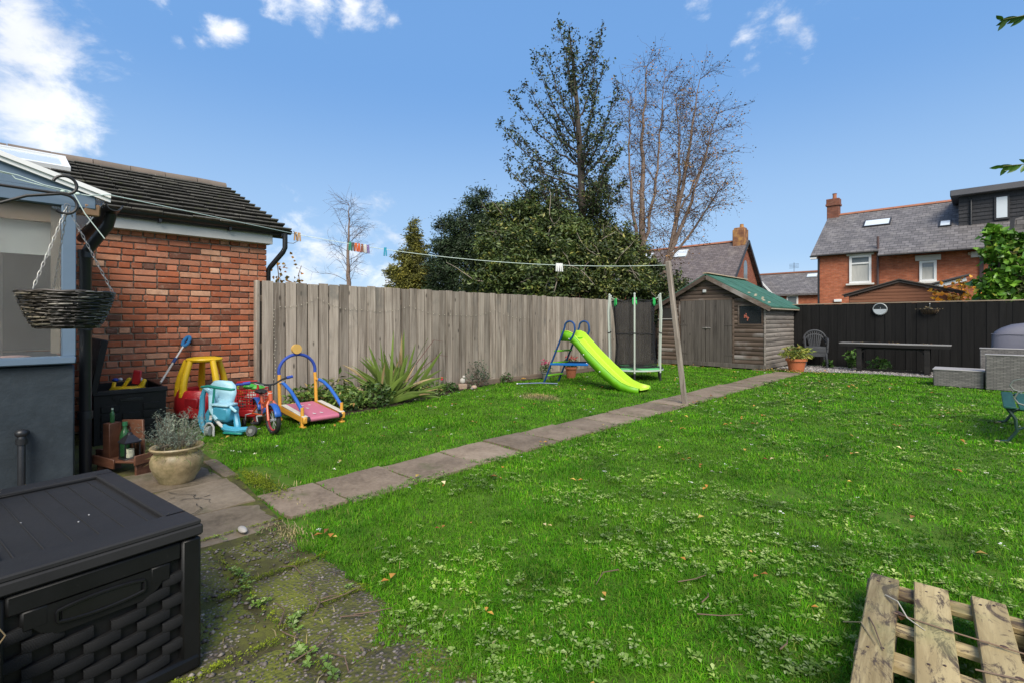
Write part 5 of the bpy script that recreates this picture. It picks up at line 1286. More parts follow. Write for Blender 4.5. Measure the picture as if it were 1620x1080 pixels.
# ---- climber, autumn shrub and dark shrub above the black fence at the right
M_climb = leafmat('climber_leaf', [(0, (.05, .13, .014)), (.5, (.11, .26, .025)), (.9, (.2, .38, .06)), (1, (.36, .33, .06))], .35, trans=.2)
climb = [(.27, 16.54, 2.25, .42), (.16, 16.44, 2.85, .32), (.14, 16.53, 3.25, .2), (.42, 16.65, 3.0, .34), (.5, 16.61, 2.54, .42), (.08, 16.34, 2.1, .27), (.02, 16.53, 3.35, .12), (.4, 16.5, 1.7, .4), (.1, 16.4, 1.6, .3), (.3, 16.5, 1.0, .4)]
lobed('climbing_plant', 'bright green large leaved climber above the right end of the black fence', (.3, 16.5, 0), climb, M_climb, 46, 560, (.11, .2), .8, None, .07, 3, 'plant')
lobed('grey_shrub', 'grey green fine leaved shrub at the right edge above the black fence', (.75, 16.45, 0), [(.66, 16.45, 2.3, .30), (.66, 16.45, 1.8, .32), (.75, 16.55, 2.75, .26), (.7, 16.45, 1.2, .3), (1.0, 16.6, 2.2, .5)], leafmat('grey_green_leaf', [(0, (.05, .065, .022)), (1, (.13, .15, .06))], .6), 47, 1700, (.05, .09), .4, None, .1, 3)
aut = thing('orange_bush', 'thin bush with bright orange autumn leaves left of the climber', 'bush', (-.4, 17.5, 0))
g = np.random.default_rng(48); tw = MB(); LP = []
for k in range(16):
    a = g.uniform(0, 6.28); tp, rs, _d = wander((g.normal() * .12, g.normal() * .1, .9), (math.cos(a) * .5, math.sin(a) * .5, 1), g.uniform(.9, 1.65), 6, .012, .005, g, .14); tw.tube(tp, rs, 4, cap=False); LP += tp[3:]
tw.tube([(0, 0, 0), (0, 0, 1.0)], [.03, .02], 6)
tw.build('branches', M_twig, aut, 60); LP = np.array(LP); P = LP[g.integers(0, len(LP), 800)] + g.normal(size=(800, 3)) * .1; V, F = leaf_cloud(P, g, .09, .16, .8)
np_mesh('crown', V, F, leafmat('amber_leaf', [(0, (.5, .17, .015)), (.5, (.75, .32, .02)), (1, (.68, .45, .07))], .5, trans=.35), aut)

# ---- overhanging leafy shoots at the upper right
M_sprig = leafmat('shoot_leaf', [(0, (.03, .09, .01)), (1, (.09, .2, .025))], .4, trans=.3)
ot = thing('slender_tree', 'slender leafy tree whose two shoots reach in at the right edge of the sky', 'tree', (1.6, 4.95, 0))
MB().tube([(0, 0, 0), (.02, 0, 1.2), (-.03, .02, 2.2), (.0, .0, 3.3)], [.05, .042, .03, .012], 8).build('trunk', M_bark, ot)
for (z0, yy, seed) in ((3.10, 4.30, 3), (2.20, 4.30, 6)):
    off = np.array([.95 - 1.6, yy + .25 - 4.95, z0 - .35]); s_ = ot
    g = np.random.default_rng(seed); st = [off + q_ for q_ in (np.array([0, 0, 0.0]), np.array([-.35, -.1, .22]), np.array([-.6, -.18, .32]), np.array([-.78, -.24, .345]), np.array([-.89, -.28, .345]))]
    MB().tube([(.0, .0, z0 - .7)] + [tuple(p) for p in st], [.012, .008, .006, .004, .0028, .0016], 6).build('branch', plain('green_stem', (.14, .15, .05), .6), s_)
    for k in range(15):
        u = .35 + .65 * k / 14; i = min(int(u * 4), 3); p = st[i] * (1 - (u * 4 - i)) + st[min(i + 1, 4)] * (u * 4 - i)
        d = np.array([-.6, -.15, 0]) + g.normal(size=3) * [.3, .3, .35] + [0, 0, -.5 * (k % 2)]; d /= np.linalg.norm(d); L = g.uniform(.055, .085)
        sd = np.cross(d, [.3, .8, .5]); sd /= np.linalg.norm(sd); w = .013; q = np.cross(sd, d) * .004
        rows = [[p + d * L * t_ + sd * w * ww * math.sin(math.pi * min(1, t_ * .9 + .08)) + q * (1 - abs(ww)) for ww in (-1, 0, 1)] for t_ in (0, .25, .5, .75, 1)]
        MB().sheet([[tuple(c) for c in r_] for r_ in rows]).build('leaf', M_sprig, s_, 60)

# ================================================================== things in the garden
def glossy(name, c, rough=.35, var=.8): return plain(name, c, rough, tuple(x * var for x in c), 4, spec=.5)
M_yellow = glossy('yellow_plastic', (.82, .52, .015)); M_red = glossy('red_plastic', (.48, .02, .025)); M_blueP = glossy('blue_plastic', (.02, .10, .38))
M_turq = glossy('turquoise_plastic', (.07, .36, .52)); M_turq_l = glossy('pale_turquoise_plastic', (.42, .70, .80)); M_greenP = glossy('green_plastic', (.02, .26, .20))
M_whiteP = glossy('white_plastic', (.70, .70, .68)); M_blk = glossy('black_rubber', (.014, .014, .015), .6); M_orangeP = glossy('orange_red_paint', (.55, .10, .035), .3)
M_lime = glossy('lime_plastic', (.40, .66, .03), .4, .92); M_limed = glossy('lime_shell', (.14, .42, .008), .45, .9); M_foamblue = glossy('blue_foam', (.02, .06, .33), .65); M_tube_y = glossy('yellow_tube', (.66, .33, .045), .4)
M_steel = plain('grey_steel', (.42, .43, .42), .4, metal=.5)
def arc(c, r, a0, a1, n, plane='xz', rz=None):
    out = []
    for t in np.linspace(a0, a1, n):
        a, b_ = r * math.cos(t), (rz or r) * math.sin(t); out.append({'xz': (c[0] + a, c[1], c[2] + b_), 'yz': (c[0], c[1] + a, c[2] + b_), 'xy': (c[0] + a, c[1] + b_, c[2])}[plane])
    return out

# ---- black woven-pattern storage box in the foreground
def box_black(name, rough=.42):
    m, nt, b = new_mat(name); v = coords(nt, (1, 1, 1)); f = noise(nt, v, 5, 6, .65)
    col = ramp(nt, f, [(.3, (.004, .004, .0041)), (.7, (.0075, .0075, .0076))]); col = mixc(nt, ramp(nt, noise(nt, v, 70, 3), [(.7, (0, 0, 0)), (.78, (.35, .35, .35))]), col, (.05, .048, .046))
    b.inputs['Specular IOR Level'].default_value = .3
    setc(nt, b, col); rr = nt.nodes.new('ShaderNodeMapRange'); rr.inputs['To Min'].default_value = rough - .08; rr.inputs['To Max'].default_value = rough + .18
    nt.links.new(noise(nt, v, 9, 5), rr.inputs['Value']); nt.links.new(rr.outputs[0], b.inputs['Roughness']); bump(nt, b, noise(nt, v, 160, 2), .12, .002); return m
M_boxp = box_black('box_plastic'); M_lidp = plain('lid_plastic', (.026, .0255, .026), .55, (.016, .016, .0165), 6, 160, .1, spec=.2)
bx = thing('storage_box', 'black woven pattern plastic storage box in the foreground on the pebble slabs', 'storage box', (-1.985, .218, .016), R(8)); bx.scale = (1.02, 1.03, 1.03)
bw_, bl_, bh_ = .54, .98, .455
MB().box((-bl_ / 2, 0, bh_ / 2), (bl_ - .04, bw_ - .05, bh_ - .01), None, .01).build('body', M_boxp, bx)
fm = MB()
for s_ in (-1, 1): fm.box((-.012, s_ * (bw_ / 2 - .03), bh_ / 2), (.03, .06, bh_), None, .012)
fm.box((-.013, 0, bh_ - .03), (.028, bw_ - .12, .06), None, .008); fm.box((-.010, 0, .03), (.04, bw_ - .01, .05), None, .012)
for s_ in (-1, 1): fm.box((-.013, s_ * .15, bh_ - .085), (.026, .06, .06), None, .01)
fm.prism([(-.17, bh_ - .06), (.17, bh_ - .06), (.17, bh_ - .09), (.14, bh_ - .13), (.10, bh_ - .15), (-.10, bh_ - .15), (-.14, bh_ - .13), (-.17, bh_ - .09)], 0, -.03, -.001)
fm.build('end_frame', M_boxp, bx)
for s_ in (-1, 1): MB().box((-bl_ / 2, s_ * (bw_ / 2 - .015), bh_ / 2), (bl_ - .02, .03, bh_ - .02), None, .01).build('side_panel', M_boxp, bx)
hd = MB(); hp = []
for t in np.linspace(0, 2 * math.pi, 28, endpoint=False): hp.append((.004, .105 * max(-1, min(1, 1.25 * math.cos(t))), bh_ - .100 + .026 * math.sin(t)))
hd.tube(hp, .005, 6, closed=True); hd.box((.001, 0, bh_ - .100), (.006, .19, .042), None, .002)
hd.build('handle', glossy('handle_black', (.006, .006, .007), .3), bx)
# moulded basket weave: wide strips passing over and under
wv_ = MB()
rows_ = 8; rp = .0375; segw = .132
for r_ in range(rows_):
    z = .075 + r_ * rp
    for c in range(-3, 4):
        y = c * segw + (segw / 2 if r_ % 2 else 0)
        if abs(y) > .235: continue
        if z > bh_ - .17 and abs(y) < .13: continue
        w = min(segw * .68, 2 * (.225 - abs(y)) + .03)
        if w < .03: continue
        n = 6; top, bot = [], []
        for k in range(n + 1):
            u = -1 + 2 * k / n; bow = .0055 * (1 - u * u) - .002
            top.append((bow - .014 + .008, y + u * w / 2, z + .0175 + .004 * u)); bot.append((bow - .014 + .008, y + u * w / 2, z - .0175 + .004 * u))
        mid_t = [(a[0] + .0025, a[1], a[2] - .004) for a in top]; mid_b = [(a[0] + .0025, a[1], a[2] + .004) for a in bot]
        wv_.sheet([[(a[0] - .014, a[1], a[2]) for a in top], top, mid_t, mid_b, bot, [(a[0] - .014, a[1], a[2]) for a in bot]])
m_w = plain('weave_plastic', (.0125, .0125, .0128), .6, (.008, .008, .0083), 5, spec=.22)
nt_ = m_w.node_tree; b_ = nt_.nodes['Principled BSDF']; wvt = nt_.nodes.new('ShaderNodeTexWave'); wvt.bands_direction = 'Z'; wvt.inputs['Scale'].default_value = 90; nt_.links.new(coords(nt_, (1, 1, 1), jitter=False), wvt.inputs['Vector']); bump(nt_, b_, wvt.outputs['Fac'], .5, .003)
wv_.build('weave_panel', m_w, bx, 50)
lz = bh_ + .006
ld = MB()
L0, L1, W2 = -bl_ - .01, .012, bw_ / 2 + .003
ld.box(((L0 + L1) / 2, 0, lz + .019), (L1 - L0, 2 * W2, .038), None, .006)
ld.box((L1 - .07, 0, lz + .046), (.135, 2 * W2 - .012, .018), None, .006); ld.box((L0 + .05, 0, lz + .046), (.09, 2 * W2 - .012, .018), None, .006)
for s_ in (-1, 1): ld.box(((L0 + L1) / 2 - .02, s_ * (W2 - .04), lz + .046), (L1 - L0 - .2, .068, .018), None, .006)
lid = ld.build('lid', M_lidp, bx, 30)
rim = MB(); ins = [(-.122, -.215), (-.122, .215), (-.90, .215), (-.90, -.215)]
for (xa, ya_), (xb, yb_) in zip(ins, ins[1:] + ins[:1]): rim.bar((xa, ya_, lz + .042), (xb, yb_, lz + .042), .012, .010, ch=.003)
rim.build('lid_rim', M_boxp, lid)
for k in range(6): MB().bar((-.88, -.168 + k * .067, lz + .039), (-.135, -.168 + k * .067, lz + .039), .0045, .004, ch=.0012).build('lid_rib', M_lidp, lid)
for k, (x, y) in enumerate(((-.35, .02), (-.4, .06), (-.5, -.1), (-.3, -.12), (-.25, .1), (-.6, .12))): MB().ell((x, y, lz + .04), (.006, .003, .002), 7, 5).build('speck', plain('grey_speck', (.3, .3, .3), .8), lid) if k < 3 else None

# ---- timber planter with a straggly plant at the lower left corner
pn = thing('timber_planter', 'timber planter corner with straggly half dead plant at the lower left edge', 'planter', (-1.80, -.22, .02), R(4))
M_plank = wood('planter_board', (.16, .12, .075), (.30, .24, .16), 2, 22, .2)
for k in range(4): MB().box((-.005, -.15 + k * .1, .19), (.022, .094, .38 + .01 * (k % 2)), None, .003).build('board', M_plank, pn)
for k in range(3): MB().box((-.05 - k * .09, .205, .19), (.085, .022, .38), None, .003).build('board', M_plank, pn)
MB().box((-.15, 0, .33), (.28, .38, .02)).build('soil', M_bed, pn)
g = np.random.default_rng(12); st_ = MB(); LPx = []
for k in range(9):
    a = g.uniform(-.6, 1.6); tp, rs, _d = wander((-.04 + g.normal() * .03, .12 + g.normal() * .05, .34), (math.cos(a) * .3, math.sin(a) * .35, .9), g.uniform(.12, .27), 7, .0022, .001, g, .4, -.04); st_.tube(tp, rs, 5); LPx += tp[3:]
st_.ring((.0, .17, .52), .018, .0012, 0, 14, 5); st_.ring((.0, .185, .47), .014, .0012, 0, 12, 5)
st_.build('stems', plain('dry_stem', (.34, .24, .13), .7), pn)
P = np.array(LPx)[g.integers(0, len(LPx), 42)] + g.normal(size=(42, 3)) * .012; V, F = leaf_cloud(P, g, .018, .04, .5); np_mesh('leaves', V, F, leafmat('straggly_leaf', [(0, (.06, .14, .03)), (.6, (.14, .26, .06)), (.85, (.4, .36, .08)), (1, (.35, .2, .08))], .5, trans=.2), pn)

# ---- hanging basket on its bracket
br_ = thing('basket_bracket', 'black iron bracket arm reaching out over the blue lean-to', 'bracket', (-2.528, -.72, 1.62))
bk = MB(); bk.tube([(0, 0, .115), (0, .5, .113), (0, .875, .11)], .0055, 7); bk.tube([(0, 0, -.32), (0, .45, -.10), (0, .78, .085), (0, .875, .11)], .0055, 7)
bk.tube([(0, .87, .11)] + [(0, .885 + .035 * math.sin(t), .072 + .036 * math.cos(t)) for t in np.linspace(.2, 3.9, 14)], .0055, 7); bk.tube([(0, .86, .112)] + [(0, .885 + .034 * math.sin(t), .145 - .034 * math.cos(t)) for t in np.linspace(.3, 4.4, 14)], .0055, 7)
iron = plain('black_iron', (.012, .012, .013), .5); bk.build('arm', iron, br_); MB().box((0, -.005, -.1), (.03, .012, .6), None, .003).build('backplate', iron, br_)
pier = thing('rendered_pier', 'dark rendered wall end that carries the basket bracket, just out of the picture', 'wall', (-2.57, -.84, 0)); MB().box((0, 0, 1.1), (.7, .2, 2.2), None, .01).build('pier', M_render, pier)
hb_ = thing('hanging_basket', 'dark willow hanging basket on chains in front of the blue post', 'hanging basket', (-2.535, .172, 1.22)); hb_.scale = (.72, .72, .93)
M_willow = plain('dark_willow', (.045, .036, .030), .5, (.014, .011, .010), 30, amt=.0); M_willow2 = leafmat('willow_split', [(0, (.010, .009, .008)), (.55, (.026, .022, .019)), (.85, (.10, .088, .075)), (1, (.28, .26, .22))], .45)
g = np.random.default_rng(6)
def bask_r(z): return .115 + .078 * (max(0, z) / .142) ** .62
wk = MB()
for r_ in range(21):
    z = .005 + r_ * .007
    for k in range(15):
        a0 = 2 * math.pi * (k + (.5 if r_ % 2 else 0)) / 15 + g.normal() * .06; dz = g.normal() * .0012
        pts = []; slp = g.normal() * .006
        for t in np.linspace(-.30, .30, 8):
            rr = bask_r(z) + (.0065 * math.cos(t / .15 * math.pi) * .6 + .003) * (1 if (k + r_) % 2 else -.6) + .002
            pts.append((rr * math.cos(a0 + t), rr * math.sin(a0 + t), z + dz + t * slp))
        wk.tube(pts, [.0018, .003, .0036, .0036, .0036, .0036, .003, .0018], 5)
wk.build('wicker', M_willow2, hb_)
MB().lathe([(.02, -.002), (.11, 0), (bask_r(.07) - .006, .07), (bask_r(.14) - .006, .142), (bask_r(.14) - .012, .142), (bask_r(.07) - .012, .07), (.10, .006), (.0, .006)], 30).build('liner', plain('liner_black', (.006, .006, .006), .8), hb_)
rm_ = MB(); rm_.tube([(.196 * math.cos(t), .196 * math.sin(t), .147 + .002 * math.sin(t * 9)) for t in np.linspace(0, 2 * math.pi, 40, endpoint=False)], .0055, 6, closed=True); rm_.build('rim', M_willow, hb_)
MB().lathe([(.0, .125), (.17, .12), (.17, .1)], 20).build('soil', M_bed, hb_)
hook = Vector((.0, .0, .50))
link_m = None
for k in range(3):
    a = R(314 + 120 * k); e = Vector((.19 * math.cos(a), .19 * math.sin(a), .15)); cm_ = MB(); n = 19; d = (e - hook); dl = d.length / n; dn = d.normalized()
    sid = dn.cross(Vector((.3, .2, 1))).normalized(); ot = dn.cross(sid)
    for i in range(n):
        c = hook + dn * dl * (i + .5); ax = sid if i % 2 else ot
        cm_.tube([c + dn * (dl * .68) * math.cos(t) + ax * .0052 * math.sin(t) for t in np.linspace(0, 2 * math.pi, 10, endpoint=False)], .0015, 5, closed=True)
    cm_.build('chain', plain('chain_steel', (.30, .30, .29), .4, metal=.7), hb_)
MB().ring((0, 0, .50), .012, .0022, 0, 14, 6).build('hanger_ring', plain('ring_steel', (.25, .25, .25), .4, metal=.7), hb_)

# ---- brown timber shelf with bottles and lantern (local x runs right, y away)
M_stain = wood('red_brown_board', (.085, .036, .022), (.155, .07, .042), 0, 20, .15, .45, False, None, .15)
sf = thing('timber_shelf', 'reddish brown timber shelf holding a lantern beside the lean-to corner', 'shelf', (-5.12, .69, .0), YAW + R(-16))
MB().box((-.02, .10, .27), (.23, .018, .30), Euler((0, R(-3), 0)), .003).build('back_board', M_stain, sf)
MB().box((.04, .0, .118), (.44, .20, .016), Euler((0, R(-4), 0)), .003).build('shelf_board', M_stain, sf)
MB().box((-.07, -.105, .115), (.24, .014, .075), Euler((0, R(6), 0)), .003).build('front_lip', M_stain, sf)
MB().box((.255, .0, .145), (.016, .20, .075), None, .003).build('end_board', M_stain, sf)
MB().box((-.165, .03, .20), (.075, .10, .40), None, .004).build('side_post', M_stain, sf)
MB().box((-.285, .05, .11), (.17, .03, .10), None, .004).build('side_rail', M_stain, sf)
for x in (-.17, .24): MB().box((x, .0, .055), (.02, .16, .11), None, .003).build('leg', M_stain, sf)
def shelf_pt(x, y, z): M_ = Matrix.Rotation(YAW + R(-16), 3, 'Z'); return tuple(Vector((-5.12, .69, 0)) + M_ @ Vector((x, y, z)))
M_bottle = glossy('green_bottle_glass', (.025, .10, .035), .12)
def bottle(pos, s_, label, cap):
    t = thing('bottle', label, 'bottle', pos, 0, 'green bottles on the timber shelf')
    MB().lathe([(.0, 0), (.030 * s_, 0), (.033 * s_, .01), (.033 * s_, .15 * s_), (.026 * s_, .18 * s_), (.014 * s_, .20 * s_), (.013 * s_, .225 * s_), (.0, .225 * s_)], 16).build('body', M_bottle, t)
    MB().lathe([(.0, .222 * s_), (.017 * s_, .222 * s_), (.017 * s_, .25 * s_), (.0, .25 * s_)], 14).build('cap', cap, t)
bottle(shelf_pt(-.05, .05, .128), 1.12, 'green bottle standing beside the lantern', glossy('green_cap', (.03, .16, .07)))
bottle(shelf_pt(-.165, .03, .40), .48, 'small green bottle on top of the shelf post', glossy('pale_cap', (.45, .55, .45)))
ln = thing('candle_lantern', 'black metal lantern with a cream candle on the timber shelf', 'lantern', shelf_pt(.085, -.01, .128), YAW + R(-30))
lm = plain('lantern_metal', (.022, .022, .026), .4, metal=.3)
f_ = MB(); f_.box((0, 0, .006), (.115, .115, .012), None, .003); f_.box((0, 0, .135), (.118, .118, .010), None, .003)
for sx in (-1, 1):
    for sy in (-1, 1): f_.box((sx * .05, sy * .05, .07), (.008, .008, .12))
f_.build('frame', lm, ln)
MB().add([(-.062, -.062, .14), (.062, -.062, .14), (.062, .062, .14), (-.062, .062, .14), (-.02, -.02, .195), (.02, -.02, .195), (.02, .02, .195), (-.02, .02, .195)], [(0, 1, 2, 3), (4, 5, 6, 7), (0, 1, 5, 4), (1, 2, 6, 5), (2, 3, 7, 6), (3, 0, 4, 7)]).build('roof', lm, ln, 0)
MB().lathe([(.022, .195), (.018, .21), (.0, .222)], 12).ring((0, 0, .24), .02, .0025, 1, 14, 5).build('top_ring', lm, ln)
for k in range(4): MB().box((.049 * math.cos(k * math.pi / 2), .049 * math.sin(k * math.pi / 2), .072), (.003 if k % 2 == 0 else .09, .09 if k % 2 == 0 else .003, .115)).build('glass_pane', M_glass, ln, 0)
MB().lathe([(.0, .012), (.030, .012), (.030, .078), (.0, .074)], 18).build('candle', plain('cream_wax', (.68, .62, .46), .5), ln)

# ---- big glazed bowl pot with lavender
pt = thing('bowl_planter', 'wide buff glazed bowl pot planted with grey lavender on the patio', 'planter', (-4.47, .93, .02)); pt.scale = (.84, .84, .98)
def pot_mat():
    m, nt, b = new_mat('buff_glaze'); v = coords(nt, (1, 1, 1), jitter=False); col = ramp(nt, noise(nt, v, 7, 7, .7), [(.3, (.16, .12, .06)), (.5, (.34, .26, .14)), (.7, (.46, .37, .22))])
    col = mixc(nt, ramp(nt, noise(nt, v, 4, 6, .7), [(.5, (0, 0, 0)), (.68, (.8, .8, .8))]), col, (.075, .085, .025))
    setc(nt, b, col); b.inputs['Roughness'].default_value = .45; bump(nt, b, noise(nt, v, 40, 5), .25, .005); return m
MB().lathe([(.0, .0), (.125, .0), (.14, .015), (.145, .03), (.18, .08), (.205, .14), (.208, .18), (.195, .215), (.175, .235), (.178, .245), (.205, .262), (.212, .275), (.205, .285), (.185, .28), (.165, .262), (.16, .22), (.0, .21)], 36).build('pot', pot_mat(), pt)
MB().lathe([(.0, .245), (.17, .24), (.17, .22)], 24).build('soil', M_bed, pt)
g = np.random.default_rng(9); st_ = MB(); LPx = []
for k in range(70):
    a = g.uniform(0, 6.28); r0 = g.uniform(0, .11); el = g.uniform(.7, 1.45)
    tp, rs, _d = wander((r0 * math.cos(a), r0 * math.sin(a), .24), (math.cos(a) * math.cos(el), math.sin(a) * math.cos(el), math.sin(el)), g.uniform(.16, .34), 5, .0028, .0014, g, .13, .03); st_.tube(tp, rs, 4, cap=False); LPx += [(p, i) for i, p in enumerate(tp[2:])]
st_.tube([(.12, -.12, .27), (.02, -.1, .36), (-.04, -.02, .52)], .003, 5); st_.tube([(-.16, -.1, .25), (.0, -.14, .28), (.17, -.1, .33)], .0045, 5)
st_.build('stems', plain('woody_stem', (.17, .14, .10), .8), pt)
base = np.array([p for p, i in LPx]); P = base[g.integers(0, len(base), 3600)] + g.normal(size=(3600, 3)) * .016; V, F = leaf_cloud(P, g, .018, .036, .14, 0); np_mesh('foliage', V, F, leafmat('lavender_leaf', [(0, (.10, .135, .10)), (.6, (.20, .25, .19)), (1, (.33, .37, .29))], .7), pt)
P = np.stack([.16 * np.cos(g.uniform(0, 6.28, 700)), .16 * np.sin(g.uniform(0, 6.28, 700)), np.full(700, .25)], 1) + g.normal(size=(700, 3)) * [.03, .03, .02]; P = np.concatenate([P, P[:200] + [.12, .14, 0]]); V, F = leaf_cloud(P, g, .03, .075, .06, 0); np_mesh('dry_grass', V, F, leafmat('straw', [(0, (.15, .12, .05)), (.5, (.24, .22, .08)), (1, (.13, .2, .05))], .7), pt)

# ---- open black storage box with toys by the brick wall
ob_ = thing('open_storage_box', 'black plastic storage box with its lid raised against the brick wall', 'storage box', (-6.77, .92, .01))
bo = MB(); t_ = .025; hx, hy, hh = .43, .30, .54
for (c, s_) in (((hx - t_ / 2, 0, hh / 2), (t_, 2 * hy, hh)), ((-hx + t_ / 2, 0, hh / 2), (t_, 2 * hy, hh)), ((0, hy - t_ / 2, hh / 2), (2 * hx - 2 * t_, t_, hh)), ((0, -hy + t_ / 2, hh / 2), (2 * hx - 2 * t_, t_, hh)), ((0, 0, .04), (2 * hx - 2 * t_, 2 * hy - 2 * t_, .03))): bo.box(c, s_, None, .006)
bo.build('body', M_boxp, ob_)
MB().box((hx + .006, 0, hh - .02), (.03, 2 * hy + .02, .05), None, .008).build('front_rim', M_lidp, ob_)
pz = MB()
for r_ in range(4):
    for c in range(3):
        if r_ == 3 and c == 1: continue
        pz.box((hx + .006, -.17 + c * .17, .10 + r_ * .085), (.016, .145, .066), None, .012)
pz.prism([(-.1, .40), (.1, .40), (.15, .46), (.15, .48), (-.15, .48), (-.15, .46)], 0, hx, hx + .012)
pz.build('moulded_panel', M_boxp, ob_); MB().box((hx + .013, 0, .435), (.014, .19, .03), None, .006).build('handle', glossy('handle_dark', (.005, .005, .006), .3), ob_)
ldo = MB(); ldo.box((0, -hy + .045, hh + .24), (2 * hx + .02, .055, .54), Euler((R(-10), 0, 0)), .014); lo = ldo.build('lid', M_lidp, ob_)
MB().box((hx + .02, -hy + .045, hh + .24), (.012, .05, .52), Euler((R(-10), 0, 0)), .004).build('lid_edge', M_boxp, lo)
dg = thing('toy_digger', 'yellow and red toy digger sticking out of the open storage box', 'toy', (-6.62, .93, .40), R(60))
for (a, b_, c) in (((-.16, 0, .0), (-.12, 0, .20), M_yellow), ((-.08, 0, .08), (.02, 0, .24), M_yellow), ((.05, .02, .06), (.16, .0, .22), M_yellow), ((.10, -.03, .02), (.17, -.03, .22), M_yellow)): MB().bar(a, b_, .035, .03, ch=.006).build('arm', c, dg)
MB().box((0, 0, .10), (.30, .12, .10), None, .02).build('chassis', M_yellow, dg); MB().box((.06, .06, .24), (.075, .03, .15), Euler((0, R(8), 0)), .012).build('scoop', M_red, dg); MB().box((-.06, -.05, .0), (.1, .1, .1), None, .02).build('engine_block', M_yellow, dg)
tb = thing('toy_ball', 'small dark blue and white toy on the rim of the open storage box', 'toy', (-6.9, .86, .60)); MB().ell((0, 0, 0), (.055, .03, .022), 12, 8).build('cap', M_foamblue, tb); MB().ell((.0, .045, .005), (.035, .02, .018), 12, 8).build('white_end', M_whiteP, tb)
MB().box((0, 0, -.02), (.1, .02, .04)).build('strap', M_blk, tb)
wbl = thing('white_ball', 'little white ball on the right rim of the open storage box', 'ball', (-7.05, 1.10, .575)); MB().ell((0, 0, 0), (.03, .03, .027), 12, 8).build('ball', M_whiteP, wbl)

# ---- blue handled pole leaning on the wall
pk = thing('blue_handled_pole', 'pale pole with a blue looped handle leaning against the brick wall', 'pole', (-6.75, 1.245, .55))
a, b_ = Vector((0, 0, 0)), Vector((-.38, .31, .40))
MB().tube([a, a.lerp(b_, .55)], .012, 9).build('lower_tube', plain('pale_tube', (.55, .52, .47), .4), pk); MB().tube([a.lerp(b_, .5), a.lerp(b_, .62)], .019, 10).build('collar', glossy('navy_collar', (.02, .05, .16)), pk); MB().tube([a.lerp(b_, .6), b_], .010, 9).build('upper_tube', plain('pale_tube2', (.6, .58, .55), .4), pk)
d = (b_ - a).normalized(); u = Vector((.35, .75, -.3)); u = (u - d * u.dot(d)).normalized(); M_hb = glossy('mid_blue_grip', (.02, .14, .32))
lpx = [b_ - d * .02 + u * (.026 * math.sin(t)) + d * (.085 * (1 - math.cos(t))) for t in np.linspace(0, 2 * math.pi, 22, endpoint=False)]; MB().tube(lpx, .02, 8, closed=True).build('handle', M_hb, pk)

# ---- red and yellow toy car
cp = thing('toy_car', 'red and yellow ride-on toy car with domed roof by the brick wall', 'toy car', (-6.83, 1.70, .0), YAW)
body = MB(); body.lathe([(.22, .10), (.29, .13), (.31, .22), (.30, .34), (.275, .42), (.255, .44), (.24, .42), (.25, .3), (.22, .14)], 28, (0, 0, 0)); body.build('body', M_red, cp)
MB().box((.0, 0, .13), (.40, .40, .06), None, .02).build('floor', M_red, cp)
for (x, y) in ((-.22, -.16), (.22, -.16), (-.22, .16), (.22, .16)): MB().lathe([(.0, -.03), (.085, -.03), (.09, 0), (.085, .03), (.0, .03)], 16, (x, y, .09), Matrix.Rotation(R(90), 3, 'X')).build('wheel', M_blk, cp)
for (x, y) in ((-.245, -.09), (-.10, -.225), (.215, -.12), (.12, .2), (-.16, .2)):
    pts = [Vector((x * 1.05, y * 1.05, .36)), Vector((x * 1.02, y * 1.02, .5)), Vector((x * .85, y * .85, .66)), Vector((x * .70, y * .70, .77))]; pm_ = MB()
    pm_.tube([pts[0], pts[0].lerp(pts[1], .5), pts[1], pts[1].lerp(pts[2], .4) * 1.01, pts[1].lerp(pts[2], .75) * 1.005, pts[2], pts[2].lerp(pts[3], .5), pts[3]], [.042, .04, .038, .037, .036, .035, .034, .034], 10)
    pm_.build('pillar', M_yellow, cp)
MB().lathe([(.0, .755), (.15, .755), (.185, .765), (.195, .785), (.185, .80), (.12, .812), (.0, .815)], 30).build('roof', M_yellow, cp)
MB().box((.03, -.28, .30), (.16, .05, .12), None, .02).build('door', glossy('dark_red', (.34, .015, .02)), cp)
# ---- turquoise ride-on (camera-facing side view: x right, y away)
rk = thing('ride_on_toy', 'turquoise ride-on seat with green handlebar standing on the grass before the toy car', 'ride-on toy', (-6.02, 1.735, .0), YAW + R(-6))
sh_ = MB(); gs = []
for z, w, y, x0 in ((.30, .12, .03, -.14), (.36, .15, .05, -.15), (.44, .17, .075, -.16), (.52, .16, .09, -.165), (.57, .11, .09, -.165)):
    gs.append([(x0 + w * u, y - .05 * (1 - u * u) + .035, z + .015 * (1 - u * u)) for u in np.linspace(-1, 1, 9)])
sh_.sheet(gs); o = sh_.build('backrest', M_turq_l, rk); md = o.modifiers.new('thick', 'SOLIDIFY'); md.thickness = .018
for s_ in (-1, 1): pass
MB().tube([(-.33, .06, .50), (-.355, .05, .40), (-.345, .03, .26), (-.335, .0, .18), (-.29, -.03, .08), (-.235, -.05, .012)], [.022, .028, .03, .034, .03, .022], 8).build('side_frame', M_turq, rk)
MB().tube([(-.33, .06, .50), (-.25, .05, .45), (-.18, -.03, .36), (-.16, -.06, .28), (-.07, -.09, .18)], [.024, .03, .034, .03, .026], 8).build('arm', M_turq_l, rk)
MB().box((-.04, .0, .24), (.21, .2, .17), Euler((0, R(6), 0)), .03).build('seat', M_turq, rk); MB().box((-.04, -.02, .335), (.20, .18, .022), Euler((0, R(4), 0)), .008).build('seat_lip', M_turq_l, rk)
MB().tube([(.03, -.05, .33), (.09, -.06, .29), (.135, -.07, .265)], [.018, .016, .013], 8).build('arm_tip', M_turq_l, rk)
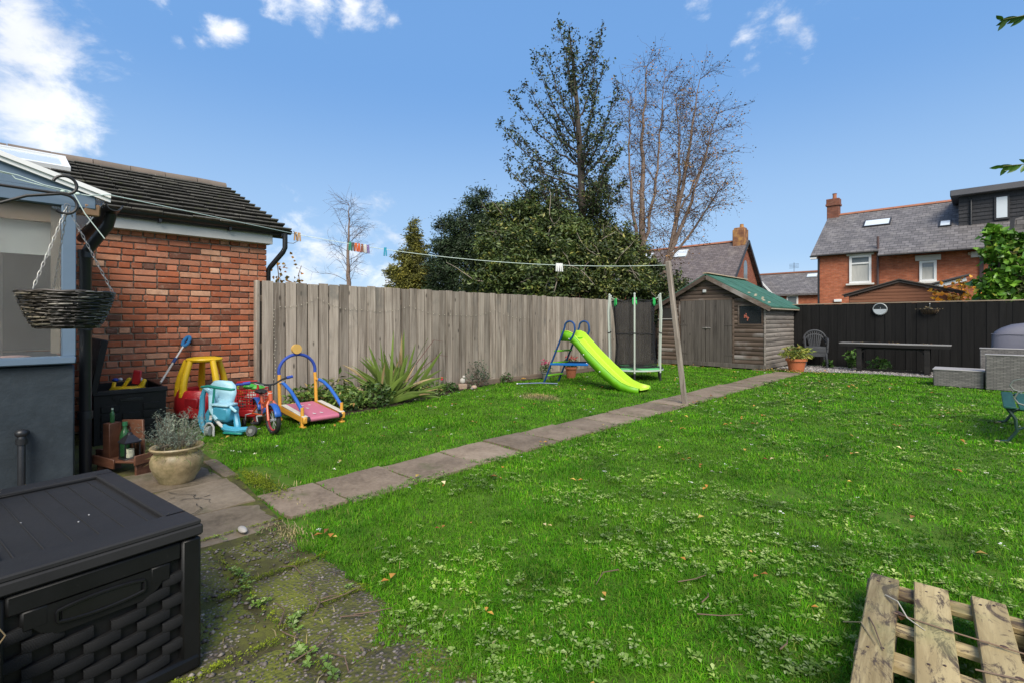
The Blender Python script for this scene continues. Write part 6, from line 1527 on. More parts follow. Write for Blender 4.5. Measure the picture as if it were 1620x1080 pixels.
MB().prism([(-.27, .22), (-.22, .30), (-.16, .14), (-.26, .12)], 1, -.02, .05).build('web', M_turq, rk)
MB().tube([(-.29, -.05, .525), (-.2, -.055, .535), (-.10, -.055, .52), (.06, -.05, .50), (.10, -.05, .505)], [.012, .017, .017, .015, .012], 8).tube([(-.13, -.055, .52), (-.155, -.06, .25)], .012, 8).ell((-.155, -.06, .245), (.03, .03, .03)).build('handlebar', M_greenP, rk)
MB().tube([(-.16, -.06, .235), (-.165, -.07, .17)], .017, 8).tube([(-.15, -.065, .22), (-.05, -.075, .125), (.0, -.08, .09)], .018, 8).build('front_tube', M_whiteP, rk)
fk = MB(); fk.tube([(-.215, -.09, .0), (-.215, -.09, .10), (-.19, -.09, .135), (-.165, -.09, .14), (-.14, -.09, .135), (-.115, -.09, .10), (-.115, -.09, .0)], .011, 8); fk.build('fork', glossy('off_white', (.55, .55, .53)), rk)
MB().lathe([(.0, -.02), (.05, -.02), (.055, 0), (.05, .02), (.0, .02)], 16, (-.165, -.09, .055), Matrix.Rotation(R(90), 3, 'Y')).build('front_wheel', glossy('pale_grey_wheel', (.30, .33, .32)), rk)
MB().tube([(-.02, -.06, .10), (.03, -.07, .075), (.15, -.08, .065), (.28, -.085, .085)], [.035, .038, .036, .026], 8).build('foot_runner', M_turq, rk); MB().bar((.0, -.08, .04), (.22, -.088, .035), .05, .022, ch=.008).build('runner_base', M_greenP, rk)
MB().tube([(.06, .03, .22), (.10, .0, .1), (.13, -.04, .06)], [.03, .035, .03], 8).build('rear_leg', M_turq, rk)
MB().box((-.10, .06, .12), (.26, .03, .05), None, .01).build('cross_member', M_turq, rk)
for z_, y_ in ((.065, -.09),): MB().lathe([(.0, -.02), (.055, -.02), (.06, 0), (.055, .02), (.0, .02)], 18, (.325, y_, z_), Matrix.Rotation(R(80), 3, 'X')).build('rear_wheel', glossy('grey_tyre', (.075, .08, .078), .5), rk); MB().lathe([(.0, -.026), (.024, -.026), (.024, .026), (.0, .026)], 12, (.325, y_, z_), Matrix.Rotation(R(80), 3, 'X')).build('hub', M_steel, rk)
# ---- toy trolley full of toys
tl = thing('toy_trolley', 'red toy shopping trolley heaped with bright toys beside the small bicycle', 'toy trolley', (-6.50, 2.10, .0), YAW)
lat = MB(); x0, x1, y0, y1, z0, z1 = -.10, .16, -.12, .14, .20, .42
for z in np.linspace(z0, z1, 7):
    lat.tube([(x0, y0, z), (x1, y0, z), (x1, y1, z), (x0, y1, z)], .005, 5, closed=True)
for x in np.linspace(x0, x1, 9): lat.tube([(x, y0, z0), (x, y0, z1)], .0045, 5)
for y in np.linspace(y0, y1, 8): lat.tube([(x1, y, z0), (x1, y, z1)], .0045, 5); lat.tube([(x0, y, z0), (x0, y, z1)], .0045, 5)
lat.build('basket', M_red, tl)
for x in (x0, x1): MB().bar((x, y0, .06), (x, y0, .45), .03, .03, (0, 1, 0), .008).build('post', M_red, tl)
MB().box(((x0 + x1) / 2, 0, .14), (.26, .24, .12), None, .03).build('base', M_red, tl); MB().tube([(x0, y0 - .01, .44), (x0 + .03, y0 - .02, .515), (x1, y0 - .02, .53), (x1 + .01, y0, .44)], .013, 8).build('handle', M_red, tl); MB().tube([(x0 + .02, y0 - .03, .49), (x1 - .08, y0 - .03, .50)], .014, 8).build('grip', M_foamblue, tl)
for (x, y) in ((-.08, -.12), (.13, -.12), (-.08, .12), (.13, .12)): MB().lathe([(.0, -.012), (.035, -.012), (.035, .012), (.0, .012)], 14, (x, y, .036), Matrix.Rotation(R(75), 3, 'X')).build('wheel', glossy('wooden_wheel', (.42, .27, .10), .5), tl)
for k, (p, r_, m, nm, lb) in enumerate((((-.14, .0, .36), (.06, .06, .045), glossy('toy_orange', (.72, .25, .03)), 'toy_ball', 'orange toy ball at the left side of the red trolley'), ((-.13, -.03, .27), (.055, .05, .05), glossy('toy_cream', (.62, .56, .40)), 'toy_ball', 'cream soft toy ball low on the left of the red trolley'), ((.0, .0, .45), (.07, .06, .035), glossy('toy_green', (.06, .42, .05)), 'toy_block', 'green toy heaped on top of the red trolley'), ((.08, .03, .43), (.08, .05, .04), glossy('toy_green2', (.10, .5, .07)), 'toy_block', 'bright green toy at the right of the trolley heap'), ((-.12, .02, .21), (.055, .05, .035), glossy('toy_teal', (.08, .40, .36)), 'toy_block', 'teal toy block under the orange ball'), ((.04, .0, .33), (.09, .08, .06), glossy('toy_white', (.66, .62, .55)), 'toy_block', 'white soft toy inside the red trolley basket'))):
    tt = thing(nm, lb, 'toy', tuple(Vector((-6.50, 2.10, 0)) + Matrix.Rotation(YAW, 3, 'Z') @ Vector(p)), YAW + .4 * k, 'toys heaped in the red trolley'); MB().ell((0, 0, 0), r_, 12, 8).build('ball' if nm == 'toy_ball' else 'block', m, tt); MB().ring((0, 0, 0), r_[0] * .97, .008, 2, 16, 5).build('seam', m, tt)
hs = thing('toy_hose', 'lime curved toy tube arching over the red trolley', 'toy', tuple(Vector((-6.50, 2.10, 0)) + Matrix.Rotation(YAW, 3, 'Z') @ Vector((-.06, 0, .40))), YAW); MB().tube(arc((0, 0, 0), .10, 0.2, 2.9, 12, 'xz', .09), .017, 8).build('tube', glossy('lime_tube', (.38, .52, .05)), hs); MB().ring((-.097, 0, .02), .02, .008, 2, 12, 6).build('end_ring', glossy('lime_ring', (.3, .45, .05)), hs)
# ---- child's bicycle heading towards the camera
bi = thing('child_bicycle', 'small orange red child bicycle with blue mudguards facing the camera', 'bicycle', (-5.66, 2.07, .0), R(-3))
Ry = Matrix.Rotation(R(90), 3, 'X')
def wheel(nm, x, r, yaw):
    Mz = Matrix.Rotation(yaw, 3, 'Z'); w_ = MB(); w_.tube([Vector((x, 0, r)) + Mz @ Vector(((r - .022) * math.cos(t), 0, (r - .022) * math.sin(t))) for t in np.linspace(0, 2 * math.pi, 28, endpoint=False)], .024, 9, closed=True); o = w_.build(nm, M_blk, bi)
    MB().tube([Vector((x, 0, r)) + Mz @ Vector(((r - .048) * math.cos(t), 0, (r - .048) * math.sin(t))) for t in np.linspace(0, 2 * math.pi, 28, endpoint=False)], .011, 6, closed=True).build('rim', glossy('red_rim', (.35, .04, .05), .3), o)
    sp = MB()
    for k in range(10): t = k * math.pi / 5; sp.tube([Vector((x, 0, r)), Vector((x, 0, r)) + Mz @ Vector(((r - .05) * math.cos(t), 0, (r - .05) * math.sin(t)))], .003, 4)
    sp.lathe([(.0, -.03), (.018, -.03), (.018, .03), (.0, .03)], 10, (x, 0, r), Mz @ Ry); sp.build('spokes', M_steel, o)
wheel('front_wheel', .0, .16, R(6)); wheel('rear_wheel', -.60, .16, 0)
fr2 = MB(); fr2.tube([(-.10, 0, .42), (-.30, 0, .24), (-.36, 0, .17)], .021, 8).tube([(-.11, 0, .40), (-.28, 0, .30), (-.40, 0, .30)], .016, 8).tube([(-.36, 0, .16), (-.42, 0, .40)], .016, 8).tube([(-.36, 0, .16), (-.60, .05, .16)], .011, 6).tube([(-.36, 0, .16), (-.60, -.05, .16)], .011, 6).tube([(-.41, 0, .34), (-.60, .05, .16)], .010, 6).tube([(-.41, 0, .34), (-.60, -.05, .16)], .010, 6); fr2.build('frame', M_orangeP, bi)
fk = MB(); fk.tube([(-.105, 0, .47), (-.085, 0, .36)], .024, 10)
for s_ in (-1, 1): fk.tube([(-.085, s_ * .02, .36), (-.06, s_ * .045, .32), (.0, s_ * .05, .16)], .014, 8)
fk.build('fork', M_orangeP, bi); MB().tube([(-.107, 0, .42), (-.10, .0, .455)], .0255, 10).build('fork_band', M_whiteP, bi)
hb2 = MB(); hb2.tube([(-.11, 0, .46), (-.12, 0, .535)], .014, 8); hb2.tube([(-.16, -.23, .575), (-.14, -.14, .575), (-.12, -.05, .54), (-.12, 0, .535), (-.12, .05, .54), (-.14, .14, .585), (-.16, .23, .605)], .011, 8); hb = hb2.build('handlebar', M_blk, bi)
for s_ in (-1, 1): MB().tube([(-.15, s_ * .19, .585 + s_ * .012), (-.165, s_ * .26, .585 + s_ * .02)], .017, 8).build('grip', M_foamblue, hb)
bl_m = MB(); bl_m.tube([(-.10, .16, .575), (-.06, .13, .565), (-.07, .08, .55)], .005, 6); bl_m.tube([(-.10, -.16, .565), (-.06, -.13, .555), (-.07, -.08, .545)], .005, 6); bl_m.build('brake_lever', M_steel, hb)
sd = MB(); sd.ell((-.44, 0, .43), (.10, .065, .028), 14, 8); sd.ell((-.36, 0, .432), (.06, .03, .02), 12, 8); sd.build('saddle', M_blk, bi)
for nm, xx in (('front_mudguard', 0), ('rear_mudguard', -.60)):
    gg = []
    for t in np.linspace(R(20), R(150), 10): gg.append([(xx + .185 * math.cos(t), y, .16 + (.185 - .012 * (abs(y) > .02)) * math.sin(t)) for y in (-.035, -.015, .015, .035)])
    o = MB().sheet(gg).build(nm, M_blueP, bi); o.modifiers.new('thick', 'SOLIDIFY').thickness = .005
cr_ = MB(); cr_.tube([(-.36, -.07, .16), (-.36, .07, .16)], .012, 8); cr_.tube([(-.36, -.07, .16), (-.30, -.075, .10)], .008, 6); cr_.tube([(-.36, .07, .16), (-.42, .075, .22)], .008, 6); cr_.build('crank', M_steel, bi)
for (x, y, z) in ((-.29, -.11, .10), (-.43, .11, .22)): MB().box((x, y, z), (.06, .08, .022), None, .005).build('pedal', M_blk, bi)
for s_ in (-1, 1): MB().lathe([(.0, -.012), (.05, -.012), (.055, 0), (.05, .012), (.0, .012)], 14, (-.60, s_ * .14, .055), Ry).build('stabiliser_wheel', M_blk, bi); MB().tube([(-.60, s_ * .05, .16), (-.60, s_ * .12, .15), (-.60, s_ * .125, .055)], .008, 6).build('stabiliser_arm', M_steel, bi)
MB().box((-.30, 0, .23), (.13, .035, .07), Euler((0, R(-25), 0)), .01).build('chain_guard', M_blueP, bi)

# ---- toddler treadmill with blue foam arch
tm_ = thing('toddler_treadmill', 'toy treadmill with pink belt, yellow posts and blue foam arch', 'toy treadmill', (-6.05, 2.665, .0), R(1))
LXf, LXb, HW = .37, -.38, .235
M_pink = plain('pink_belt', (.50, .15, .22), .55, (.42, .11, .17), 7)
bz = lambda x: .105 + (LXf - x) / (LXf - LXb) * .07
blt = MB()
for s_ in (0,):
    blt.add([(LXf - .04, -.185, bz(LXf) + .02), (LXf - .04, .185, bz(LXf) + .02), (LXb + .03, .185, bz(LXb) + .02), (LXb + .03, -.185, bz(LXb) + .02), (LXf - .04, -.185, bz(LXf) - .035), (LXf - .04, .185, bz(LXf) - .035), (LXb + .03, .185, bz(LXb) - .035), (LXb + .03, -.185, bz(LXb) - .035)], [(0, 1, 2, 3), (4, 5, 6, 7), (0, 1, 5, 4), (2, 3, 7, 6), (0, 3, 7, 4), (1, 2, 6, 5)])
blt.lathe([(.0, -.187), (.030, -.187), (.030, .187), (.0, .187)], 16, (LXf - .035, 0, bz(LXf) - .008), Ry)
belt = blt.build('belt', M_pink, tm_, 30)
for (x, y) in ((.22, -.02), (-.05, -.07), (-.20, .02)):
    for s_ in (-1, 1):
        z = bz(x) + .0225; MB().ell((x + .01, y + s_ * .045, z), (.028, .015, .0015), 10, 6).ell((x - .03, y + s_ * .045, z), (.015, .011, .0015), 8, 6).build('footprint', M_whiteP, belt)
for s_ in (-1, 1):
    MB().bar((LXb, s_ * HW, bz(LXb) - .01), (LXf, s_ * HW, bz(LXf) - .01), .05, .075, ch=.01).build('side_rail', M_tube_y, tm_); MB().bar((LXb + .12, s_ * (HW - .005), bz(LXb) + .03), (LXf - .02, s_ * (HW - .005), bz(LXf) + .03), .062, .012, ch=.004).build('foot_strip', glossy('cream_strip', (.58, .55, .47), .5), tm_)
    MB().lathe([(.0, -.02), (.034, -.02), (.034, .02), (.0, .02)], 14, (LXf - .03, s_ * .20, bz(LXf) - .005), Ry).build('roller_end', M_blk, tm_)
    MB().tube([(LXb + .02, s_ * HW, .0), (LXb + .02, s_ * HW, .16), (LXb + .0, s_ * HW, .45), (LXb - .01, s_ * (HW - .005), .57)], .022, 10).build('upright', M_tube_y, tm_)
    MB().tube([(LXf - .07, s_ * (HW + .01), .02), (LXf - .07, s_ * (HW + .01), .24)], .02, 10).build('front_post', M_tube_y, tm_)
    for xx in (LXf - .07, LXb + .02): MB().box((xx, s_ * (HW + .005), .012), (.09, .06, .022), None, .006).build('foot', M_tube_y, tm_)
    ap = [(LXb + .02, s_ * HW, .475), (LXb + .10, s_ * HW, .48), (LXb + .22, s_ * (HW + .01), .455), (LXb + .38, s_ * (HW + .01), .395), (LXb + .52, s_ * (HW + .01), .31), (LXf - .07, s_ * (HW + .01), .20)]
    MB().tube(ap[:2], .015, 8).build('arm_socket', M_tube_y, tm_); MB().tube(ap[1:], .021, 10).build('arm_rest', glossy('blue_foam_arm', (.02, .12, .46), .6), tm_)
MB().tube([(LXb - .012, -(HW - .005), .55)] + [(LXb - .02, -.235 * math.cos(t), .60 + .215 * math.sin(t)) for t in np.linspace(.05, math.pi - .05, 17)] + [(LXb - .012, HW - .005, .55)], .020, 10).build('foam_arch', M_foamblue, tm_)
MB().ell((LXb - .02, -.02, .885), (.035, .06, .06), 18, 12).lathe([(.0, 0), (.062, .0), (.062, .012), (.0, .012)], 20, (LXb + .01, -.02, .885), Matrix.Rotation(R(90), 3, 'Y')).build('ball', glossy('wooden_ball', (.62, .38, .10), .5), tm_)

# ---- slide with ladder
sl_ = thing('garden_slide', 'lime green slide with blue ladder standing on the lawn by the fence', 'slide', (-6.38, 7.52, .0), R(2))
prof = [(.43, .92), (.58, .915), (.68, .88), (.80, .77), (1.05, .545), (1.35, .30), (1.58, .13), (1.72, .07), (1.86, .05), (2.06, .045)]
W0, W1 = .0, .43
cs = lambda z: [(W0 - .012, z + .125), (W0 + .0, z + .132), (W0 + .02, z + .128), (W0 + .045, z + .02), (W0 + .07, z), ((W0 + W1) / 2, z - .008), (W1 - .07, z), (W1 - .045, z + .02), (W1 - .02, z + .128), (W1 + .0, z + .132), (W1 + .012, z + .125)]
gs = []
for i, (x, z) in enumerate(prof):
    f = 1.0 if i < 6 else max(.35, 1 - (i - 6) * .22)
    gs.append([(x, y, z + (zz - z) * f) for y, zz in cs(z)])
o = MB().sheet(gs).build('chute', M_lime, sl_, 28); md_ = o.modifiers.new('thick', 'SOLIDIFY'); md_.thickness = .006; md_.offset = 1
for s_, y in ((0, W0 - .022), (1, W1 + .022)):
    gs = [[(x, y, z + .12 * (1.0 if i < 6 else max(.35, 1 - (i - 6) * .22))) for i, (x, z) in enumerate(prof)], [(x, y, max(.0, z - .055 - (.03 if i in (4, 5) else 0))) for i, (x, z) in enumerate(prof)]]
    o = MB().sheet(gs).build('chute_side', M_limed, sl_, 50); o.modifiers.new('thick', 'SOLIDIFY').thickness = .014
for (x_, z_) in ((.62, .90), (.95, .62), (1.3, .33), (1.02, .46)): MB().ell((x_, W0 - .032, z_), (.012, .006, .012), 9, 6).build('bolt', M_whiteP, sl_)
MB().prism([(.40, .85), (.66, .85), (.66, .92), (.40, .935)], 1, W0 + .02, W1 - .02).build('platform', M_limed, sl_)
M_ltube = glossy('blue_steel_tube', (.015, .06, .20), .35)
for y in (W0 - .03, W1 + .03):
    rail = [(.0, y, .0), (.18, y, .38), (.36, y, .76), (.46, y, .98), (.52, y, 1.12)] + [(.635 + .115 * math.cos(t), y, 1.13 + .105 * math.sin(t)) for t in np.linspace(math.pi, 0, 9)][1:] + [(.755, y, 1.05), (.70, y, .94), (.64, y, .88)]
    MB().tube(rail, .019, 9).build('ladder_rail', M_ltube, sl_)
for z, x in ((.17, .09), (.42, .20), (.66, .31)): MB().box((x, (W0 + W1) / 2, z), (.10, W1 - W0 + .06, .028), None, .008).build('step', M_limed, sl_)
MB().bar((.18, W0 - .045, .40), (1.06, W0 - .045, .44), .03, .045, ch=.006).build('brace', glossy('bright_blue_bar', (.01, .15, .50)), sl_); MB().bar((.18, W1 + .045, .40), (1.06, W1 + .045, .44), .03, .045, ch=.006).build('brace', M_ltube, sl_)
sk_ = thing('blue_stick', 'thin blue stick lying on the grass at the foot of the slide ladder', 'stick', (-6.35, 7.1, .03), R(10)); MB().tube([(-.25, -.1, .0), (.1, .15, .015), (.38, .35, .0)], .011, 7).build('stick', M_ltube, sk_); MB().ell((-.26, -.105, .0), (.02, .02, .015)).build('white_end', M_whiteP, sk_)

# ---- small trampoline with enclosure
tp_ = thing('trampoline', 'small round trampoline with black safety net and pale poles before the shed', 'trampoline', (-5.52, 9.52, 0), R(3))
TR, TZ = .56, .235
M_pad = glossy('green_pad', (.04, .50, .12), .55); M_net = None
MB().ring((0, 0, TZ), TR, .02, 2, 40, 8).build('ring_frame', glossy('black_tube', (.02, .02, .02)), tp_); MB().lathe([(.0, TZ + .003), (.42, TZ + .003), (.42, TZ - .002), (.0, TZ - .002)], 32).build('bed', glossy('black_mat', (.012, .013, .013), .7), tp_)
pad = MB(); pad.lathe([(.42, TZ + .012), (.44, TZ + .028), (.58, TZ + .026), (.60, TZ + .008), (.58, TZ + .0), (.42, TZ + .006)], 40); m_pd = plain('faded_pad', (.015, .016, .016), .6); nt_ = m_pd.node_tree; pb_ = nt_.nodes['Principled BSDF']; setc(nt_, pb_, mixc(nt_, ramp(nt_, noise(nt_, coords(nt_, (1, 1, .2), jitter=False), 1.7, 2), [(.5, (0, 0, 0)), (.53, (1, 1, 1))]), (.014, .016, .015), (.10, .42, .14)))
pad.build('spring_cover', m_pd, tp_)
MB().lathe([(.585, TZ - .03), (.602, TZ - .028), (.602, TZ + .004), (.585, TZ + .004)], 40).build('cover_skirt', glossy('pale_skirt', (.45, .52, .47), .6), tp_)
m, nt, b = new_mat('safety_net'); setc(nt, b, (.012, .012, .013)); b.inputs['Roughness'].default_value = .9
tc_ = coords(nt, (1, 1, 1), jitter=False); tr2 = nt.nodes.new('ShaderNodeBsdfTransparent'); mx = nt.nodes.new('ShaderNodeMixShader'); f = noise(nt, tc_, 5, 3); mr_ = nt.nodes.new('ShaderNodeMapRange'); mr_.inputs['To Min'].default_value = .50; mr_.inputs['To Max'].default_value = .78; nt.links.new(f, mr_.inputs['Value']); nt.links.new(mr_.outputs[0], mx.inputs[0]); nt.links.new(tr2.outputs[0], mx.inputs[1]); nt.links.new(b.outputs[0], mx.inputs[2]); nt.links.new(mx.outputs[0], nt.nodes['Material Output'].inputs['Surface'])
M_net = m; gs = []
for z in np.linspace(TZ + .02, 1.70, 12):
    u = (z - TZ) / 1.45; gs.append([((.45 + .03 * math.sin(3 * t + z * 2) - .06 * math.sin(u * math.pi) + .02 * math.sin(11 * t)) * math.cos(t), (.45 + .03 * math.sin(3 * t + z * 2) - .06 * math.sin(u * math.pi) + .02 * math.sin(11 * t)) * math.sin(t), z - .03 * abs(math.sin(3 * t)) * (u > .9)) for t in np.linspace(0, 2 * math.pi, 49)])
MB().sheet(gs).build('safety_net', M_net, tp_, 80)
for z, r_ in ((1.69, .012), (.96, .009), (TZ + .03, .008)):
    u = (z - TZ) / 1.45; MB().tube([((.45 + .03 * math.sin(3 * t + z * 2) - .06 * math.sin(u * math.pi)) * math.cos(t), (.45 + .03 * math.sin(3 * t + z * 2) - .06 * math.sin(u * math.pi)) * math.sin(t), z - .03 * abs(math.sin(3 * t)) * (u > .9)) for t in np.linspace(0, 2 * math.pi, 36, endpoint=False)], r_, 6, closed=True).build('net_band', glossy('net_black', (.01, .01, .01), .8), tp_)
zp = MB(); zp.tube([(.40 * math.cos(R(215)), .40 * math.sin(R(215)), .3), (.37 * math.cos(R(225)), .37 * math.sin(R(225)), .7), (.40 * math.cos(R(212)), .40 * math.sin(R(212)), .95), (.44 * math.cos(R(222)), .44 * math.sin(R(222)), 1.6)], .012, 6); zp.build('net_zip', glossy('zip_black', (.008, .008, .008), .8), tp_)
M_polep = glossy('pale_pole_sleeve', (.42, .46, .40), .7)
for k in range(6):
    a = R(-3 + 60 * k); c_, s_ = math.cos(a), math.sin(a); pp = MB()
    pp.tube([(.60 * c_, .60 * s_, .13), (.605 * c_, .605 * s_, .60), (.615 * c_, .615 * s_, 1.0), (.63 * c_, .63 * s_, 1.45), (.60 * c_, .60 * s_, 1.79)], .018, 9); pp.build('pole', M_polep, tp_)
    MB().tube([(.60 * c_, .60 * s_, .0), (.60 * c_, .60 * s_, .17)], .021, 9).build('leg', M_blk, tp_); MB().lathe([(.026, .98), (.026, 1.0)], 10, (.615 * c_, .615 * s_, 0)).build('pole_joint', M_blk, tp_)
    MB().lathe([(.024, 1.785), (.02, 1.81), (.0, 1.82)], 10, (.60 * c_, .60 * s_, 0)).build('pole_cap', M_polep, tp_)
    tb_ = MB(); px_, py_ = -s_, c_; tb_.add([((.47) * c_ + px_ * w, .47 * s_ + py_ * w, z) for w, z in ((-.045, 1.72), (.045, 1.72), (.05, 1.58), (.02, 1.62), (-.01, 1.55), (-.045, 1.60))] + [((.455) * c_ + px_ * w, .455 * s_ + py_ * w, z) for w, z in ((-.045, 1.72), (.045, 1.72), (.05, 1.58), (.02, 1.62), (-.01, 1.55), (-.045, 1.60))], [(0, 1, 2, 3, 4, 5), (11, 10, 9, 8, 7, 6)] + [(i, (i + 1) % 6, (i + 1) % 6 + 6, i + 6) for i in range(6)]); tb_.build('corner_flap', glossy('flap_green', (.03, .50, .10), .6), tp_, 0); MB().tube([(.47 * c_, .47 * s_, 1.70), (.595 * c_, .595 * s_, 1.76)], .006, 5).build('tie', M_polep, tp_)

# ---- flower pots and bed plants along the fence
def pot(name, label, pos, r, h, m, cat='flower pot', group=None):
    t = thing(name, label, cat, pos, 0, group); MB().lathe([(.0, 0), (r * .72, 0), (r * .95, h * .82), (r * 1.08, h * .82), (r * 1.1, h), (r * .96, h), (r * .9, h * .88), (.0, h * .86)], 22).build('pot', m, t); return t
M_terrac = plain('terracotta', (.42, .14, .065), .8, (.33, .10, .05), 7)
def bushy(t, c, rad, n, size, stops, nm='foliage', width=.6, seed=1, up=.5, trans=.15):
    g = np.random.default_rng(seed); u = g.normal(size=(n, 3)); u /= np.linalg.norm(u, axis=1)[:, None]; P = np.array(c) + u * np.array(rad) * (g.random((n, 1)) ** .4); V, F = leaf_cloud(P, g, size[0], size[1], width, up)
    return np_mesh(nm, V, F, leafmat(nm + '_' + t.name, stops, .5, trans=trans), t)
GREEN = [(0, (.02, .05, .01)), (.6, (.05, .11, .02)), (1, (.10, .18, .04))]
p1 = pot('geranium_pot', 'terracotta pot of red geraniums behind the slide ladder', (-6.55, 8.62, .0), .125, .25, M_terrac); bushy(p1, (0, 0, .33), (.17, .17, .10), 320, (.03, .06), GREEN, seed=2)
bushy(p1, (0, 0, .44), (.16, .15, .06), 70, (.025, .04), [(0, (.35, .01, .02)), (1, (.5, .03, .03))], 'flowers', .9, 3)
p2 = pot('geranium_pot', 'small grey pot of magenta flowers at the foot of the slide ladder', (-6.78, 8.05, .0), .10, .16, plain('grey_pot', (.16, .16, .15), .7)); bushy(p2, (0, 0, .24), (.14, .14, .1), 200, (.03, .05), GREEN, seed=4); bushy(p2, (0, 0, .36), (.14, .13, .08), 60, (.025, .04), [(0, (.38, .01, .09)), (1, (.5, .03, .16))], 'flowers', .9, 5)
p3 = pot('hosta_pot', 'orange terracotta pot of yellow green leafy plant by the shed corner', (-3.42, 13.62, .0), .22, .32, plain('orange_pot', (.45, .13, .055), .55, (.38, .10, .045), 6)); bushy(p3, (0, 0, .46), (.34, .34, .16), 330, (.09, .16), [(0, (.10, .16, .02)), (.5, (.30, .36, .06)), (.8, (.5, .46, .12)), (1, (.45, .30, .08))], width=.35, seed=6)
# New Zealand flax: every long leaf its own blade
fx = thing('flax_plant', 'spiky flax with long sword leaves in the bed against the fence', 'plant', (-6.58, 4.15, .0))
M_flax = plain('flax_leaf', (.13, .19, .035), .5, (.055, .10, .018), 5, amt=.35, spec=.3); M_flaxd = plain('flax_leaf_dry', (.33, .25, .12), .6, (.22, .13, .07), 5, amt=.3)
g = np.random.default_rng(14)
for k in range(86):
    side = g.normal() * .85; side = float(np.clip(side + (.25 if k % 3 == 0 else 0), -1.25, 1.25)); dep = g.uniform(-.15, .45); L = g.uniform(.6, 1.22) * (1.08 - .2 * abs(side)); w = g.uniform(.016, .030)
    hd_ = Vector((RGT.x * math.sin(side) - FWD.x * dep * .6, RGT.y * math.sin(side) - FWD.y * dep * .6, math.cos(side) * .95 + .1)).normalized(); p = Vector((g.normal() * .07, g.normal() * .12, .0)); sd_ = hd_.cross(Vector((FWD.x + g.normal() * .4, FWD.y + g.normal() * .4, 0))).normalized(); rows2 = []; dr = g.uniform(.05, .55)
    for i in range(8):
        u = i / 7; q = p + hd_ * L * u + Vector((0, 0, -L * dr * u * u * .6)); ww = w * (1 - u ** 3) * (.6 + .6 * min(1, u * 3)) + .0008; nf = hd_.cross(sd_) * .006; rows2.append([tuple(q - sd_ * ww), tuple(q + nf), tuple(q + sd_ * ww)])
    MB().sheet(rows2).build('leaf', M_flaxd if g.random() < .22 else M_flax, fx, 60)
for (a, b_) in (((.0, .0, .3), (.55, .75, .98)), ((.05, .1, .2), (.5, .85, .72))):
    e = Vector((b_[0] * .1, b_[1], b_[2] * .95)); MB().tube([(0, .1, .2), tuple(Vector((0, .1, .2)).lerp(e, .6)), tuple(e), tuple(e + Vector((0, .2, -.03)))], [.008, .006, .005, .003], 6).build('flower_stalk', plain('dark_red_stalk', (.12, .05, .04), .7), fx)
def bedplant(label, pos, rad, n, size, stops, seed, h=.0, width=.55):
    t = thing('bed_plant', label, 'plant', pos, 0, 'low plants in the fence bed'); bushy(t, (0, 0, rad[2] * .75), rad, n, size, stops, 'leaves', width, seed)
    st_ = MB(); gg_ = np.random.default_rng(seed + 50)
    for _ in range(8): tp, rs, _d = wander((0, 0, 0), (gg_.normal() * .5, gg_.normal() * .5, 1), rad[2] * 1.3, 4, .006, .003, gg_, .2); st_.tube(tp, rs, 4)
    st_.build('stems', M_twig, t); return t
BEDG = [(0, (.05, .10, .016)), (.5, (.11, .20, .035)), (.8, (.19, .30, .07)), (.93, (.42, .36, .10)), (1, (.5, .26, .12))]
bedplant('leafy green plant directly behind the toy treadmill, left of the flax', (-6.80, 2.95, 0), (.28, .32, .20), 620, (.05, .1), BEDG, 21)
bedplant('leafy plant with yellowed leaves between treadmill and flax', (-6.55, 3.32, 0), (.33, .32, .18), 640, (.05, .1), BEDG, 22)
bedplant('dark green leafy plant left foot of the flax', (-6.45, 3.75, 0), (.3, .3, .22), 520, (.05, .1), [(0, (.03, .07, .014)), (1, (.11, .18, .04))], 23)
bedplant('tall drooping leafy plant against the fence left of the flax', (-6.95, 3.45, 0), (.14, .28, .26), 170, (.08, .18), [(0, (.04, .08, .015)), (.8, (.11, .19, .04)), (1, (.28, .24, .08))], 24, width=.3)
bedplant('low green plant at the right foot of the flax', (-6.72, 4.95, 0), (.22, .3, .14), 420, (.04, .09), BEDG, 25, width=.35)
bedplant('small green clump beside the red flower at the fence', (-6.88, 5.5, 0), (.16, .2, .10), 300, (.03, .06), GREEN, 26)
bedplant('grey green twiggy shrub at the fence right of the flax', (-6.95, 6.25, 0), (.2, .3, .30), 300, (.03, .06), [(0, (.03, .05, .03)), (.7, (.08, .12, .07)), (1, (.12, .17, .1))], 27)
bedplant('little green sprouting plant at the foot of the fence', (-6.98, 7.05, 0), (.1, .16, .12), 160, (.03, .06), GREEN, 28)
fl_ = thing('red_flower', 'single red flower against the weathered fence', 'flower', (-6.98, 5.42, .0)); MB().tube([(0, 0, 0), (.01, 0, .14), (.0, .01, .22)], .003, 5).build('stem', plain('flower_stem', (.06, .12, .03), .6), fl_)
for k in range(6): MB().ell((.0, .018 * math.cos(k * 1.05), .225 + .018 * math.sin(k * 1.05)), (.008, .014, .014), 8, 6).build('petal', glossy('petal_red', (.6, .01, .04), .6), fl_)
st2 = thing('stone_bird', 'small pale stone bird ornament on a block at the fence', 'ornament', (-6.92, 5.85, .0), R(-30)); M_orn = plain('pale_ornament', (.42, .40, .36), .8, bscale=40, bstr=.4)
MB().box((0, 0, .05), (.10, .16, .10), None, .015).build('block', plain('buff_block', (.30, .22, .16), .9, bscale=40), st2); MB().ell((0, 0, .155), (.035, .05, .055)).build('body', M_orn, st2); MB().ell((.01, .02, .225), (.026, .028, .028)).build('head', M_orn, st2)
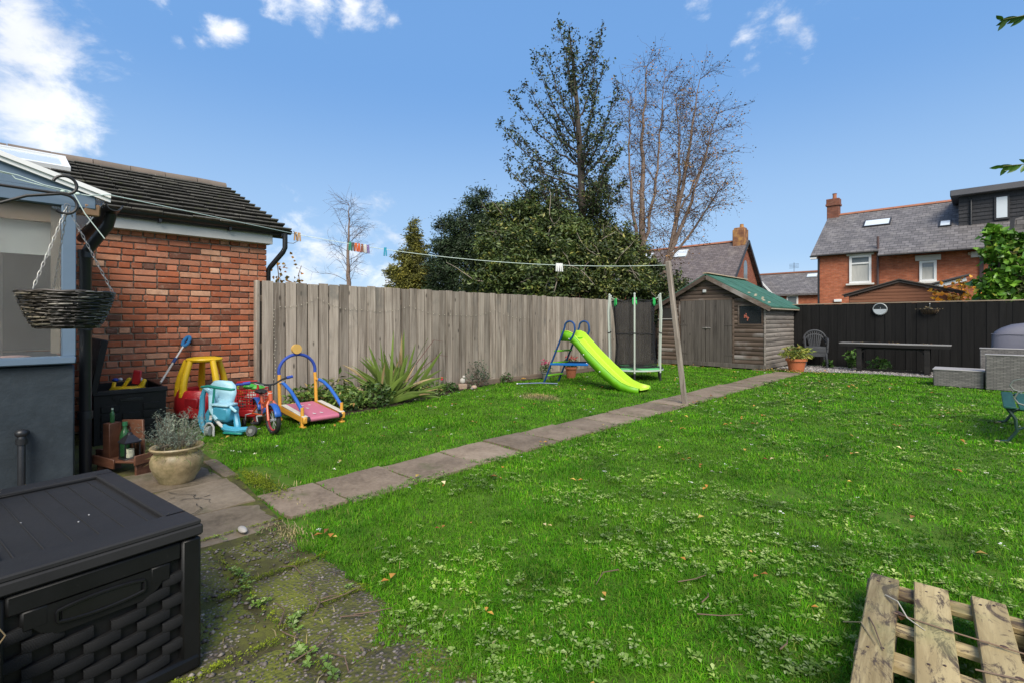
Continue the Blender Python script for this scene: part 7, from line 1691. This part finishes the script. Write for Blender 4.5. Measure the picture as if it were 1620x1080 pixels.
st3 = thing('brown_stone', 'pinkish stone lying beside the stone bird', 'stone', (-6.75, 5.98, .02)); MB().ell((0, 0, .02), (.05, .06, .04), 10, 7).build('stone', plain('pink_stone', (.38, .27, .21), .9, bscale=30), st3); MB().ell((.03, -.08, .01), (.03, .035, .025), 9, 6).build('chip', plain('grey_chip', (.2, .18, .16), .9), st3)

# ---- plastic chairs stacked by the black fence
def chair(label, pos, rz, m):
    t = thing('garden_chair', label, 'chair', pos, rz, 'stacked plastic chairs by the black fence'); S = .44
    MB().box((0, 0, .43), (.46, .42, .03), None, .012).box((0, -.20, .36), (.46, .03, .13), None, .01).build('seat', m, t)
    for sx in (-1, 1):
        for sy in (-1, 1): MB().bar((sx * .21, sy * .18, .42), (sx * .255, sy * .225, .0), .055, .04, (0, 1, 0), .01).build('leg', m, t)
        MB().tube([(sx * .25, -.22, .40), (sx * .265, -.21, .60), (sx * .27, -.12, .655), (sx * .265, .05, .665), (sx * .24, .19, .70)], .024, 8).build('arm', m, t)
    top = [(.26 * math.cos(t_), .20 + .02 * math.sin(t_), .62 + .25 * math.sin(t_)) for t_ in np.linspace(0, math.pi, 15)]; MB().tube(top, .026, 8).build('back_rim', m, t)
    for k in range(7):
        x = -.165 + k * .055; zt = .62 + .25 * math.sqrt(max(0, 1 - (x / .26) ** 2)); MB().bar((x * .55, .195, .44), (x, .215, zt), .024, .012, (0, 1, 0), .004).build('back_slat', m, t)
    return t
M_chair = glossy('dark_grey_plastic', (.045, .047, .052), .5)
chair('dark grey plastic garden chair, lower of the stacked pair by the black fence', (-3.38, 15.28, .0), R(18), M_chair); chair('dark grey plastic garden chair, upper of the stacked pair by the black fence', (-3.375, 15.27, .11), R(18), M_chair)
# ---- long black bar table
bt_ = thing('bar_table', 'long narrow black timber table standing before the black fence', 'table', (-1.66, 14.78, .0)); M_bt = wood('black_table_timber', (.007, .0065, .0065), (.017, .016, .0155), 0, 18, .2, .8, False); M_bt2 = wood('grey_table_top', (.16, .155, .15), (.30, .29, .28), 0, 18, .2, .5, False)
for k in range(3): MB().box((0, -.14 + k * .145, .69), (2.10, .138, .022), None, .004).build('top_plank', M_bt2, bt_)
MB().box((0, -.20, .645), (2.08, .03, .07), None, .004).build('front_rail', M_bt, bt_); MB().box((0, .2, .645), (2.08, .03, .07), None, .004).build('back_rail', M_bt, bt_)
for x in (-.64, .64):
    for y in (-.15, .15): MB().box((x, y, .31), (.10, .07, .62), None, .006).build('leg', M_bt, bt_)
    MB().box((x, 0, .10), (.06, .3, .06), None, .005).build('stretcher', M_bt, bt_)
MB().box((0, -.12, .59), (1.3, .03, .06), None, .004).build('apron', M_bt, bt_); MB().box((.0, .12, .05), (1.3, .05, .05), None, .004).build('foot_rail', M_bt, bt_)
for s_ in (-1, 1): MB().bar((s_ * .62, -.12, .45), (s_ * .48, -.12, .60), .04, .04, ch=.004).build('brace', M_bt, bt_)
g = np.random.default_rng(3); tl_ = rosettes('table_leaves', [(-2.45 + 1.9 * g.random(), 14.7 + .2 * g.random(), 1.4) for _ in range(14)], g, .022, .04, (1, 3), M_fallen, (.0, .4), .70); tag(tl_, 'dry leaves lying on the black bar table', 'fallen leaves', kind='stuff')
for lb, x, y, rad, sd_ in (('green leafy weed left of the bar table legs', -2.55, 15.35, (.16, .14, .30), 31), ('green leafy weed growing under the bar table', -1.98, 15.2, (.26, .16, .17), 32), ('small green weed at the foot of the stacked chairs', -3.1, 15.3, (.1, .1, .1), 33)):
    t = thing('weed_plant', lb, 'plant', (x, y, 0), 0, 'weeds along the black fence'); bushy(t, (0, 0, rad[2] * .9), rad, 80, (.08, .15), [(0, (.05, .12, .02)), (1, (.13, .26, .05))], 'leaves', .75, sd_); MB().tube([(0, 0, 0), (.01, .0, rad[2] * 1.4)], .006, 5).build('stem', plain('weed_stem', (.08, .13, .03), .6), t)
# round mirror planter and half basket on the fence
mi = thing('round_wall_planter', 'round metal ring wall ornament with pale lower half on the black fence', 'wall ornament', (-2.02, BY - .03, 1.535)); MB().ring((0, 0, 0), .145, .012, 1, 36, 8).build('ring', plain('galvanised', (.42, .44, .44), .4, metal=.4), mi)
MB().prism([(.138 * math.cos(t), .138 * math.sin(t)) for t in np.linspace(math.pi, 2 * math.pi, 20)], 1, -.03, -.012).build('lower_half', plain('pale_zinc', (.40, .44, .46), .45), mi); MB().lathe([(.0, 0), (.138, 0), (.138, .004), (.0, .004)], 30, (0, -.004, 0), Ry).build('back_disc', glossy('dark_disc', (.01, .012, .012), .25), mi); MB().tube([(.01, -.03, .0), (.012, -.03, .05)], .006, 6).build('peg', M_steel, mi)
wbk = thing('wall_basket', 'brown coir lined half basket hanging on the black fence', 'wall basket', (-1.04, BY - .03, 1.40))
gs = [[((.18 - .05 * (1 - v) ** 2) * math.cos(t), -(.14 * v ** .5) * math.sin(t), .12 * v) for t in np.linspace(0, math.pi, 16)] for v in (.02, .25, .5, .75, 1.0)]
o = MB().sheet(gs).build('coir_liner', plain('coir', (.10, .065, .035), .95, (.05, .03, .02), 30, 60, .8), wbk); o.modifiers.new('thick', 'SOLIDIFY').thickness = .012
wf = MB(); wf.tube([(.185 * math.cos(t), -.145 * math.sin(t), .12) for t in np.linspace(0, math.pi, 16)], .005, 6); wf.tube([(-.185, 0, .12), (.185, 0, .12)], .005, 6)
for t in np.linspace(.2, math.pi - .2, 8): wf.tube([(.185 * math.cos(t), -.145 * math.sin(t), .12), (.16 * math.cos(t), -.11 * math.sin(t), .05), (.12 * math.cos(t), -.03, .0)], .004, 5)
wf.build('wire_frame', iron, wbk); MB().tube([(0, 0, .12), (.0, -.01, .24)], .004, 5).ell((0, -.012, .25), (.012, .008, .02)).build('hanger', M_steel, wbk)
g = np.random.default_rng(8); P = np.array([0, -.06, .125]) + g.normal(size=(60, 3)) * [.09, .03, .012]; V, F = leaf_cloud(P, g, .03, .07, .4); np_mesh('dead_plants', V, F, leafmat('dead_plant', [(0, (.12, .08, .04)), (1, (.35, .28, .15))], .8), wbk)
# ---- grey rattan seating
def rattan():
    m, nt, b = new_mat('grey_rattan'); v = coords(nt, (1, 1, 1), jitter=False); sw = nt.nodes.new('ShaderNodeSeparateXYZ'); nt.links.new(v, sw.inputs[0]); ad = nt.nodes.new('ShaderNodeMath'); nt.links.new(sw.outputs[0], ad.inputs[0]); nt.links.new(sw.outputs[1], ad.inputs[1]); cm = nt.nodes.new('ShaderNodeCombineXYZ'); nt.links.new(ad.outputs[0], cm.inputs[0]); nt.links.new(sw.outputs[2], cm.inputs[1])
    bt = nt.nodes.new('ShaderNodeTexBrick'); nt.links.new(cm.outputs[0], bt.inputs['Vector']); bt.inputs['Scale'].default_value = 1; bt.inputs['Brick Width'].default_value = .085; bt.inputs['Row Height'].default_value = .026; bt.inputs['Mortar Size'].default_value = .003
    bt.inputs['Color1'].default_value = (.20, .187, .172, 1); bt.inputs['Color2'].default_value = (.115, .107, .10, 1); bt.inputs['Mortar'].default_value = (.03, .03, .03, 1); setc(nt, b, bt.outputs['Color']); b.inputs['Roughness'].default_value = .6; bump(nt, b, bt.outputs['Fac'], -.6, .006); return m
M_rat = rattan(); M_rtop = plain('grey_rattan_edge', (.34, .32, .31), .6, (.27, .255, .25), 30)
so = thing('rattan_footstool', 'low long grey rattan seat unit on the lawn left of the rattan sofa', 'seat', (-.42, 12.72, .0))
MB().box((0, 0, .16), (.71, .62, .31), None, .015).build('base', M_rat, so); MB().box((0, 0, .325), (.73, .64, .022), None, .008).build('top', M_rtop, so)
s2 = thing('rattan_sofa', 'tall backed grey rattan sofa at the right edge of the lawn', 'sofa', (.45, 12.55, .0)); MB().box((.0, -.16, .32), (1.0, .16, .62), None, .012).build('back', M_rat, s2); MB().box((0, -.16, .64), (1.02, .18, .02), None, .006).build('back_top', M_rtop, s2); MB().box((0, .28, .18), (1.0, .7, .34), None, .012).build('seat_base', M_rat, s2)
s3 = thing('rattan_armchair', 'grey rattan seat back standing behind the sofa before the covered barbecue', 'seat', (.42, 13.35, .0)); MB().box((.0, -.1, .36), (1.1, .14, .70), None, .012).build('back', M_rat, s3); MB().box((0, -.1, .715), (1.12, .16, .02), None, .006).build('back_top', M_rtop, s3); MB().box((-.05, .2, .18), (1.0, .45, .34), None, .012).build('seat_base', M_rat, s3); MB().box((-.5, .0, .36), (.1, .2, .04), None, .01).build('arm_end', M_rtop, s3)
bq = thing('covered_barbecue', 'barbecue under a grey purple fitted cover behind the rattan seats', 'barbecue', (.62, 14.3, .0)); M_cov = plain('grey_cover', (.115, .115, .15), .55, (.085, .085, .115), 3, 12, .5)
gs = []
for z, w, d in ((.02, .60, .34), (.55, .59, .34), (.92, .575, .33), (1.02, .53, .30), (1.10, .43, .25), (1.17, .28, .17), (1.20, .1, .06)):
    gs.append([(w * (max(-1, min(1, 1.35 * math.cos(t)))) + .012 * math.sin(9 * t + z * 4), d * max(-1, min(1, 1.35 * math.sin(t))) + .012 * math.sin(7 * t), z + .015 * math.sin(3 * t) * (z < 1)) for t in np.linspace(0, 2 * math.pi, 49)])
MB().sheet(gs).add([(0, 0, 1.205), (.1, 0, 1.2), (0, .06, 1.2), (-.1, 0, 1.2), (0, -.06, 1.2)], [(0, 1, 2), (0, 2, 3), (0, 3, 4), (0, 4, 1)]).build('cover', M_cov, bq, 60); MB().tube([(.59 * max(-1, min(1, 1.35 * math.cos(t))), .34 * max(-1, min(1, 1.35 * math.sin(t))), .97) for t in np.linspace(0, 2 * math.pi, 40, endpoint=False)], .006, 5, closed=True).build('seam', M_cov, bq)
# ---- green cast iron bench at the right edge
gb = thing('green_bench', 'green slatted bench with scrolled iron end at the right edge of the lawn', 'bench', (.40, 7.80, .0)); M_gsl = wood('green_slat', (.008, .050, .036), (.02, .09, .065), 1, 16, .15, .5, False, None, .15); M_cast = glossy('green_black_iron', (.012, .04, .03), .4)
for k in range(4): MB().box((-.25 + k * .115, 0, .375 - .006 * k), (.095, 1.46, .022), None, .005).build('seat_slat', M_gsl, gb)
for k in range(3): MB().box((.24 + .03 * k, 0, .50 + k * .12), (.02, 1.42, .085), Euler((0, R(12), 0)), .005).build('back_slat', M_gsl, gb)
for y in (-.68, .68):
    e = MB(); e.tube([(-.28, y, .36), (.2, y, .345)], .014, 7); e.tube([(-.27, y, .36), (-.21, y, .26), (-.20, y, .14), (-.26, y, .03), (-.32, y, .012)], .015, 7); e.tube([(.2, y, .36), (.16, y, .2), (.22, y, .06), (.29, y, .012)], .015, 7); e.tube([(-.20, y, .15), (-.05, y, .24), (.14, y, .16)], .011, 7); e.tube([(.2, y, .34), (.26, y, .5), (.32, y, .80)], .015, 7)
    e.ring((-.02, y, .29), .045, .009, 1, 16, 6); e.build('end_frame', M_cast, gb)
    MB().tube([(.27, y, .56), (.1, y, .565), (-.10, y, .56), (-.19, y, .53), (-.22, y, .47), (-.19, y, .42), (-.13, y, .40)], .008, 8).build('arm_rest', glossy('worn_iron_arm', (.16, .18, .15), .4), gb)
    for x in (-.33, .30): MB().box((x, y, .012), (.07, .04, .02), None, .006).build('foot', plain('worn_foot', (.34, .26, .2), .8), gb)
# ---- weathered pallet in the lower right corner
pa = thing('timber_pallet', 'weathered timber pallet lying on the grass in the lower right corner', 'pallet', (-.375, 2.66, .0), R(4.6))
def pallet_mat(name, ax):
    m = wood(name, (.20, .14, .060), (.54, .43, .225), ax, 13, .16, .75, True, None, .5); nt = m.node_tree; b = nt.nodes['Principled BSDF']; src = b.inputs['Base Color'].links[0].from_socket; v = coords(nt, (1, 1, 1)); sv_ = [2.2, 2.2, 2.2]; sv_[ax] = .8; nz_ = noise(nt, coords(nt, tuple(sv_)), 6.0, 9, .8, .8); msk = ramp(nt, nz_, [(.50, (0, 0, 0)), (.57, (.92, .92, .92))]); col = mixc(nt, msk, src, (.060, .040, .032)); setc(nt, b, mixc(nt, ramp(nt, noise(nt, v, 3.2, 4), [(.5, (0, 0, 0)), (.7, (.55, .55, .55))]), col, (.30, .29, .12))); return m
M_pal = pallet_mat('pallet_plank', 1); M_palx = pallet_mat('pallet_bearer', 0)
for k, (x0, x1, y0, tilt) in enumerate(((.0, .098, .0, 0), (.152, .262, .02, .6), (.318, .42, .035, -.5), (.475, .575, .02, .3), (.63, .73, .03, 0), (.78, .88, .02, .4))):
    w = x1 - x0; mb = MB(); n = 6; rr = random.Random(k + 3)
    mb.box((0, 0, 0), (w, 1.2, .021), None, .003); mb.v = [(x + .002 * rr.uniform(-1, 1), y + .004 * rr.uniform(-1, 1), z + .0015 * rr.uniform(-1, 1)) for x, y, z in mb.v]
    o = mb.build('plank', M_pal, pa, 30, ((x0 + x1) / 2, y0 - .60, .134)); o.rotation_euler = (R(.4 * tilt), 0, R(tilt))
    nl_ = MB()
    for yy in (-.05, -.075, -.60, -.625): nl_.lathe([(.0, .0), (.0045, .0), (.0045, .002), (.0, .003)], 8, ((x0 + x1) / 2 + .02 * (1 if yy in (-.05, -.60) else -1), y0 + yy, .1452))
    nl_.build('nails', plain('rust_nail', (.05, .03, .025), .7), pa)
for y in (-.06, -.60, -1.12): MB().box((.44, y, .112), (.90, .095, .022), None, .003).build('cross_board', M_palx, pa)
for x in (.05, .44, .83):
    for y in (-.06, -.60, -1.12): MB().box((x, y, .060), (.095, .095, .078), None, .004).build('block', M_palx, pa)
    MB().box((x, -.60, .0105), (.095, 1.18, .021), None, .003).build('base_board', M_pal, pa)
MB().box((.44, -.36, .105), (.84, .07, .02), None, .003).build('cross_board', M_palx, pa)
g = np.random.default_rng(2)
for k, (pts, lb) in enumerate(([[(.09, -.33, .15), (.25, -.35, .153), (.45, -.36, .156), (.75, -.36, .153)], 'long thin dry stem lying across the pallet planks'], [[(.06, -.2, .15), (.10, -.26, .165), (.13, -.34, .15), (.18, -.39, .148)], 'pale curled straw on the first pallet plank'], [[(-.06, -.42, .10), (.0, -.48, .15), (.05, -.60, .15)], 'bent straw at the left edge of the pallet'], [[(.02, -.42, .148), (.04, -.5, .16), (.07, -.62, .148)], 'dark twig on the first pallet plank near the picture edge'], [[(.30, -.55, .15), (.5, -.50, .152), (.8, -.52, .15)], 'lower dry stem lying across the pallet planks'])):
    M_r = Matrix.Rotation(R(4.6), 3, 'Z'); t = thing('dry_stem', lb, 'dry stem', tuple(Vector((-.375, 2.66, 0)) + M_r @ Vector(pts[0])), R(4.6), 'dry stems lying on the pallet'); q = [Vector(p) - Vector(pts[0]) for p in pts]; MB().tube(q, [.0026] * (len(q) - 1) + [.0014], 6).build('stem', plain('stem_' + str(k), ((.20, .13, .08), (.55, .50, .40), (.30, .24, .14), (.14, .09, .06), (.18, .12, .08))[k], .7), t)
    if k in (0, 4):
        for _ in range(7): i = g.integers(0, len(q) - 1); p = q[i].lerp(q[i + 1], g.random()); MB().ell(tuple(p + Vector((0, g.normal() * .006, .002))), (.012, .005, .004), 7, 5).build('bud', plain('dead_bud', (.06, .035, .03), .8), t)
